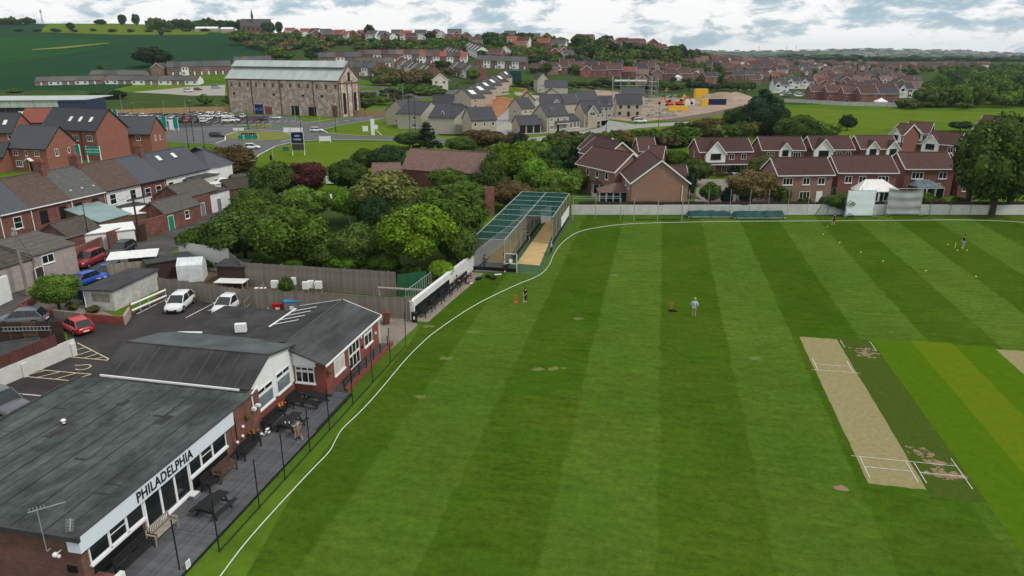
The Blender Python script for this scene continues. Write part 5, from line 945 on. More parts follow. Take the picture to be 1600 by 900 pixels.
# ---------------------------------------------------------------- cars
def car_proto(kind='hatch'):
 L, Wd, Hh, z0, hb, xs = dict(hatch=(4.1, 1.76, 1.47, .2, .82, (-1.15, -.35, 1.45, 1.95)), suv=(4.6, 1.9, 1.75, .26, 1.0, (-1.05, -.35, 1.95, 2.2)), estate=(4.7, 1.85, 1.5, .22, .86, (-1.25, -.45, 1.6, 2.25)), van=(4.6, 1.85, 1.85, .22, 1.0, (-1.45, -.75, 2.15, 2.28)))[kind]
 t = thing('car', 'car', 'car'); h = Wd / 2; a = L / 2         # nose towards -x
 st = [(-a, h * .62, z0 + .12, hb - .30), (-a + .12, h * .84, z0 + .02, hb - .14), (-a + .45, h * .96, z0, hb - .06), (xs[0], h, z0, hb + .02), (0, h, z0, hb + .05), (a - .7, h, z0, hb + .07), (a - .15, h * .93, z0 + .03, hb + .02), (a, h * .8, z0 + .14, hb - .16)]
 V = []; Fc = []
 for (x, w, zb, zt) in st:
  m_ = (zb + zt) / 2; ring = [(w * .86, zb), (w * .99, zb + .12), (w, m_), (w * .97, zt - .1), (w * .86, zt), (w * .3, zt + .035)]
  V += [(x, y, z) for y, z in ring] + [(x, -y, z) for y, z in ring[::-1]]
 n = 12
 for i in range(len(st) - 1): Fc += [(i * n + k, i * n + (k + 1) % n, (i + 1) * n + (k + 1) % n, (i + 1) * n + k) for k in range(n)]
 Fc += [tuple(range(n))[::-1], tuple(range((len(st) - 1) * n, len(st) * n))]
 q = MB(); q.add(V, Fc); q.build('body', 'car_white', t, True)
 zb = hb + .03; w0_, w1_ = h * .88, h * .72
 def fr(nm, m, x0, x1, x2, x3, wb, wt, z0_, z1_, par=t):
  q = MB(); q.add([(x0, -wb, z0_), (x3, -wb, z0_), (x3, wb, z0_), (x0, wb, z0_), (x1, -wt, z1_), (x2, -wt, z1_), (x2, wt, z1_), (x1, wt, z1_)], [(0, 3, 2, 1), (4, 5, 6, 7), (0, 1, 5, 4), (1, 2, 6, 5), (2, 3, 7, 6), (3, 0, 4, 7)]); return q.build(nm, m, par)
 fr('windows', 'glass', xs[0], xs[1], xs[2], xs[3], w0_, w1_, zb, Hh - .05)
 q = MB(); r_ = [(xs[1] - .06, w1_ * .9, Hh - .06), (xs[1] + .35, w1_ + .02, Hh + .02), (xs[2] - .5, w1_ + .01, Hh), (xs[2] + .06, w1_ * .9, Hh - .07)]
 V = []; [V.extend([(x, -w, z - .03), (x, -w * .8, z + .03), (x, w * .8, z + .03), (x, w, z - .03)]) for x, w, z in r_]; q.add(V, [(i * 4 + k, i * 4 + k + 1, i * 4 + k + 5, i * 4 + k + 4) for i in range(3) for k in range(3)]); ro = q.build('car_roof', 'car_white', t, True)
 mid = (xs[1] + xs[2]) / 2
 for s_ in (-1, 1):
  q = MB()
  q.bar((xs[0] - .02, s_ * w0_, zb - .02), (xs[1], s_ * w1_, Hh - .05), .07, .05); q.bar((xs[3] + .02, s_ * w0_, zb - .02), (xs[2], s_ * w1_, Hh - .05), .1, .06)
  q.bar((mid, s_ * (w0_ + .01), zb), (mid, s_ * (w1_ + .01), Hh - .05), .05, .07); q.build('pillars', 'car_white', t)
  q = MB(); q.ball((xs[0] + .35, s_ * (h + .08), hb + .12), .1, (.6, 1, .7), 6, 5); q.build('mirror', 'car_white', t)
  q = MB(); q.ball((-a + .2, s_ * h * .7, hb - .24), .16, (.9, 1.1, .5), 8, 5); q.build('headlight', 'lamp_clear', t)
  q = MB(); q.ball((a - .08, s_ * h * .76, hb - .08), .14, (.6, .9, 1.1), 8, 5); q.build('tail_light', 'lamp_red', t)
  for x in (-a + .82, a - .78):
   q = MB(); q.tube((x, s_ * (h - .22), .32), (x, s_ * (h + .015), .32), .33, n=14); w_ = q.build('wheel', 'tyre', t); q = MB(); q.tube((x, s_ * (h - .02), .32), (x, s_ * (h + .025), .32), .2, n=10); q.build('rim', 'rim', w_)
 q = MB(); q.box(-a - .02, -h * .55, z0 + .08, -a + .1, h * .55, z0 + .3); q.build('grille', 'black_plastic', t)
 for x in (-a - .03, a - .02): q = MB(); q.box(x, -.26, .42, x + .05, .26, .53); q.build('number_plate', 'upvc', t)
 return t
CARP = {k: car_proto(k) for k in ('hatch', 'suv', 'estate', 'van')}
used_ = set()
def car(px, py, ang, col, label, kind='hatch', group=None, cat='car', s=1, g=None):
 g = g or G(px, py); p_ = CARP[kind]
 r = dup(p_, g + Vector((0, 0, .02)), ang, label, group, dict(body=col, car_roof=col, pillars=col, mirror=col), (s, s, s)); r['category'] = cat; r.name = 'van' if cat == 'van' else 'car'; return r
def dirto(a, b, z=0): p_, q_ = at(*a, z), at(*b, z); return math.atan2(q_.y - p_.y, q_.x - p_.x)
# ---------------------------------------------------------------- asphalt, street and car park markings
patch('undergrowth', [at(286, 420), at(300, 380), at(420, 322), at(560, 300), at(640, 290), at(760, 320), at(752, 372), at(700, 418), at(668, 452), at(622, 462), at(382, 444)], 'rough', .006)
patch('car_park', [Vector(v) for v in ((-46, 20, 0), (-46, 46, 0), (-37, 55.5, 0), (-41.5, 62, 0), (-36.6, 63, 0), (-36.5, 74, 0), (-25, 69, 0), (-9.9, 63.4, 0), (-12, 57, 0), (-15, 44, 0), (-19.5, 20, 0))], 'asphalt', .004, world=True)
patch('paving', [at(560, 530), at(600, 485), at(645, 500), at(653, 508), at(612, 545), at(590, 545)], 'paving', .010, world=True)
patch('road', [at(-260, 560), at(-120, 520), at(0, 505), at(30, 492), at(135, 492), at(125, 452), at(200, 425), at(300, 378), at(430, 322), at(452, 312), at(445, 300), at(335, 325), at(240, 372), at(150, 400), at(60, 435), at(0, 452), at(-300, 500)], 'asphalt_lane', .006, world=True)
patch('road', [at(120, 480), at(30, 492), at(0, 505), at(-150, 545), at(-150, 600), at(0, 520), at(60, 512), at(122, 523), at(190, 500)], 'asphalt', .008, world=True)
mk = MB(); mk2 = MB()
for a, b in (((214, 491), (263, 466)), ((290, 497), (338, 472)), ((0, 613), (80, 620)), ((325, 486), (345, 476)), ((92, 424), (124, 428)), ((105, 435), (125, 427))): mk.add(stripe(at(*a), at(*b), .11, .02), [(0, 1, 2, 3)])
Y = [((121, 536), (170, 561)), ((170, 561), (166, 564)), ((89, 556), (166, 563)), ((116, 541), (100, 548)), ((133, 543), (98, 553)), ((143, 548), (115, 557)), ((152, 553), (130, 560)), ((161, 558), (148, 561)), ((50, 577), (143, 585)), ((33, 588), (121, 596)), ((72, 579), (33, 588)), ((95, 581), (58, 590)), ((120, 583), (84, 593)), ((143, 585), (108, 595))]
for a, b in Y: mk2.add(stripe(at(*a), at(*b), .09, .02), [(0, 1, 2, 3)])
c_ = at(130, 574); pts = [c_ + Vector((math.cos(t) * .55, math.sin(t) * .5, 0)) for t in [i * .42 - 2.4 for i in range(12)]]
for a, b in zip(pts, pts[1:]): mk2.add(stripe(a, b, .1, .02), [(0, 1, 2, 3)])
mk2.add(stripe(at(117, 571), at(127, 571), .1, .022), [(0, 1, 2, 3)])
for q, m_ in ((mk, 'marking'), (mk2, 'marking_yellow')): o = q.build('parking_lines', m_); o['kind'] = 'structure'
car(282, 481, dirto((300, 458), (264, 488)) + math.pi, 'car_white', 'white hatchback parked nose out in front of the timber fence')
car(357, 484, dirto((375, 465), (338, 492)) + math.pi, 'car_white', 'white car half hidden behind the felt roof edge')
car(122, 517, dirto((112, 508), (137, 521)), 'car_bright_red', 'bright red small car seen from behind at the fence corner', s=.92)
car(5, 645, dirto((22, 646), (-30, 630)) , 'car_grey', 'dark grey car nosing out beside the flat roof at the left edge', 'suv');
car(38, 506, dirto((20, 506), (60, 504)), 'car_grey', 'dark car behind the brown garden fence, only its windows showing', 'hatch')
car(140, 414, dirto((160, 400), (120, 418)) + math.pi, 'car_red', 'dark red four-wheel-drive car parked in the back lane', 'suv')
car(192, 396, dirto((180, 402), (208, 386)), 'car_black', 'black car parked ahead of the dark red one in the lane', 'estate')
car(170, 433, dirto((180, 427), (158, 440)) + math.pi, 'car_blue', 'bright blue car partly hidden behind the white car port roof', 'hatch')
car(131, 445, dirto((150, 437), (122, 447)) + math.pi, 'car_blue', 'blue car bonnet showing beside the green bins', 'hatch', s=.9)
car(362, 352, dirto((340, 357), (375, 345)), 'car_dark_blue', 'dark blue car half hidden by the hedge at the lane end')
# ---------------------------------------------------------------- fences of separate boards
def fence(name, label, a, b, h0, h1, m, bw=.15, cat='fence', posts=2.4, rail=True, world=False, gap=.01, curve=None, zz0=0, back=True):
 A, B = (Vector(a), Vector(b)) if world else (at(*a), at(*b)); L = (B - A).length; an = math.atan2(B.y - A.y, B.x - A.x); t = thing(name, label, cat, (A.x, A.y, 0), an)
 n = max(2, int(L / bw)); cache = {}
 for i in range(n):
  x = L * i / n; f = i / n; hh = round((h0 + (h1 - h0) * (curve(f) if curve else f)) + rnd.uniform(-.03, .03), 2); k = hh
  if k not in cache: q = MB(); q.box(0, -.012, .05 + zz0, L / n - gap, .012, hh); cache[k] = q.mesh('board', m)
  link('board', cache[k], t, (x, rnd.uniform(-.008, .008) - .03, 0))
 np_ = int(L / posts) + 1
 for i in range(np_): q = MB(); x = min(L, i * posts); hh = h0 + (h1 - h0) * (x / L); q.box(x - .05, 0, -.1, x + .05, .1, hh + .04); q.build('post', m, t)
 if rail:
  for z in (.35, .75): q = MB(); q.bar((0, .03, h0 * z), (L, .03, h1 * z), .05, .08); q.build('rail', m, t)
 return t
fence('timber_fence', 'weathered timber fence behind the white hatchback, between white garage and steps', (250, 462), (402, 485), 2.0, 2.0, 'timber')
fence('timber_fence', 'long weathered timber fence behind the bins, ending at the white wall', (402, 485), (645, 499), 2.1, 2.15, 'timber')
fence('timber_fence', 'tall weathered timber fence at the foot of the tree bank', (380, 446), (620, 464), 2.6, 2.7, 'timber')
fence('timber_fence', 'white washed board fence below the overgrown hedge', (284, 416), (362, 428), 3.0, 3.0, 'wall_white', .3)
fence('timber_fence', 'brown board fence continuing from the white washed boards', (362, 428), (382, 446), 2.7, 2.6, 'timber')
fence('garden_fence', 'low dark red board fence along the lane corner', (203, 420), (275, 428), 1.5, 1.5, 'timber_red', .14)
fence('garden_fence', 'dark board fence rising to the lane behind the plastic greenhouse', (270, 424), (312, 408), 1.5, 2.2, 'timber_dark', .2)
t = thing('green_screen', 'dark green mesh screen beside the white wall end', 'screen', at(622, 464), dirto((622, 464), (668, 458))); L_ = (at(668, 458) - at(622, 464)).length
for i in range(3): q = MB(); q.box(L_ * i / 3, 0, 0, L_ * (i + 1) / 3 - .03, .05, 2.4); q.build('panel', 'green_bin', t)
t = thing('handrail_fence', 'metal railing on the slope at the white wall end', 'railing', wp(0, -.6, 0), wang);
for i in range(12): q = MB(); q.tube((i * .55, 0, 0), (i * .55, 0, 2.9 - .02 * i), .025); q.build('rail_bar', 'galv', t)
q = MB(); q.tube((0, 0, 2.85), (6.1, 0, 2.85), .03); q.build('rail', 'galv', t)
t = thing('timber_barrier', 'pale round timber barrier behind the fence by the green screen', 'barrier', at(592, 470), dirto((592, 470), (641, 472))); q = MB(); q.tube((0, 0, 1.4), (5.2, 0, 1.3), .13); q.build('rail', 'teak', t); [ (lambda q: (q.tube((x, 0, 0), (x, 0, 1.4), .11), q.build('post', 'teak', t)))(MB()) for x in (.1, 4.3)]
# steps/ramp railing near second white car
t = thing('timber_steps', 'weathered timber stair rail beside the half-hidden white car', 'stairs', at(383, 487), dirto((383, 487), (407, 479))); [ (lambda q: (q.bar((0, 0, z), (2.4, 0, z + 1.2), .07, .1), q.build('handrail', 'timber', t)))(MB()) for z in (.3, 1.0)]; [ (lambda q: (q.bar((x, 0, 0), (x, 0, 1.2 + x * .5), .09), q.build('post', 'timber', t)))(MB()) for x in (0, 1.2, 2.4)]
# left garden: white wall with dark fence on top
A = at(-60, 631); B = at(121, 553); an = math.atan2(B.y - A.y, B.x - A.x); L_ = (B - A).length
t = thing('garden_wall', 'white painted brick wall with piers beside the disabled parking bays', 'wall', (A.x, A.y, 0), an); q = MB(); q.box(0, 0, -.2, L_, .22, 1.35); q.build('wall', 'wall_white', t)
for x in (L_ - .3, L_ - 4.6, L_ - 9.2): q = MB(); q.box(x - .22, -.14, -.1, x + .22, .0, 1.1); q.build('pier', 'wall_white', t)
t = thing('garden_fence', 'dark brown board fence standing on top of the white brick wall', 'fence', (A.x, A.y, 1.35), an)
for i in range(int(L_ / 2)): q = MB(); q.box(i * 2.0, .06, 0, i * 2 + 1.96, .12, .95); q.build('panel', 'timber_red' if i > L_ / 2 - 4 else 'timber_dark', t)
t = thing('garden_fence', 'brown panel fence along the lane with a ladder hung on it', 'fence', at(-20, 545), dirto((-20, 545), (108, 548))); A2 = at(-20, 548); B2 = at(106, 545); t.location = A2; L2 = (B2 - A2).length; t.rotation_euler.z = math.atan2(B2.y - A2.y, B2.x - A2.x)
for i in range(6): q = MB(); q.box(L2 * i / 6, 0, 0, L2 * (i + 1) / 6 - .06, .05, 2.5); [q.box(L2 * i / 6, -.03, z, L2 * (i + 1) / 6 - .06, 0, z + .08) for z in (.4, 1.2, 2.2)]; q.build('panel', 'timber_dark' if i % 3 else 'brown_wood', t)
t = thing('ladder', 'silver ladder hung along the brown garden fence', 'ladder', t.location, t.rotation_euler.z); q = MB(); q.bar((1.6, -.06, 2.1), (5.6, -.06, 2.1), .05); q.bar((1.6, -.06, 1.75), (5.6, -.06, 1.75), .05); q.build('stile', 'galv', t)
for i in range(13): q = MB(); q.bar((1.8 + i * .3, -.06, 1.75), (1.8 + i * .3, -.06, 2.1), .04); q.build('rung', 'galv', t)
patch('lawn', [at(-80, 600), at(-20, 549), at(106, 546), at(112, 556), at(0, 604)], 'strip_green', .02)
t = thing('garden_shed', 'small shed roof in dark felt behind the white brick wall', 'shed', at(-12, 582), R(25)); walls(3.2, 2.6, 1.3, .5).build('wall', 'timber_dark', t); roof(3.2, 2.6, 1.3, .5, 'x', .2, .2).build('roof', 'flat_dark', t)
t = thing('parasol', 'folded white garden parasol leaning by the brown fence', 'parasol', at(14, 566), .5); q = MB(); q.tube((0, 0, 0), (-.7, .4, 2.2), .05, .14, 8); q.build('canopy', 'sheet_pale', t); q = MB(); q.tube((.15, 0, 0), (.15, 0, 1.2), .07); q.build('pole', 'yellow', t)
# brick enclosure with tree, garage etc
def wall_run(label, pts, h, m, name='garden_wall', th=.22, h2=None):
 A = at(*pts[0]); t = thing(name, label, 'wall', A)
 for i, (a, b) in enumerate(zip(pts, pts[1:])):
  P0, P1 = at(*a) - A, at(*b) - A; q = MB(); q.bar(P0 + Vector((0, 0, h / 2)), P1 + Vector((0, 0, h / 2)), th + .002 * i, h); q.build('wall_section', m[i] if isinstance(m, list) else m, t)
 return t
wall_run('low red brick wall with a grey middle length round the small tree garden', [(32, 489), (86, 497), (135, 503), (195, 508), (205, 492)], .85, ['brick_plinth', 'timber', 'brick_plinth', 'grey_render'])
wall_run('low brick wall along the lane side of the small tree garden', [(32, 487), (60, 470)], .8, 'brick_old')
patch('lawn', [at(40, 488), at(60, 471), at(140, 478), at(190, 498), at(130, 500)], 'paving', .02)
tree(93, 484, 74, 425, 'green', 'small round green tree inside the low brick garden wall')
tree(146, 489, 22, 478, 'olive', 'small dark shrub at the foot of the white garage', 'bush'); tree(116, 484, 26, 474, 'olive', 'low spreading shrub right of the small garden tree', 'bush')
wheelie(123, 466, 'green_bin', 'green_bin', 'green wheelie bin behind the small tree', s=1.15, rz=3); wheelie(133, 467, 'navy', 'tarp', 'dark blue-green wheelie bin next to the green one', s=1.15, rz=3)
g1, g2, g3 = at(140, 481), at(180, 486), at(250, 451)
t = thing('garage', 'white painted block garage with a sloping dark felt roof', 'garage', (g2.x, g2.y, 0), math.atan2((g3 - g2).y, (g3 - g2).x)); L_ = (g3 - g2).length; Dg = (g2 - g1).length
q = MB(); q.box(0, 0, -.1, L_, Dg, 2.0); q.build('wall', 'block_white', t); q = MB(); q.slab((-.25, -.25, 2.2), (L_ + .1, -.25, 2.2), (L_ + .1, Dg + .25, 2.1), (-.25, Dg + .25, 2.1), .14); q.build('roof', 'flat_dark', t)
q = MB(); q.box(-.03, .35, .9, 0, Dg - .9, 1.7); q.build('blocked_window', 'timber', t); q = MB(); q.tube((-.06, Dg - .1, 0), (-.06, Dg - .1, 2.0), .05); q.build('downpipe', 'upvc', t)
g_ = at(232, 420, 2.0); t = thing('shed', 'flat dark felted shed roof beyond the white garage', 'shed', at(235, 440), R(35)); q = MB(); q.box(0, 0, 0, 4.6, 3.0, 1.95); q.build('wall', 'timber_dark', t); q = MB(); q.slab((-.2, -.2, 2.1), (4.8, -.2, 2.1), (4.8, 3.2, 2.0), (-.2, 3.2, 2.0), .1); q.build('roof', 'flat_dark', t)
t = thing('car_port', 'white corrugated car port roof behind the garage', 'car port', at(150, 448), R(20)); L_ = 7.2
for i in range(7): q = MB(); q.slab((1.0 + i * .72, 2.0, 2.3 + (i % 2) * .02), (1.0 + i * .72 + .73, 2.0, 2.3 + (i % 2) * .02), (1.0 + i * .72 + .73, 5.2, 2.4 + (i % 2) * .02), (1.0 + i * .72, 5.2, 2.4 + (i % 2) * .02), .04); q.build('roof_sheet', 'sheet_pale', t)
for x, y in ((1.1, 2.1), (5.9, 2.1), (1.1, 5.1), (5.9, 5.1)): q = MB(); q.bar((x, y, 0), (x, y, 2.3), .1); q.build('post', 'timber', t)
q = MB(); q.box(1, 1.9, 0, 6.0, 1.97, 1.9); q.build('side_panel', 'timber', t)
a_, b_ = at(207, 494), at(261, 470); t = thing('vehicle_barrier', 'white painted rail barrier leaning along the garage wall', 'barrier', (a_.x, a_.y, 0), math.atan2((b_ - a_).y, (b_ - a_).x)); L_ = (b_ - a_).length
for z in (.55, 1.15): q = MB(); q.tube((0, 0, z), (L_, 0, z), .1); q.build('rail', 'white_paint', t)
for i in range(5): q = MB(); q.tube((L_ * i / 4, .03, 0), (L_ * i / 4, .03, 1.35), .05); q.build('post', 'red' if i in (0, 3) else 'galv', t)
# tent greenhouse, sheds and garden clutter
t = thing('plastic_greenhouse', 'small tent-shaped greenhouse in white plastic sheeting', 'greenhouse', at(279, 442), R(12)); q = MB(); q.prof([(0, 0), (2.2, 0), (2.2, 1.9), (1.1, 2.55), (0, 1.9)], 0, 2.6, 'x'); q.build('sheeting', 'poly', t); q = MB(); [q.tube(a, b, .03) for x in (0, 1.3, 2.6) for a, b in (((x, 0, 0), (x, 0, 1.9)), ((x, 0, 1.9), (x, 1.1, 2.55)), ((x, 1.1, 2.55), (x, 2.2, 1.9)), ((x, 2.2, 0), (x, 2.2, 1.9)))]; q.build('hoops', 'upvc', t)
t = thing('garden_shed', 'dark wooden shed with a black felt roof by the back fence', 'shed', at(342, 446), R(-5)); q = MB(); q.box(0, 0, 0, 3.0, 2.2, 2.1); q.build('wall', 'timber_dark', t); q = MB(); q.slab((-.2, -.2, 2.25), (3.2, -.2, 2.25), (3.2, 2.4, 2.35), (-.2, 2.4, 2.35), .1); q.build('roof', 'flat_dark', t)
t = thing('garden_table', 'large pale board table top between the sheds and the fence', 'table', at(335, 455), R(-4)); q = MB(); q.box(0, 0, .9, 3.2, 1.6, .96); q.build('top', 'sheet_pale', t); [ (lambda q: (q.bar((x, y, 0), (x, y, .9), .09), q.build('leg', 'teak', t)))(MB()) for x, y in ((.2, .2), (3, .2), (.2, 1.4), (3, 1.4))]
t = thing('outdoor_unit', 'grey heat pump box beside the plastic greenhouse', 'heat pump', at(283, 447), .1); q = MB(); q.box(0, -.2, 0, .8, .1, .6); q.build('case', 'grey_bin', t); q = MB(); q.tube((.3, -.21, .3), (.3, -.2, .3), .22, n=12); q.build('fan_grille', 'black_plastic', t)
patch('garden_ground', [at(255, 460), at(240, 425), at(310, 412), at(380, 430), at(385, 447), at(622, 466), at(645, 480), at(645, 497), at(402, 483)], 'soil', .012)
for i, (px, py, w_, m_, lab) in enumerate(((431, 460, .7, 'upvc', 'white lounger cushion, leftmost garden clutter behind the fence'), (460, 455, .5, 'upvc', 'white cloth hanging by the round bush behind the fence'), (479, 462, .6, 'upvc', 'left pale box standing behind the long timber fence'), (487, 460, .6, 'sheet_pale', 'tall white board leaning behind the long timber fence'), (499, 461, .7, 'upvc', 'white box on the grey trolley behind the long timber fence'), (408, 461, 1.2, 'sheet_pale', 'flat white table top behind the fence, far left'))):
 t = thing('garden_box', lab, 'box', at(px, py), 0); q = MB(); q.box(-w_ / 2, -.2, .75, w_ / 2, .2, .8 + (.7 if i != 5 else .0)); q.build('body', m_, t); q = MB(); [q.bar((x * w_ / 2.4, 0, 0), (x * w_ / 2.4, 0, .75), .06) for x in (-1, 1)]; q.build('stand', 'galv', t)
tree(448, 462, 24, 431, 'green', 'round green garden bush between the two timber fences', 'bush')
# poles and lamps
def pole(px, py, pt, label, r=.16, m='bark', arms=True, wires=()):
 g = at(px, py); h = topz(g, pt); t = thing('telegraph_pole', label, 'pole', g); q = MB(); q.tube((0, 0, -.3), (0, 0, h), r, r * .75, 10); q.build('pole', m, t)
 if arms: q = MB(); q.box(-.12, -.3, h - .5, .12, .3, h - .2); q.tube((0, 0, h), (0, 0, h + .25), .16, n=8); q.build('cap_fitting', 'galv', t)
 for w in wires:
  q = MB(); P = [Vector((0, 0, h - .1)).lerp(Vector(w) - g, k / 8) - Vector((0, 0, math.sin(math.pi * k / 8) * 1.2)) for k in range(9)]
  for a, b in zip(P, P[1:]): q.tube(a, b, .02, .02, 4)
  q.build('wire', 'black_metal', t)
 return t
pole(44, 463, 360, 'tall wooden telegraph pole at the lane corner by the small tree', .17, 'timber', True, (at(64, 305, 5), at(124, 470, 1.0))); pole(219, 378, 297, 'wooden telegraph pole beside the back lane yard walls', .14, 'timber_dark', False, (at(170, 300, 5.2),))
def lamp(px, py, pt, label, m='black_metal', r=.07, arm=.7, g=None, drape=False, dirx=1, group=None):
 g = G(px, py) if g is None else g; h = topz(g, pt) - g.z; t = thing('street_lamp', label, 'street lamp', g, 0, group); q = MB(); q.tube((0, 0, 0), (0, 0, 1.2), r * 1.5, n=8); q.tube((0, 0, 1.2), (0, 0, h), r, r * .6, 8); q.build('column', m, t)
 q = MB(); q.tube((0, 0, h), (dirx * arm, 0, h + .05), .035); q.box(min(dirx * arm, 0) if 0 else dirx * arm - .3, -.12, h, dirx * arm + .3, .12, h + .12); q.build('lamp_head', 'galv', t); return t
lamp(143, 393, 319, 'dark street lamp among the yard walls of the terrace'); lamp(396, 300, 251, 'street lamp by the low outbuildings at the hedge end'); lamp(75, 262, 196, 'black street lamp before the nearest new brick house', dirx=1)
LG = 'street lamps round the car park and roundabout'
for i, (px, py, pt, m_) in enumerate(((295, 232, 176, 'black_metal'), (303, 221, 157, 'black_metal'), (321, 240, 187, 'black_metal'), (388, 202, 146, 'black_metal'), (257, 178, 158, 'galv'), (208, 183, 161, 'black_metal'), (290, 172, 153, 'galv'), (472, 225, 155, 'black_metal'), (500, 196, 144, 'galv'), (525, 207, 151, 'black_metal'), (191, 173, 148, 'galv'), (341, 190, 164, 'galv'), (462, 190, 160, 'galv'), (626, 175, 140, 'black_metal'), (631, 178, 131, 'galv'), (641, 216, 148, 'black_metal'), (650, 214, 150, 'black_metal'))):
 lamp(px, py, pt, ['thin lamp column left of the big hedge, nearest the terrace chimney', 'black lamp column just left of the black car on the road', 'tall black lamp column rising from the hedge beside the terrace', 'black lamp column right of the parked white pair', 'grey lamp column in the left half of the car park', 'black lamp column behind the new brick roofs', 'grey lamp column against the plank fence, middle of the car park', 'black lamp column behind the navy hoarding', 'grey lamp column in front of the old works', 'black lamp column on the lawn tip by the flagposts', 'grey lamp column farthest left by the plank fence', 'grey lamp column before the bushes at the works corner', 'short grey lamp column below the works doors', 'black lamp column left of the new stone houses', 'grey lamp column beside the green field edge of the new houses', 'left black lamp column in front of the first stone house', 'right black lamp column in front of the first stone house'][i], m_, .09, .5, group=LG)
lamp(857, 215, 169, 'black lamp column in front of the solar panel stone house'); lamp(947, 205, 163, 'black lamp column right of the blue car and stone houses'); lamp(1029, 198, 159, 'tall black lamp column at the building site entrance')
# ---------------------------------------------------------------- the brick terrace with its yards
ev = [(-45, 345), (0, 335), (45, 324), (111, 310), (160, 298), (211, 285), (252, 277), (325, 262)]
e0, e1 = at(45, 324, 5.2), at(325, 262, 5.2); td = (e1 - e0); td.z = 0; td.normalize(); tn = Vector((-td.y, td.x, 0)); ta = math.atan2(td.y, td.x)
def along(px, py): v = at(px, py, 5.2) - e0; return v.dot(td)
bk = [along(*q) for q in ev]
TS = [('roof_slate', 'brick_old', 'grey-roofed terrace house at the left edge, white window showing', [(.5, 2.9, 'upvc')]),
      ('roof_slate', 'brick_old', 'second terrace house, slate grey roof, one large white window', [(.55, 2.9, 'upvc')]),
      ('roof_brown', 'brick_old', 'brown-tiled terrace house with a dark blue-trimmed window', [(.3, 2.9, 'black_metal'), (.78, 2.9, 'black_metal')]),
      ('roof_grey', 'brick_old', 'terrace house with a worn dark grey roof and three small roof vents', [(.2, 2.9, 'black_metal'), (.7, 2.9, 'black_metal')]),
      ('roof_brown', 'white_render', 'white rendered terrace house under a brown tiled roof', [(.2, 3.0, 'upvc'), (.75, 3.0, 'upvc')]),
      ('roof_slate', 'brick_old', 'red brick terrace house with two white sash windows', [(.25, 2.7, 'upvc'), (.7, 2.7, 'upvc')]),
      ('roof_slate', 'white_render', 'long white rendered terrace end house with two skylights', [(.12, 2.8, 'upvc'), (.42, 2.8, 'upvc'), (.85, 3.0, 'upvc')])]
for i, (rm, wm2, lab, ws) in enumerate(TS):
 a, b = e0 + td * bk[i], e0 + td * bk[i + 1]; Lh = bk[i + 1] - bk[i]
 dz = .004 * i
 t = house((a.x, a.y), (b.x, b.y), 8.2 + dz, 5.2 + dz, 3.35 + dz, wm2, rm, lab, 'x', [('F', c, z, 1.15, 1.5, 2 if f != 'upvc' else 1, dict(fm=f, bars='c', gm='glass')) for c, z, f in ws], trim=None, cat='terraced house', group='houses of the old brick terrace', og=-.01, oh=.3, chim=[(1, .5, 8.0, 10.0, .75, 1.5, 'brick_old', 4)] if i in (2, 3, 5) else ())
 q = MB(); q.bar((0, -.34, 5.0), (Lh, -.34, 5.0), .12, .12); q.tube((.12, -.08, 5.0), (.12, -.08, .3), .06); q.build('gutter', 'upvc' if i in (1, 2, 3) else 'black_plastic', t)
 if i in (3,):
  for k in range(3): q = MB(); q.box(1 + k * 1.9, .75 , 5.98, 1.22 + k * 1.9, 1.0, 6.1); q.build('roof_vent', 'upvc', t)
 if i == 6:
  for c_ in (2.2, 5.6):
   q = MB(); q.slab((c_, 2.4, 7.33), (c_ + 1.0, 2.4, 7.33), (c_ + 1.0, 3.4, 8.13), (c_, 3.4, 8.13), .07); s_ = q.build('skylight', 'flat_dark', t); q = MB(); q.slab((c_ + .12, 2.5, 7.45), (c_ + .88, 2.5, 7.45), (c_ + .88, 3.3, 8.09), (c_ + .12, 3.3, 8.09), .03); q.build('pane', 'sheet_pale', s_)
# hipped end and white projecting wing
a = e0 + td * bk[7]; t = house((a.x, a.y), tuple((a + td * 6.3)[:2]), 8.0, 5.1, 3.1, 'white_render', 'roof_slate', 'white corner house with a hipped slate roof at the terrace end', 'hip', [('F', .3, 2.7, 1.0, 1.3, 1)], trim=None, cat='terraced house')
a = e0 + td * (bk[7] - 5.6) - tn * 2.6; t = thing('extension', 'flaking white rendered flat-roofed wing behind the terrace end', 'extension', (a.x, a.y, 0), ta); q = MB(); q.box(0, 0, 0, 4.8, 2.58, 4.3); q.build('wall', 'block_white', t); q = MB(); q.box(-.1, -.15, 4.3, 4.95, 2.58, 4.42); q.build('roof', 'flat_dark', t); window(t, 'F', 3.9, 2.6, .9, 1.2, 2, bars='c')
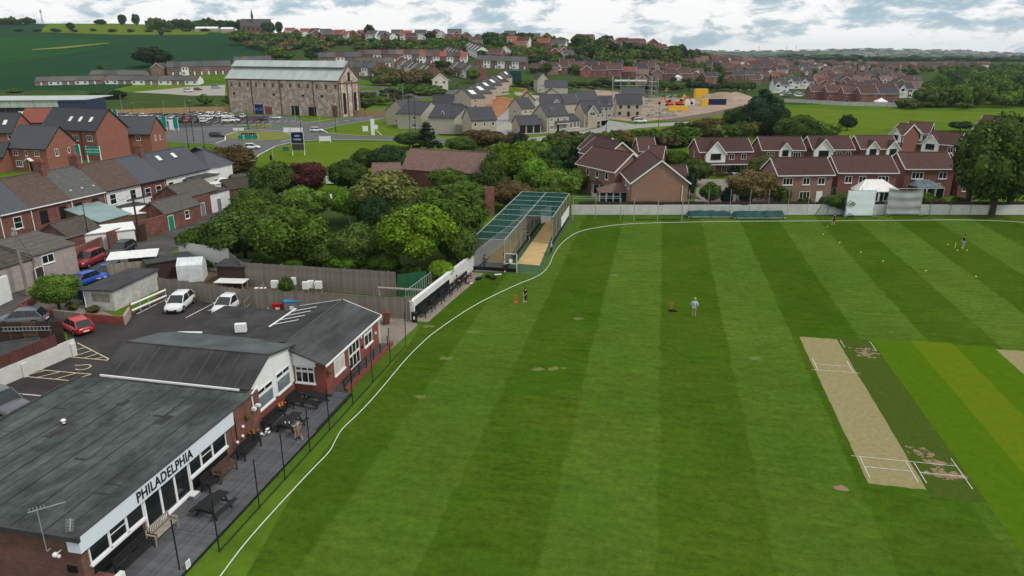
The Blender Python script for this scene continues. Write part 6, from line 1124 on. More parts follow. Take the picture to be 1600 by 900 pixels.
# yards
def lean(label, px, py, wx, dy, h0, h1, wm_, rm, rz=None, name='outhouse', cat='outhouse', win=None, dr=None, side=None):
 g = at(px, py); t = thing(name, label, cat, (g.x, g.y, 0), ta if rz is None else rz, 'outhouses in the terrace yards'); q = MB(); q.prof([(0, -.1), (dy, -.1), (dy, h1), (0, h0)], 0, wx, 'x'); q.build('wall', wm_, t)
 q = MB(); q.slab((-.15, -.2, h0 + .06), (wx + .15, -.2, h0 + .06), (wx + .15, dy + .1, h1 + .06), (-.15, dy + .1, h1 + .06), .1); q.build('roof', rm, t)
 if win: window(t, win[0], win[1], win[2], win[3], win[4], 2, L=wx, D=dy)
 if dr: door(t, dr[0], dr[1], 0, .9, 1.95, dr[2], L=wx, D=dy)
 return t
def gabl(label, px, py, wx, dy, ze, rise, wm_, rm, ridge='x', win=None, dr=None, rz=None):
 g = at(px, py); t = thing('outhouse', label, 'outhouse', (g.x, g.y, 0), ta if rz is None else rz, 'outhouses in the terrace yards'); walls(wx, dy, ze, rise, ridge).build('wall', wm_, t); roof(wx, dy, ze, rise, ridge, .15, .12).build('roof', rm, t)
 for w in (win or []): window(t, *w[:6], L=wx, D=dy, **(w[6] if len(w) > 6 else {}))
 for d in (dr or []): door(t, *d, L=wx, D=dy)
 return t
lean('large grey rendered yard building with a white corner window', 62, 446, 5.2, 5.2, 3.3, 4.4, 'grey_render', 'roof_oldgrey', win=('F', 1.6, 2.1, 1.5, .95), dr=('F', .3, 'timber_dark'))
lean('low grey rendered outhouse with a dark tiled roof at the left edge', 8, 462, 5.5, 5.4, 2.9, 4.3, 'grey_render', 'roof_tiledark');
t = thing('yard_wall', 'plain white rendered yard wall at the left picture edge', 'wall', at(-40, 497), dirto((-40, 497), (20, 468))); q = MB(); q.box(0, 0, 0, (at(20, 468) - at(-40, 497)).length, .3, 2.6); q.build('wall', 'white_render', t)
wall_run('red brick yard wall with a white door and white notice beside the parked cars', [(80, 436), (118, 419), (163, 398)], 2.3, ['brick_plinth', 'brick_old'], 'yard_wall', .25)
g_ = at(114, 423); t = thing('yard_door', 'white painted yard door in the red brick wall', 'door', (g_.x, g_.y, 0), dirto((80, 436), (118, 419))); q = MB(); q.box(-.5, -.22, 0, .5, -.14, 2.2); q.build('door', 'white_paint', t)
g_ = at(89, 432); t = thing('notice', 'small white notice board on the red yard wall', 'notice', (g_.x, g_.y, 1.2), dirto((80, 436), (118, 419))); q = MB(); q.box(-.35, -.2, 0, .35, -.14, .8); q.build('board', 'white_paint', t)
gabl('brown tiled outhouse behind the red yard wall', 112, 402, 5.0, 4.8, 2.6, 1.4, 'brick_old', 'roof_tiledark', 'x'); lean('low grey-roofed store tucked behind the yard wall', 98, 408, 3.6, 3.2, 2.5, 2.8, 'brick_old', 'roof_grey')
lean('yard store with a white corrugated roof', 131, 395, 6.0, 2.6, 2.3, 2.7, 'white_paint', 'sheet_pale', rz=R(32));
lean('outhouse with a pale green sheet roof below the white terrace house', 160, 376, 5.4, 6.5, 2.5, 4.2, 'brick_brown', 'sheet_green')
lean('white flat canopy roof in the yard by the telegraph pole', 205, 362, 4.6, 3.6, 2.4, 2.7, 'brick_brown', 'sheet_pale', rz=R(38)); lean('small white rendered box extension with a black flat roof', 205, 345, 4.4, 3.6, 3.1, 3.2, 'white_render', 'flat_dark'); lean('narrow grey roofed link behind the white canopy', 213, 352, 3.4, 3.0, 2.4, 2.6, 'white_render', 'flat_dark')
wall_run('old brick yard wall with a dark gateway beside the telegraph pole', [(172, 393), (218, 376), (262, 362)], 2.5, ['brick_old', 'brick_old'], 'yard_wall', .25)
g_ = at(224, 376); t = thing('yard_door', 'dark brown open yard gateway by the telegraph pole', 'door', (g_.x, g_.y, 0), dirto((172, 393), (262, 362))); q = MB(); q.box(-.5, -.22, 0, .5, -.14, 2.2); q.build('door', 'timber_dark', t)
gabl('brick outhouse with a green door and mossy grey roof facing the lane', 262, 361, 7.2, 4.6, 2.4, 1.5, 'brick_old', 'roof_oldgrey', 'x', dr=[('F', .3 * 3, 0, 1.0, 2.0, 'green_door')], win=[('F', 4.2, .9, .9, 1.2, 1, dict(bars='c'))])
gabl('taller brick outhouse with a mossy roof and grey door near the white shed', 293, 345, 7.5, 5.6, 3.4, 1.6, 'brick_old', 'roof_oldgrey', 'x', dr=[('F', 3.6, 0, .9, 1.95, 'grey_door')])
lean('white rendered yard room with a grey door at the lane end', 332, 333, 4.6, 5.0, 3.0, 3.3, 'white_render', 'flat_dark', dr=('F', 1.8, 'grey_door')); lean('cream flat-roofed sun room behind the white yard room', 340, 318, 5.0, 4.0, 3.2, 3.4, 'white_render', 'sheet_pale', win=('F', 2.6, 2.0, 2.6, .9))
gabl('low brown-roofed brick stores at the hedge end of the lane', 362, 318, 8.0, 5.0, 2.3, 1.3, 'brick_old', 'roof_tiledark', 'x', rz=R(50)); gabl('far low brown store with a stone chimney stub', 372, 306, 8.0, 5.0, 2.2, 1.1, 'brick_old', 'roof_tiledark', 'x', rz=R(40))
# ---------------------------------------------------------------- new red brick houses behind the terrace
nb_ = 'new brick houses behind the terrace'
def W2(n, z=3.2, w=1.2, h=1.15, p=2, **k): return [('F', c, z, w, h, p, k) for c in n]
A, B = P2((10, 229), (71, 231), 5);
t = house(A, B, 8.6, 5, 4.0, 'brick_new', 'roof_new', 'new brick house nearest the terrace with a small white door canopy', 'x', W2((.2, .75), bars='c') + [('F', .48, 3.2, .6, 1.1, 1, {}), ('F', .25, .9, 1.6, 1.3, 3, {}), ('F', .8, .9, 1.6, 1.3, 3, {}), ('R', .3, 3.0, .9, 1.5, 2, {}), ('R', .68, 3.2, .6, 1.2, 1, {})], [('F', .55, 0, .95, 2.05, 'black_metal')], group=nb_, trim='black_plastic', bargew=.12)
q = MB(); x_ = t['L'] * .55; q.slab((x_ - .9, -.9, 2.25), (x_, -.9, 2.85), (x_, 0, 2.85), (x_ - .9, 0, 2.25), .1); q.slab((x_, -.9, 2.852), (x_ + .9, -.9, 2.252), (x_ + .9, 0, 2.252), (x_, 0, 2.852), .1); q.build('door_canopy', 'upvc', t)
A, B = P2((98, 201), (149, 203), 7.0)
t = house(A - (B - A) * .7, B, 9.0, 7.0, 4.3, 'brick_new', 'roof_new', 'tallest new brick house with three rooflights', 'x', [('F', .62, 4.4, 1.5, 1.3, 3, {}), ('F', .87, 4.4, 1.5, 1.3, 3, {}), ('F', .87, 1.6, 1.2, 1.3, 2, {}), ('F', .62, 1.6, 1.2, 1.3, 2, {})], group=nb_, trim='black_plastic', bargew=.12)
for k in (.42, .6, .79): q = MB(); x_ = t['L'] * k; q.slab((x_, 1.6, 8.62), (x_ + .8, 1.6, 8.62), (x_ + .8, 2.6, 9.58), (x_, 2.6, 9.58), .05); q.build('rooflight', 'sheet_pale', t)
q = MB(); x_ = t['L'] * .72; q.tube((x_, -.08, 0), (x_, -.08, 6.9), .06); q.build('downpipe', 'black_plastic', t)
A, B = P2((165, 208), (234, 208), 5); t = house(A, B, 8.0, 5, 3.6, 'brick_new', 'roof_new', 'new brick house at the right end, gable towards the roundabout', 'x', W2((.14, .43, .72), w=1.1) + [('F', .18, .9, 1.1, 1.2, 2, {}), ('R', .3, 3.0, .7, 1.3, 2, {}), ('R', .6, 2.9, .5, 1.2, 1, {})], group=nb_, trim='black_plastic', bargew=.12)
A, B = P2((32, 190), (76, 190), 5); house(A, B, 7, 5, 3.4, 'brick_new', 'roof_red', 'new house with an orange-red tiled roof behind the grey roofs', 'x', group=nb_, trim='black_plastic', bargew=.12)
A, B = P2((-70, 206), (18, 206), 5); t = house(A, B, 9, 5, 4.2, 'brick_new', 'roof_new', 'new brick house at the left edge with one rooflight', 'x', [('F', .95, 3.2, .9, 1.1, 1, {})], group=nb_, trim='black_plastic', bargew=.12)
q = MB(); x_ = t['L'] * .78; q.slab((x_, 1.6, 6.62), (x_ + .9, 1.6, 6.62), (x_ + .9, 2.7, 7.65), (x_, 2.7, 7.65), .05); q.build('rooflight', 'sheet_pale', t)
A, B = P2((-60, 245), (4, 244), 3.4); house(A, B, 6, 3.4, 2.4, 'brick_new', 'roof_new', 'low grey-roofed garage block at the left edge below the new houses', 'x', group=nb_, trim='black_plastic', bargew=.12)
# signs of the builder
def text_mesh(body, size, m, ext=.01):
 c = bpy.data.curves.new('t', 'FONT'); c.body = body; c.size = size; c.extrude = ext; c.align_x = 'CENTER'; c.align_y = 'CENTER'; o = bpy.data.objects.new('t', c); C.objects.link(o); bpy.context.view_layer.update(); me = bpy.data.meshes.new_from_object(o); bpy.data.objects.remove(o); me.materials.append(MT[m]); return me
def board(name, label, px, py, pt, w, h, m, lines=(), tm='upvc', cat='sign', posts='upvc', frame=None, rz=0, lh=None):
 g = at(px, py); top = topz(g, pt); t = thing(name, label, cat, g, rz); q = MB(); q.box(-w / 2, -.05, top - h, w / 2, .05, top); p_ = q.build('panel', m, t)
 for x in (-w / 2, w / 2): q = MB(); q.bar((x, .08, 0), (x, .08, top + .1), .16); q.build('post', posts, t)
 for i, s_ in enumerate(lines):
  hh = lh or h / (len(lines) + 1); me = text_mesh(s_, hh * .8, tm); o = link('lettering', me, p_, (0, -.07, top - h * (i + 1) / (len(lines) + 1))); o.rotation_euler = (R(90), 0, 0)
 return t
board('sign_board', 'green and white lettered board between the new brick houses', 150, 262, 229, 3.0, 1.75, 'teal', ('Customer Parking', '& Show Home'), rz=R(-5));
t = board('flag_sign', 'narrow green flag board on a white post beside the lettered board', 126, 262, 226, .9, 2.7, 'teal', posts='upvc')
for i, (px, py, pt, m_) in enumerate(((258, 204, 182, 'teal'), (269, 204, 187, 'upvc'), (276, 205, 184, 'teal'), (182, 190, 171, 'teal'))): board('flag_sign', ['left green flag board at the car park corner', 'white flag board between two green ones', 'right green flag board at the car park corner', 'small green flag behind the brick gable'][i], px, py, pt, 1.4, 3.2, m_)
board('sign_board', 'small white and blue notice panel near the supermarket front', 36, 190, 174, 1.7, 2.4, 'upvc', ('i',), 'sky_blue')
board('sign_board', 'tall red-framed blue supermarket sign on two legs', 408, 201, 163, 2.6, 3.1, 'navy', ('ALDI',), 'sky_blue', posts='red')
t = board('hoarding', 'two-part navy sign board on white posts beside the grass verge', 467, 243, 207, 2.9, 2.5, 'navy', ('NEW', 'HOMES'), 'upvc', lh=.7); q = MB(); g_ = at(467, 243); z_ = topz(g_, 207); q.box(-1.45, -.05, z_ - 4.2, 1.45, .05, z_ - 2.75); q.build('lower_panel', 'flat_dark', t)
# ---------------------------------------------------------------- houses seen across the field
ge = 'brown-roofed brick houses behind the far white wall'
A, B = P2((1217, 272), (1302, 271), 5); house(A, B, 6.6, 5, 2.15, 'brick_tan', 'roof_estate', 'tan brick house left of the sight screens with a white back door', 'x', W2((.18,), w=1.7, p=3) + W2((.52, .8), w=1.2) + [('F', .1, .2, 1.3, 2.0, 2, {}), ('F', .52, .9, 1.8, 1.2, 3, {}), ('L', .4, 3.4, .6, .9, 1, {})], [('F', .79, 0, .9, 2.05, 'upvc')], group=ge)
A, B = P2((1311, 268), (1402, 268), 5.1); house(A, B, 6.6, 5.1, 2.15, 'brick_estate', 'roof_estate', 'red brick house with a cream conservatory roof behind the white sight screen', 'x', W2((.18, .42), w=1.2) + W2((.78,), w=1.8, p=3), group=ge)
g = at(1372, 300); t = thing('conservatory', 'pale cream hipped conservatory roof behind the white sight screen', 'conservatory', (A.x + 2.2, A.y - 3.0, 0), 0); q = MB(); q.add([(0, 0, 2.3), (7.2, 0, 2.3), (7.2, 3.0, 2.3), (0, 3, 2.3), (2.2, 2.6, 3.9), (5, 2.6, 3.9)], [(0, 1, 5, 4), (1, 2, 5), (2, 3, 4, 5), (3, 0, 4), (0, 3, 2, 1)]); q.build('roof', 'sheet_pale', t); q = MB(); q.box(.2, .2, 0, 7, 3, 2.3); q.build('wall', 'white_paint', t)
for k in range(4): window(t, 'F', 1.1 + k * 1.65, .7, 1.5, 1.5, 2, off=-.2, sill=False)
A, B = P2((1416, 262), (1492, 262), 5.1); t = house(A, B, 6.6, 5.1, 2.15, 'brick_estate', 'roof_estate', 'red brick house behind the grey sight screen with dark panel between windows', 'x', W2((.26,), w=2.0, p=3) + W2((.78,), w=1.4) + [('F', .7, .9, 1.2, 1.5, 2, {})], group=ge); q = MB(); q.box(t['L'] * .26 - 1, -.04, 2.2, t['L'] * .26 + 1, 0, 3.1); q.build('dark_panel', 'flat_dark', t)
t = thing('conservatory', 'small white framed conservatory with a dark glazed top behind the grey screen', 'conservatory', (A.x + .8, A.y - 3.2, 0), 0); q = MB(); q.add([(0, 0, 2.2), (4.6, 0, 2.2), (4.6, 3.2, 2.2), (0, 3.2, 2.2), (1.2, 3.1, 3.1), (3.4, 3.1, 3.1)], [(0, 1, 5, 4), (1, 2, 5), (3, 0, 4), (0, 3, 2, 1)]); q.build('roof', 'glass_pale', t)
for k in range(3): window(t, 'F', .8 + k * 1.5, .1, 1.4, 2.05, 1, sill=False)
q = MB(); q.box(.05, .05, 0, 4.5, 3.2, .5); q.build('base_wall', 'upvc', t)
A, B = P2((1528, 262), (1600, 262), 5); house(A - (B - A) * .35, B, 6.6, 5, 2.15, 'brick_estate', 'roof_estate', 'red brick house mostly hidden by the large dark tree', 'x', W2((.15, .4, .8)) + [('F', .1, .9, .6, 1.2, 1, {}), ('F', .32, .9, .6, 1.2, 1, {}), ('F', .6, .9, 1.0, 1.3, 1, {})], group=ge)
gr = 'brown-roofed houses in the second row'
def dormer(t, c, w, z0, h, m='white_paint', out=.5, win=True, L=0, n=2, wh=1.1, rm='roof_estate', back=2.6):   # gabled front bay rising through the eaves
 q = MB(); q.prof([(c - w / 2, z0), (c + w / 2, z0), (c + w / 2, z0 + h), (c, z0 + h + w * .58), (c - w / 2, z0 + h)], -out, back, 'y'); q.build('gabled_bay', m, t)
 q = MB(); y0, y1 = -out - .25, back; e = .22; q.slab((c - w / 2 - e, y0, z0 + h - e * 1.16 + .05), (c, y0, z0 + h + w * .58 + .05), (c, y1, z0 + h + w * .58 + .05), (c - w / 2 - e, y1, z0 + h - e * 1.16 + .05), .08); q.slab((c, y0, z0 + h + w * .58 + .052), (c + w / 2 + e, y0, z0 + h - e * 1.16 + .052), (c + w / 2 + e, y1, z0 + h - e * 1.16 + .052), (c, y1, z0 + h + w * .58 + .052), .08); q.build('bay_roof', rm, t)
 q = MB(); q.bar((c - w / 2 - e, y0 - .03, z0 + h - e * 1.16), (c, y0 - .03, z0 + h + w * .58), .05, .16); q.bar((c, y0 - .032, z0 + h + w * .58), (c + w / 2 + e, y0 - .032, z0 + h - e * 1.16), .05, .16); q.build('bargeboard', 'upvc', t)
 if win: window(t, 'F', c, z0 + h - wh - .05, w * .52, wh, n, off=out, bars='c', fm='upvc' if m != 'white_paint' else 'black_plastic', fw=.06)
def porch(t, L, z=2.5, out=1.5, rm='roof_estate', x0=0, x1=None):
 x1 = L if x1 is None else x1; q = MB(); q.slab((x0, -out, z), (x1, -out, z), (x1, 0, z + .75), (x0, 0, z + .75), .1); q.build('lean_roof', rm, t); q = MB(); q.bar((x0, -out, z - .05), (x1, -out, z - .05), .08, .14); q.build('fascia', 'upvc', t)
A, B = P2((1094, 236), (1175, 235), 5); t = house(A, B, 6.6, 5, 2.15, 'brick_estate', 'roof_estate', 'brick house with a big white gable and lean-to roof beside the white car', 'x', W2((.62, .85), w=1.1) + [('L', .5, 3.4, .5, 1.2, 1, {}), ('F', .2, .5, 2.4, 1.6, 4, {}), ('F', .52, .6, 1.6, 1.4, 3, {}), ('F', .82, .3, 2.6, 1.8, 4, {})], group=gr); dormer(t, t['L'] * .28, 4.0, 2.6, 2.0, out=.9); porch(t, t['L'])
A, B = P2((1192, 233), (1257, 233), 5); t = house(A, B, 6.6, 5, 2.15, 'brick_estate', 'roof_estate', 'brick house with a small white central gable, second in the second row', 'x', W2((.2, .83), w=1.6, p=3), group=gr); dormer(t, t['L'] * .53, 2.4, 2.4, 2.5, n=1); porch(t, t['L'], x0=t['L'] * .66)
A, B = P2((1271, 232), (1334, 232), 5); t = house(A, B, 6.6, 5, 2.15, 'brick_estate', 'roof_estate', 'brick house with a broad white gable, third in the second row', 'x', W2((.66, .88), w=1.1), group=gr); dormer(t, t['L'] * .24, 3.9, 2.4, 2.3, out=.6, n=3)
A, B = P2((1346, 231), (1403, 231), 5); t = house(A, B, 6.6, 5, 2.15, 'brick_estate', 'roof_estate', 'brick house with two white gables, fourth in the second row', 'x', (), group=gr); dormer(t, t['L'] * .3, 2.6, 2.6, 2.3, n=2); dormer(t, t['L'] * .85, 2.6, 2.6, 2.3, n=2)
gs = 'gabled houses in the cluster at the right edge'
for (a, b, ze, d, rz_, lab, dm) in (((1392, 208), (1412, 210), 5, 8, 'x', 'leftmost house of the right-hand cluster with a single white gable', ((.5, 2.6),)), ((1416, 206), (1452, 208), 5, 9, 'x', 'second house of the right-hand cluster with bay windows', ((.55, 2.0),)), ((1446, 222), (1494, 226), 5, 8, 'x', 'third house of the right-hand cluster with a tall white gable', ((.2, 3.4),)), ((1496, 226), (1540, 230), 5, 8, 'x', 'fourth house of the right-hand cluster with twin small gables', ((.2, 2.4), (.75, 2.6)))):
 A, B = P2(a, b, ze); t = house(A, B, d - 1.5, ze, 2.2, 'brick_estate', 'roof_estate', lab, rz_, W2((.85,), w=1.1), group=gs)
 for c_, w_ in dm: dormer(t, t['L'] * c_, w_, 2.5, 2.3, out=.5, n=2)
 porch(t, t['L'])
A, B = P2((1522, 200), (1600, 206), 5); house(A, B + (B - A) * .4, 9, 5, 3.0, 'brick_estate', 'roof_estate', 'long brown roof house at the right edge above the dark tree', 'x', group=gs)
A, B = P2((1500, 243), (1530, 245), 3.0); house(A, B, 5, 2.6, 1.6, 'brick_estate', 'roof_estate', 'low brown garage roof between the right-hand houses', 'x', group=gs)
# stepped row with gables in the middle
A, B = P2((988, 283), (1076, 283), 5); t = house(A, B, 12, 4.9, 3.3, 'brick_pale', 'roof_estate', 'large pale brown brick gable wall behind the far white wall', 'y', [('L', .25, 3.3, .9, 1.3, 1, {}), ('L', .5, 3.3, .9, 1.3, 1, {}), ('R', .3, 3.0, .8, 1.2, 1, {})], trim='upvc');
q = MB(); q.tube((t['L'] - .9, -.08, 4.4), (t['L'] - .9, -.08, .2), .06); q.build('downpipe', 'upvc', t); q = MB(); q.slab((t['L'], .2, 2.9), (t['L'] + 2.2, .2, 2.1), (t['L'] + 2.2, 5, 2.1), (t['L'], 5, 2.9), .12); q.build('side_roof', 'roof_estate', t)
def stepH(a, b, d, lab, sx=0): A, B = P2(a, b, 5); return house(A, B, d, 5, 2.7, 'brick_tan', 'roof_estate', lab, 'y', [('L', .2, 3.2, .8, 1.2, 1, {}), ('L', .45, 3.2, .8, 1.2, 1, {}), ('L', .7, 3.2, .8, 1.2, 1, {})], group='stepped houses behind the pale gable')
stepH((961, 267), (1012, 262), 11, 'second gable of the stepped row, behind the large pale one'); stepH((944, 246), (996, 243), 10, 'third gable of the stepped row'); stepH((934, 238), (976, 236), 9, 'farthest roof of the stepped row, by the hedge')
A, B = P2((1000, 232), (1025, 232), 5); house(A, B, 8, 4.6, 2.2, 'brick_estate', 'roof_estate', 'low brown roof beyond the stepped gables', 'x'); A, B = P2((1012, 246), (1034, 247), 4); house(A, B, 6, 4, 2, 'brick_estate', 'roof_estate', 'small brown-roofed house at the back of the stepped row', 'x'); A, B = P2((1048, 278), (1074, 278), 3.2); house(A, B, 5, 3.2, 1.8, 'brick_estate', 'roof_estate', 'small brown-roofed outbuilding right of the pale gable', 'x')
def conserv(px, py, w, d, h, rm, lab, rise=.8, hip=True):
 g = at(px, py); t = thing('conservatory', lab, 'conservatory', g); q = MB(); q.add([(-.2, -.2, h), (w + .2, -.2, h), (w + .2, d + .2, h), (-.2, d + .2, h), (w * .3, d * .5, h + rise), (w * .8, d * .5, h + rise)], [(0, 1, 5, 4), (1, 2, 5), (2, 3, 4, 5), (3, 0, 4), (0, 3, 2, 1)]); q.build('roof', rm, t); q = MB(); q.box(0, 0, 0, w, d, .6); q.box(0, d - .1, 0, w, d, h); q.build('base_wall', 'upvc', t); n = max(2, int(w / 1.1))
 for k in range(n): window(t, 'F', w * (k + .5) / n, .6, w / n - .05, h - .62, 1, sill=False)
 for k in range(2): window(t, 'L', d * (k + .5) / 2, .6, d / 2 - .05, h - .62, 1, sill=False)
conserv(918, 297, 5.2, 4.5, 2.7, 'sheet_pale', 'white-roofed conservatory on the left of the stepped row'); conserv(926, 308, 4.4, 3.6, 2.3, 'roof_estate', 'brown-roofed conservatory with white windows in the left garden'); conserv(936, 322, 9.0, 3.4, 2.3, 'roof_house', 'low red-brown roofed garden room beside the pale gable', 1.2)
# old brown tiled house among the trees
A, B = P2((629, 262), (752, 270), 3.4); t = house(A, B, 7, 3.4, 3.1, 'brick_old', 'roof_house', 'long brown pantiled brick house among the trees', 'x', [('F', .47, 1.6, 1.0, 1.2, 2, {}), ('F', .76, 1.5, 1.1, 1.4, 2, {}), ('R', .3, 1.5, .8, 1.4, 1, {})], trim=None); house(*P2((583, 276), (625, 275), 3), 6, 3, 1.9, 'brick_old', 'roof_house', 'lower pantiled wing left of the long brown house', 'x', trim=None)
t = thing('chimney_wall', 'tall narrow brick gable end between trees left of the nets', 'wall', at(759, 338), .6); q = MB(); q.box(0, 0, 0, 1.6, .4, 4.4); q.build('brickwork', 'brick_old', t)
t = thing('canopy', 'white flat canopy roof glimpsed among the garden trees', 'canopy', at(510, 350), 0); q = MB(); q.slab((0, 0, 3.6), (3.6, 0, 3.5), (3.6, 2.2, 3.9), (0, 2.2, 4.0), .08); q.build('roof', 'sheet_pale', t); [ (lambda q: (q.tube((x, .2, 0), (x, .2, 3.55), .05), q.build('post', 'upvc', t)))(MB()) for x in (.2, 3.4)]
t = thing('parked_van', 'white vehicle glimpsed between the copper tree and dark shrubs', 'van', at(512, 288)); q = MB(); q.prof([(-1, .3), (1, .3), (1, 1.2), (.85, 2.2), (-.85, 2.2), (-1, 1.2)], 0, 3, 'x'); q.build('body', 'car_white', t, False)
t = thing('washing', 'white sheets hanging on a washing line in the garden', 'washing', at(888, 297));
for i in range(3): q = MB(); q.box(i * .95, 0, .9, i * .95 + .9, .03, 2.1); q.build('sheet', 'cloth_white', t)
q = MB(); q.tube((-1, 0, 2.12), (4, 0, 2.12), .02); q.tube((-1, 0, 0), (-1, 0, 2.2), .04); q.tube((4, 0, 0), (4, 0, 2.2), .04); q.build('line_and_posts', 'galv', t)
t = thing('garden_store', 'long grey garden store roof in the trees left of the washing', 'shed', at(852, 297)); walls(5, 2.4, 1.8, .5).build('wall', 'timber', t); roof(5, 2.4, 1.8, .5, 'x', .2, .2).build('roof', 'roof_grey', t)
car(1164, 272, R(110), 'car_white', 'white car parked on the drive of the white-gabled brick house'); car(1150, 283, R(95), 'car_silver', 'silver car among the shrubs below the white car'); car(1160, 318, R(80), 'car_grey', 'grey car roof showing just above the far wall')
patch('driveway', [at(1085, 318), at(1090, 280), at(1180, 280), at(1215, 300), at(1215, 318)], 'paving', .02)
t = thing('parasol', 'round pale garden parasol between the shrubs', 'parasol', at(1199, 315)); q = MB(); q.tube((0, 0, 0), (0, 0, 2.3), .04); q.build('pole', 'galv', t); q = MB(); q.tube((0, 0, 2.1), (0, 0, 2.5), 1.1, .05, 12); q.build('canopy', 'poly', t)
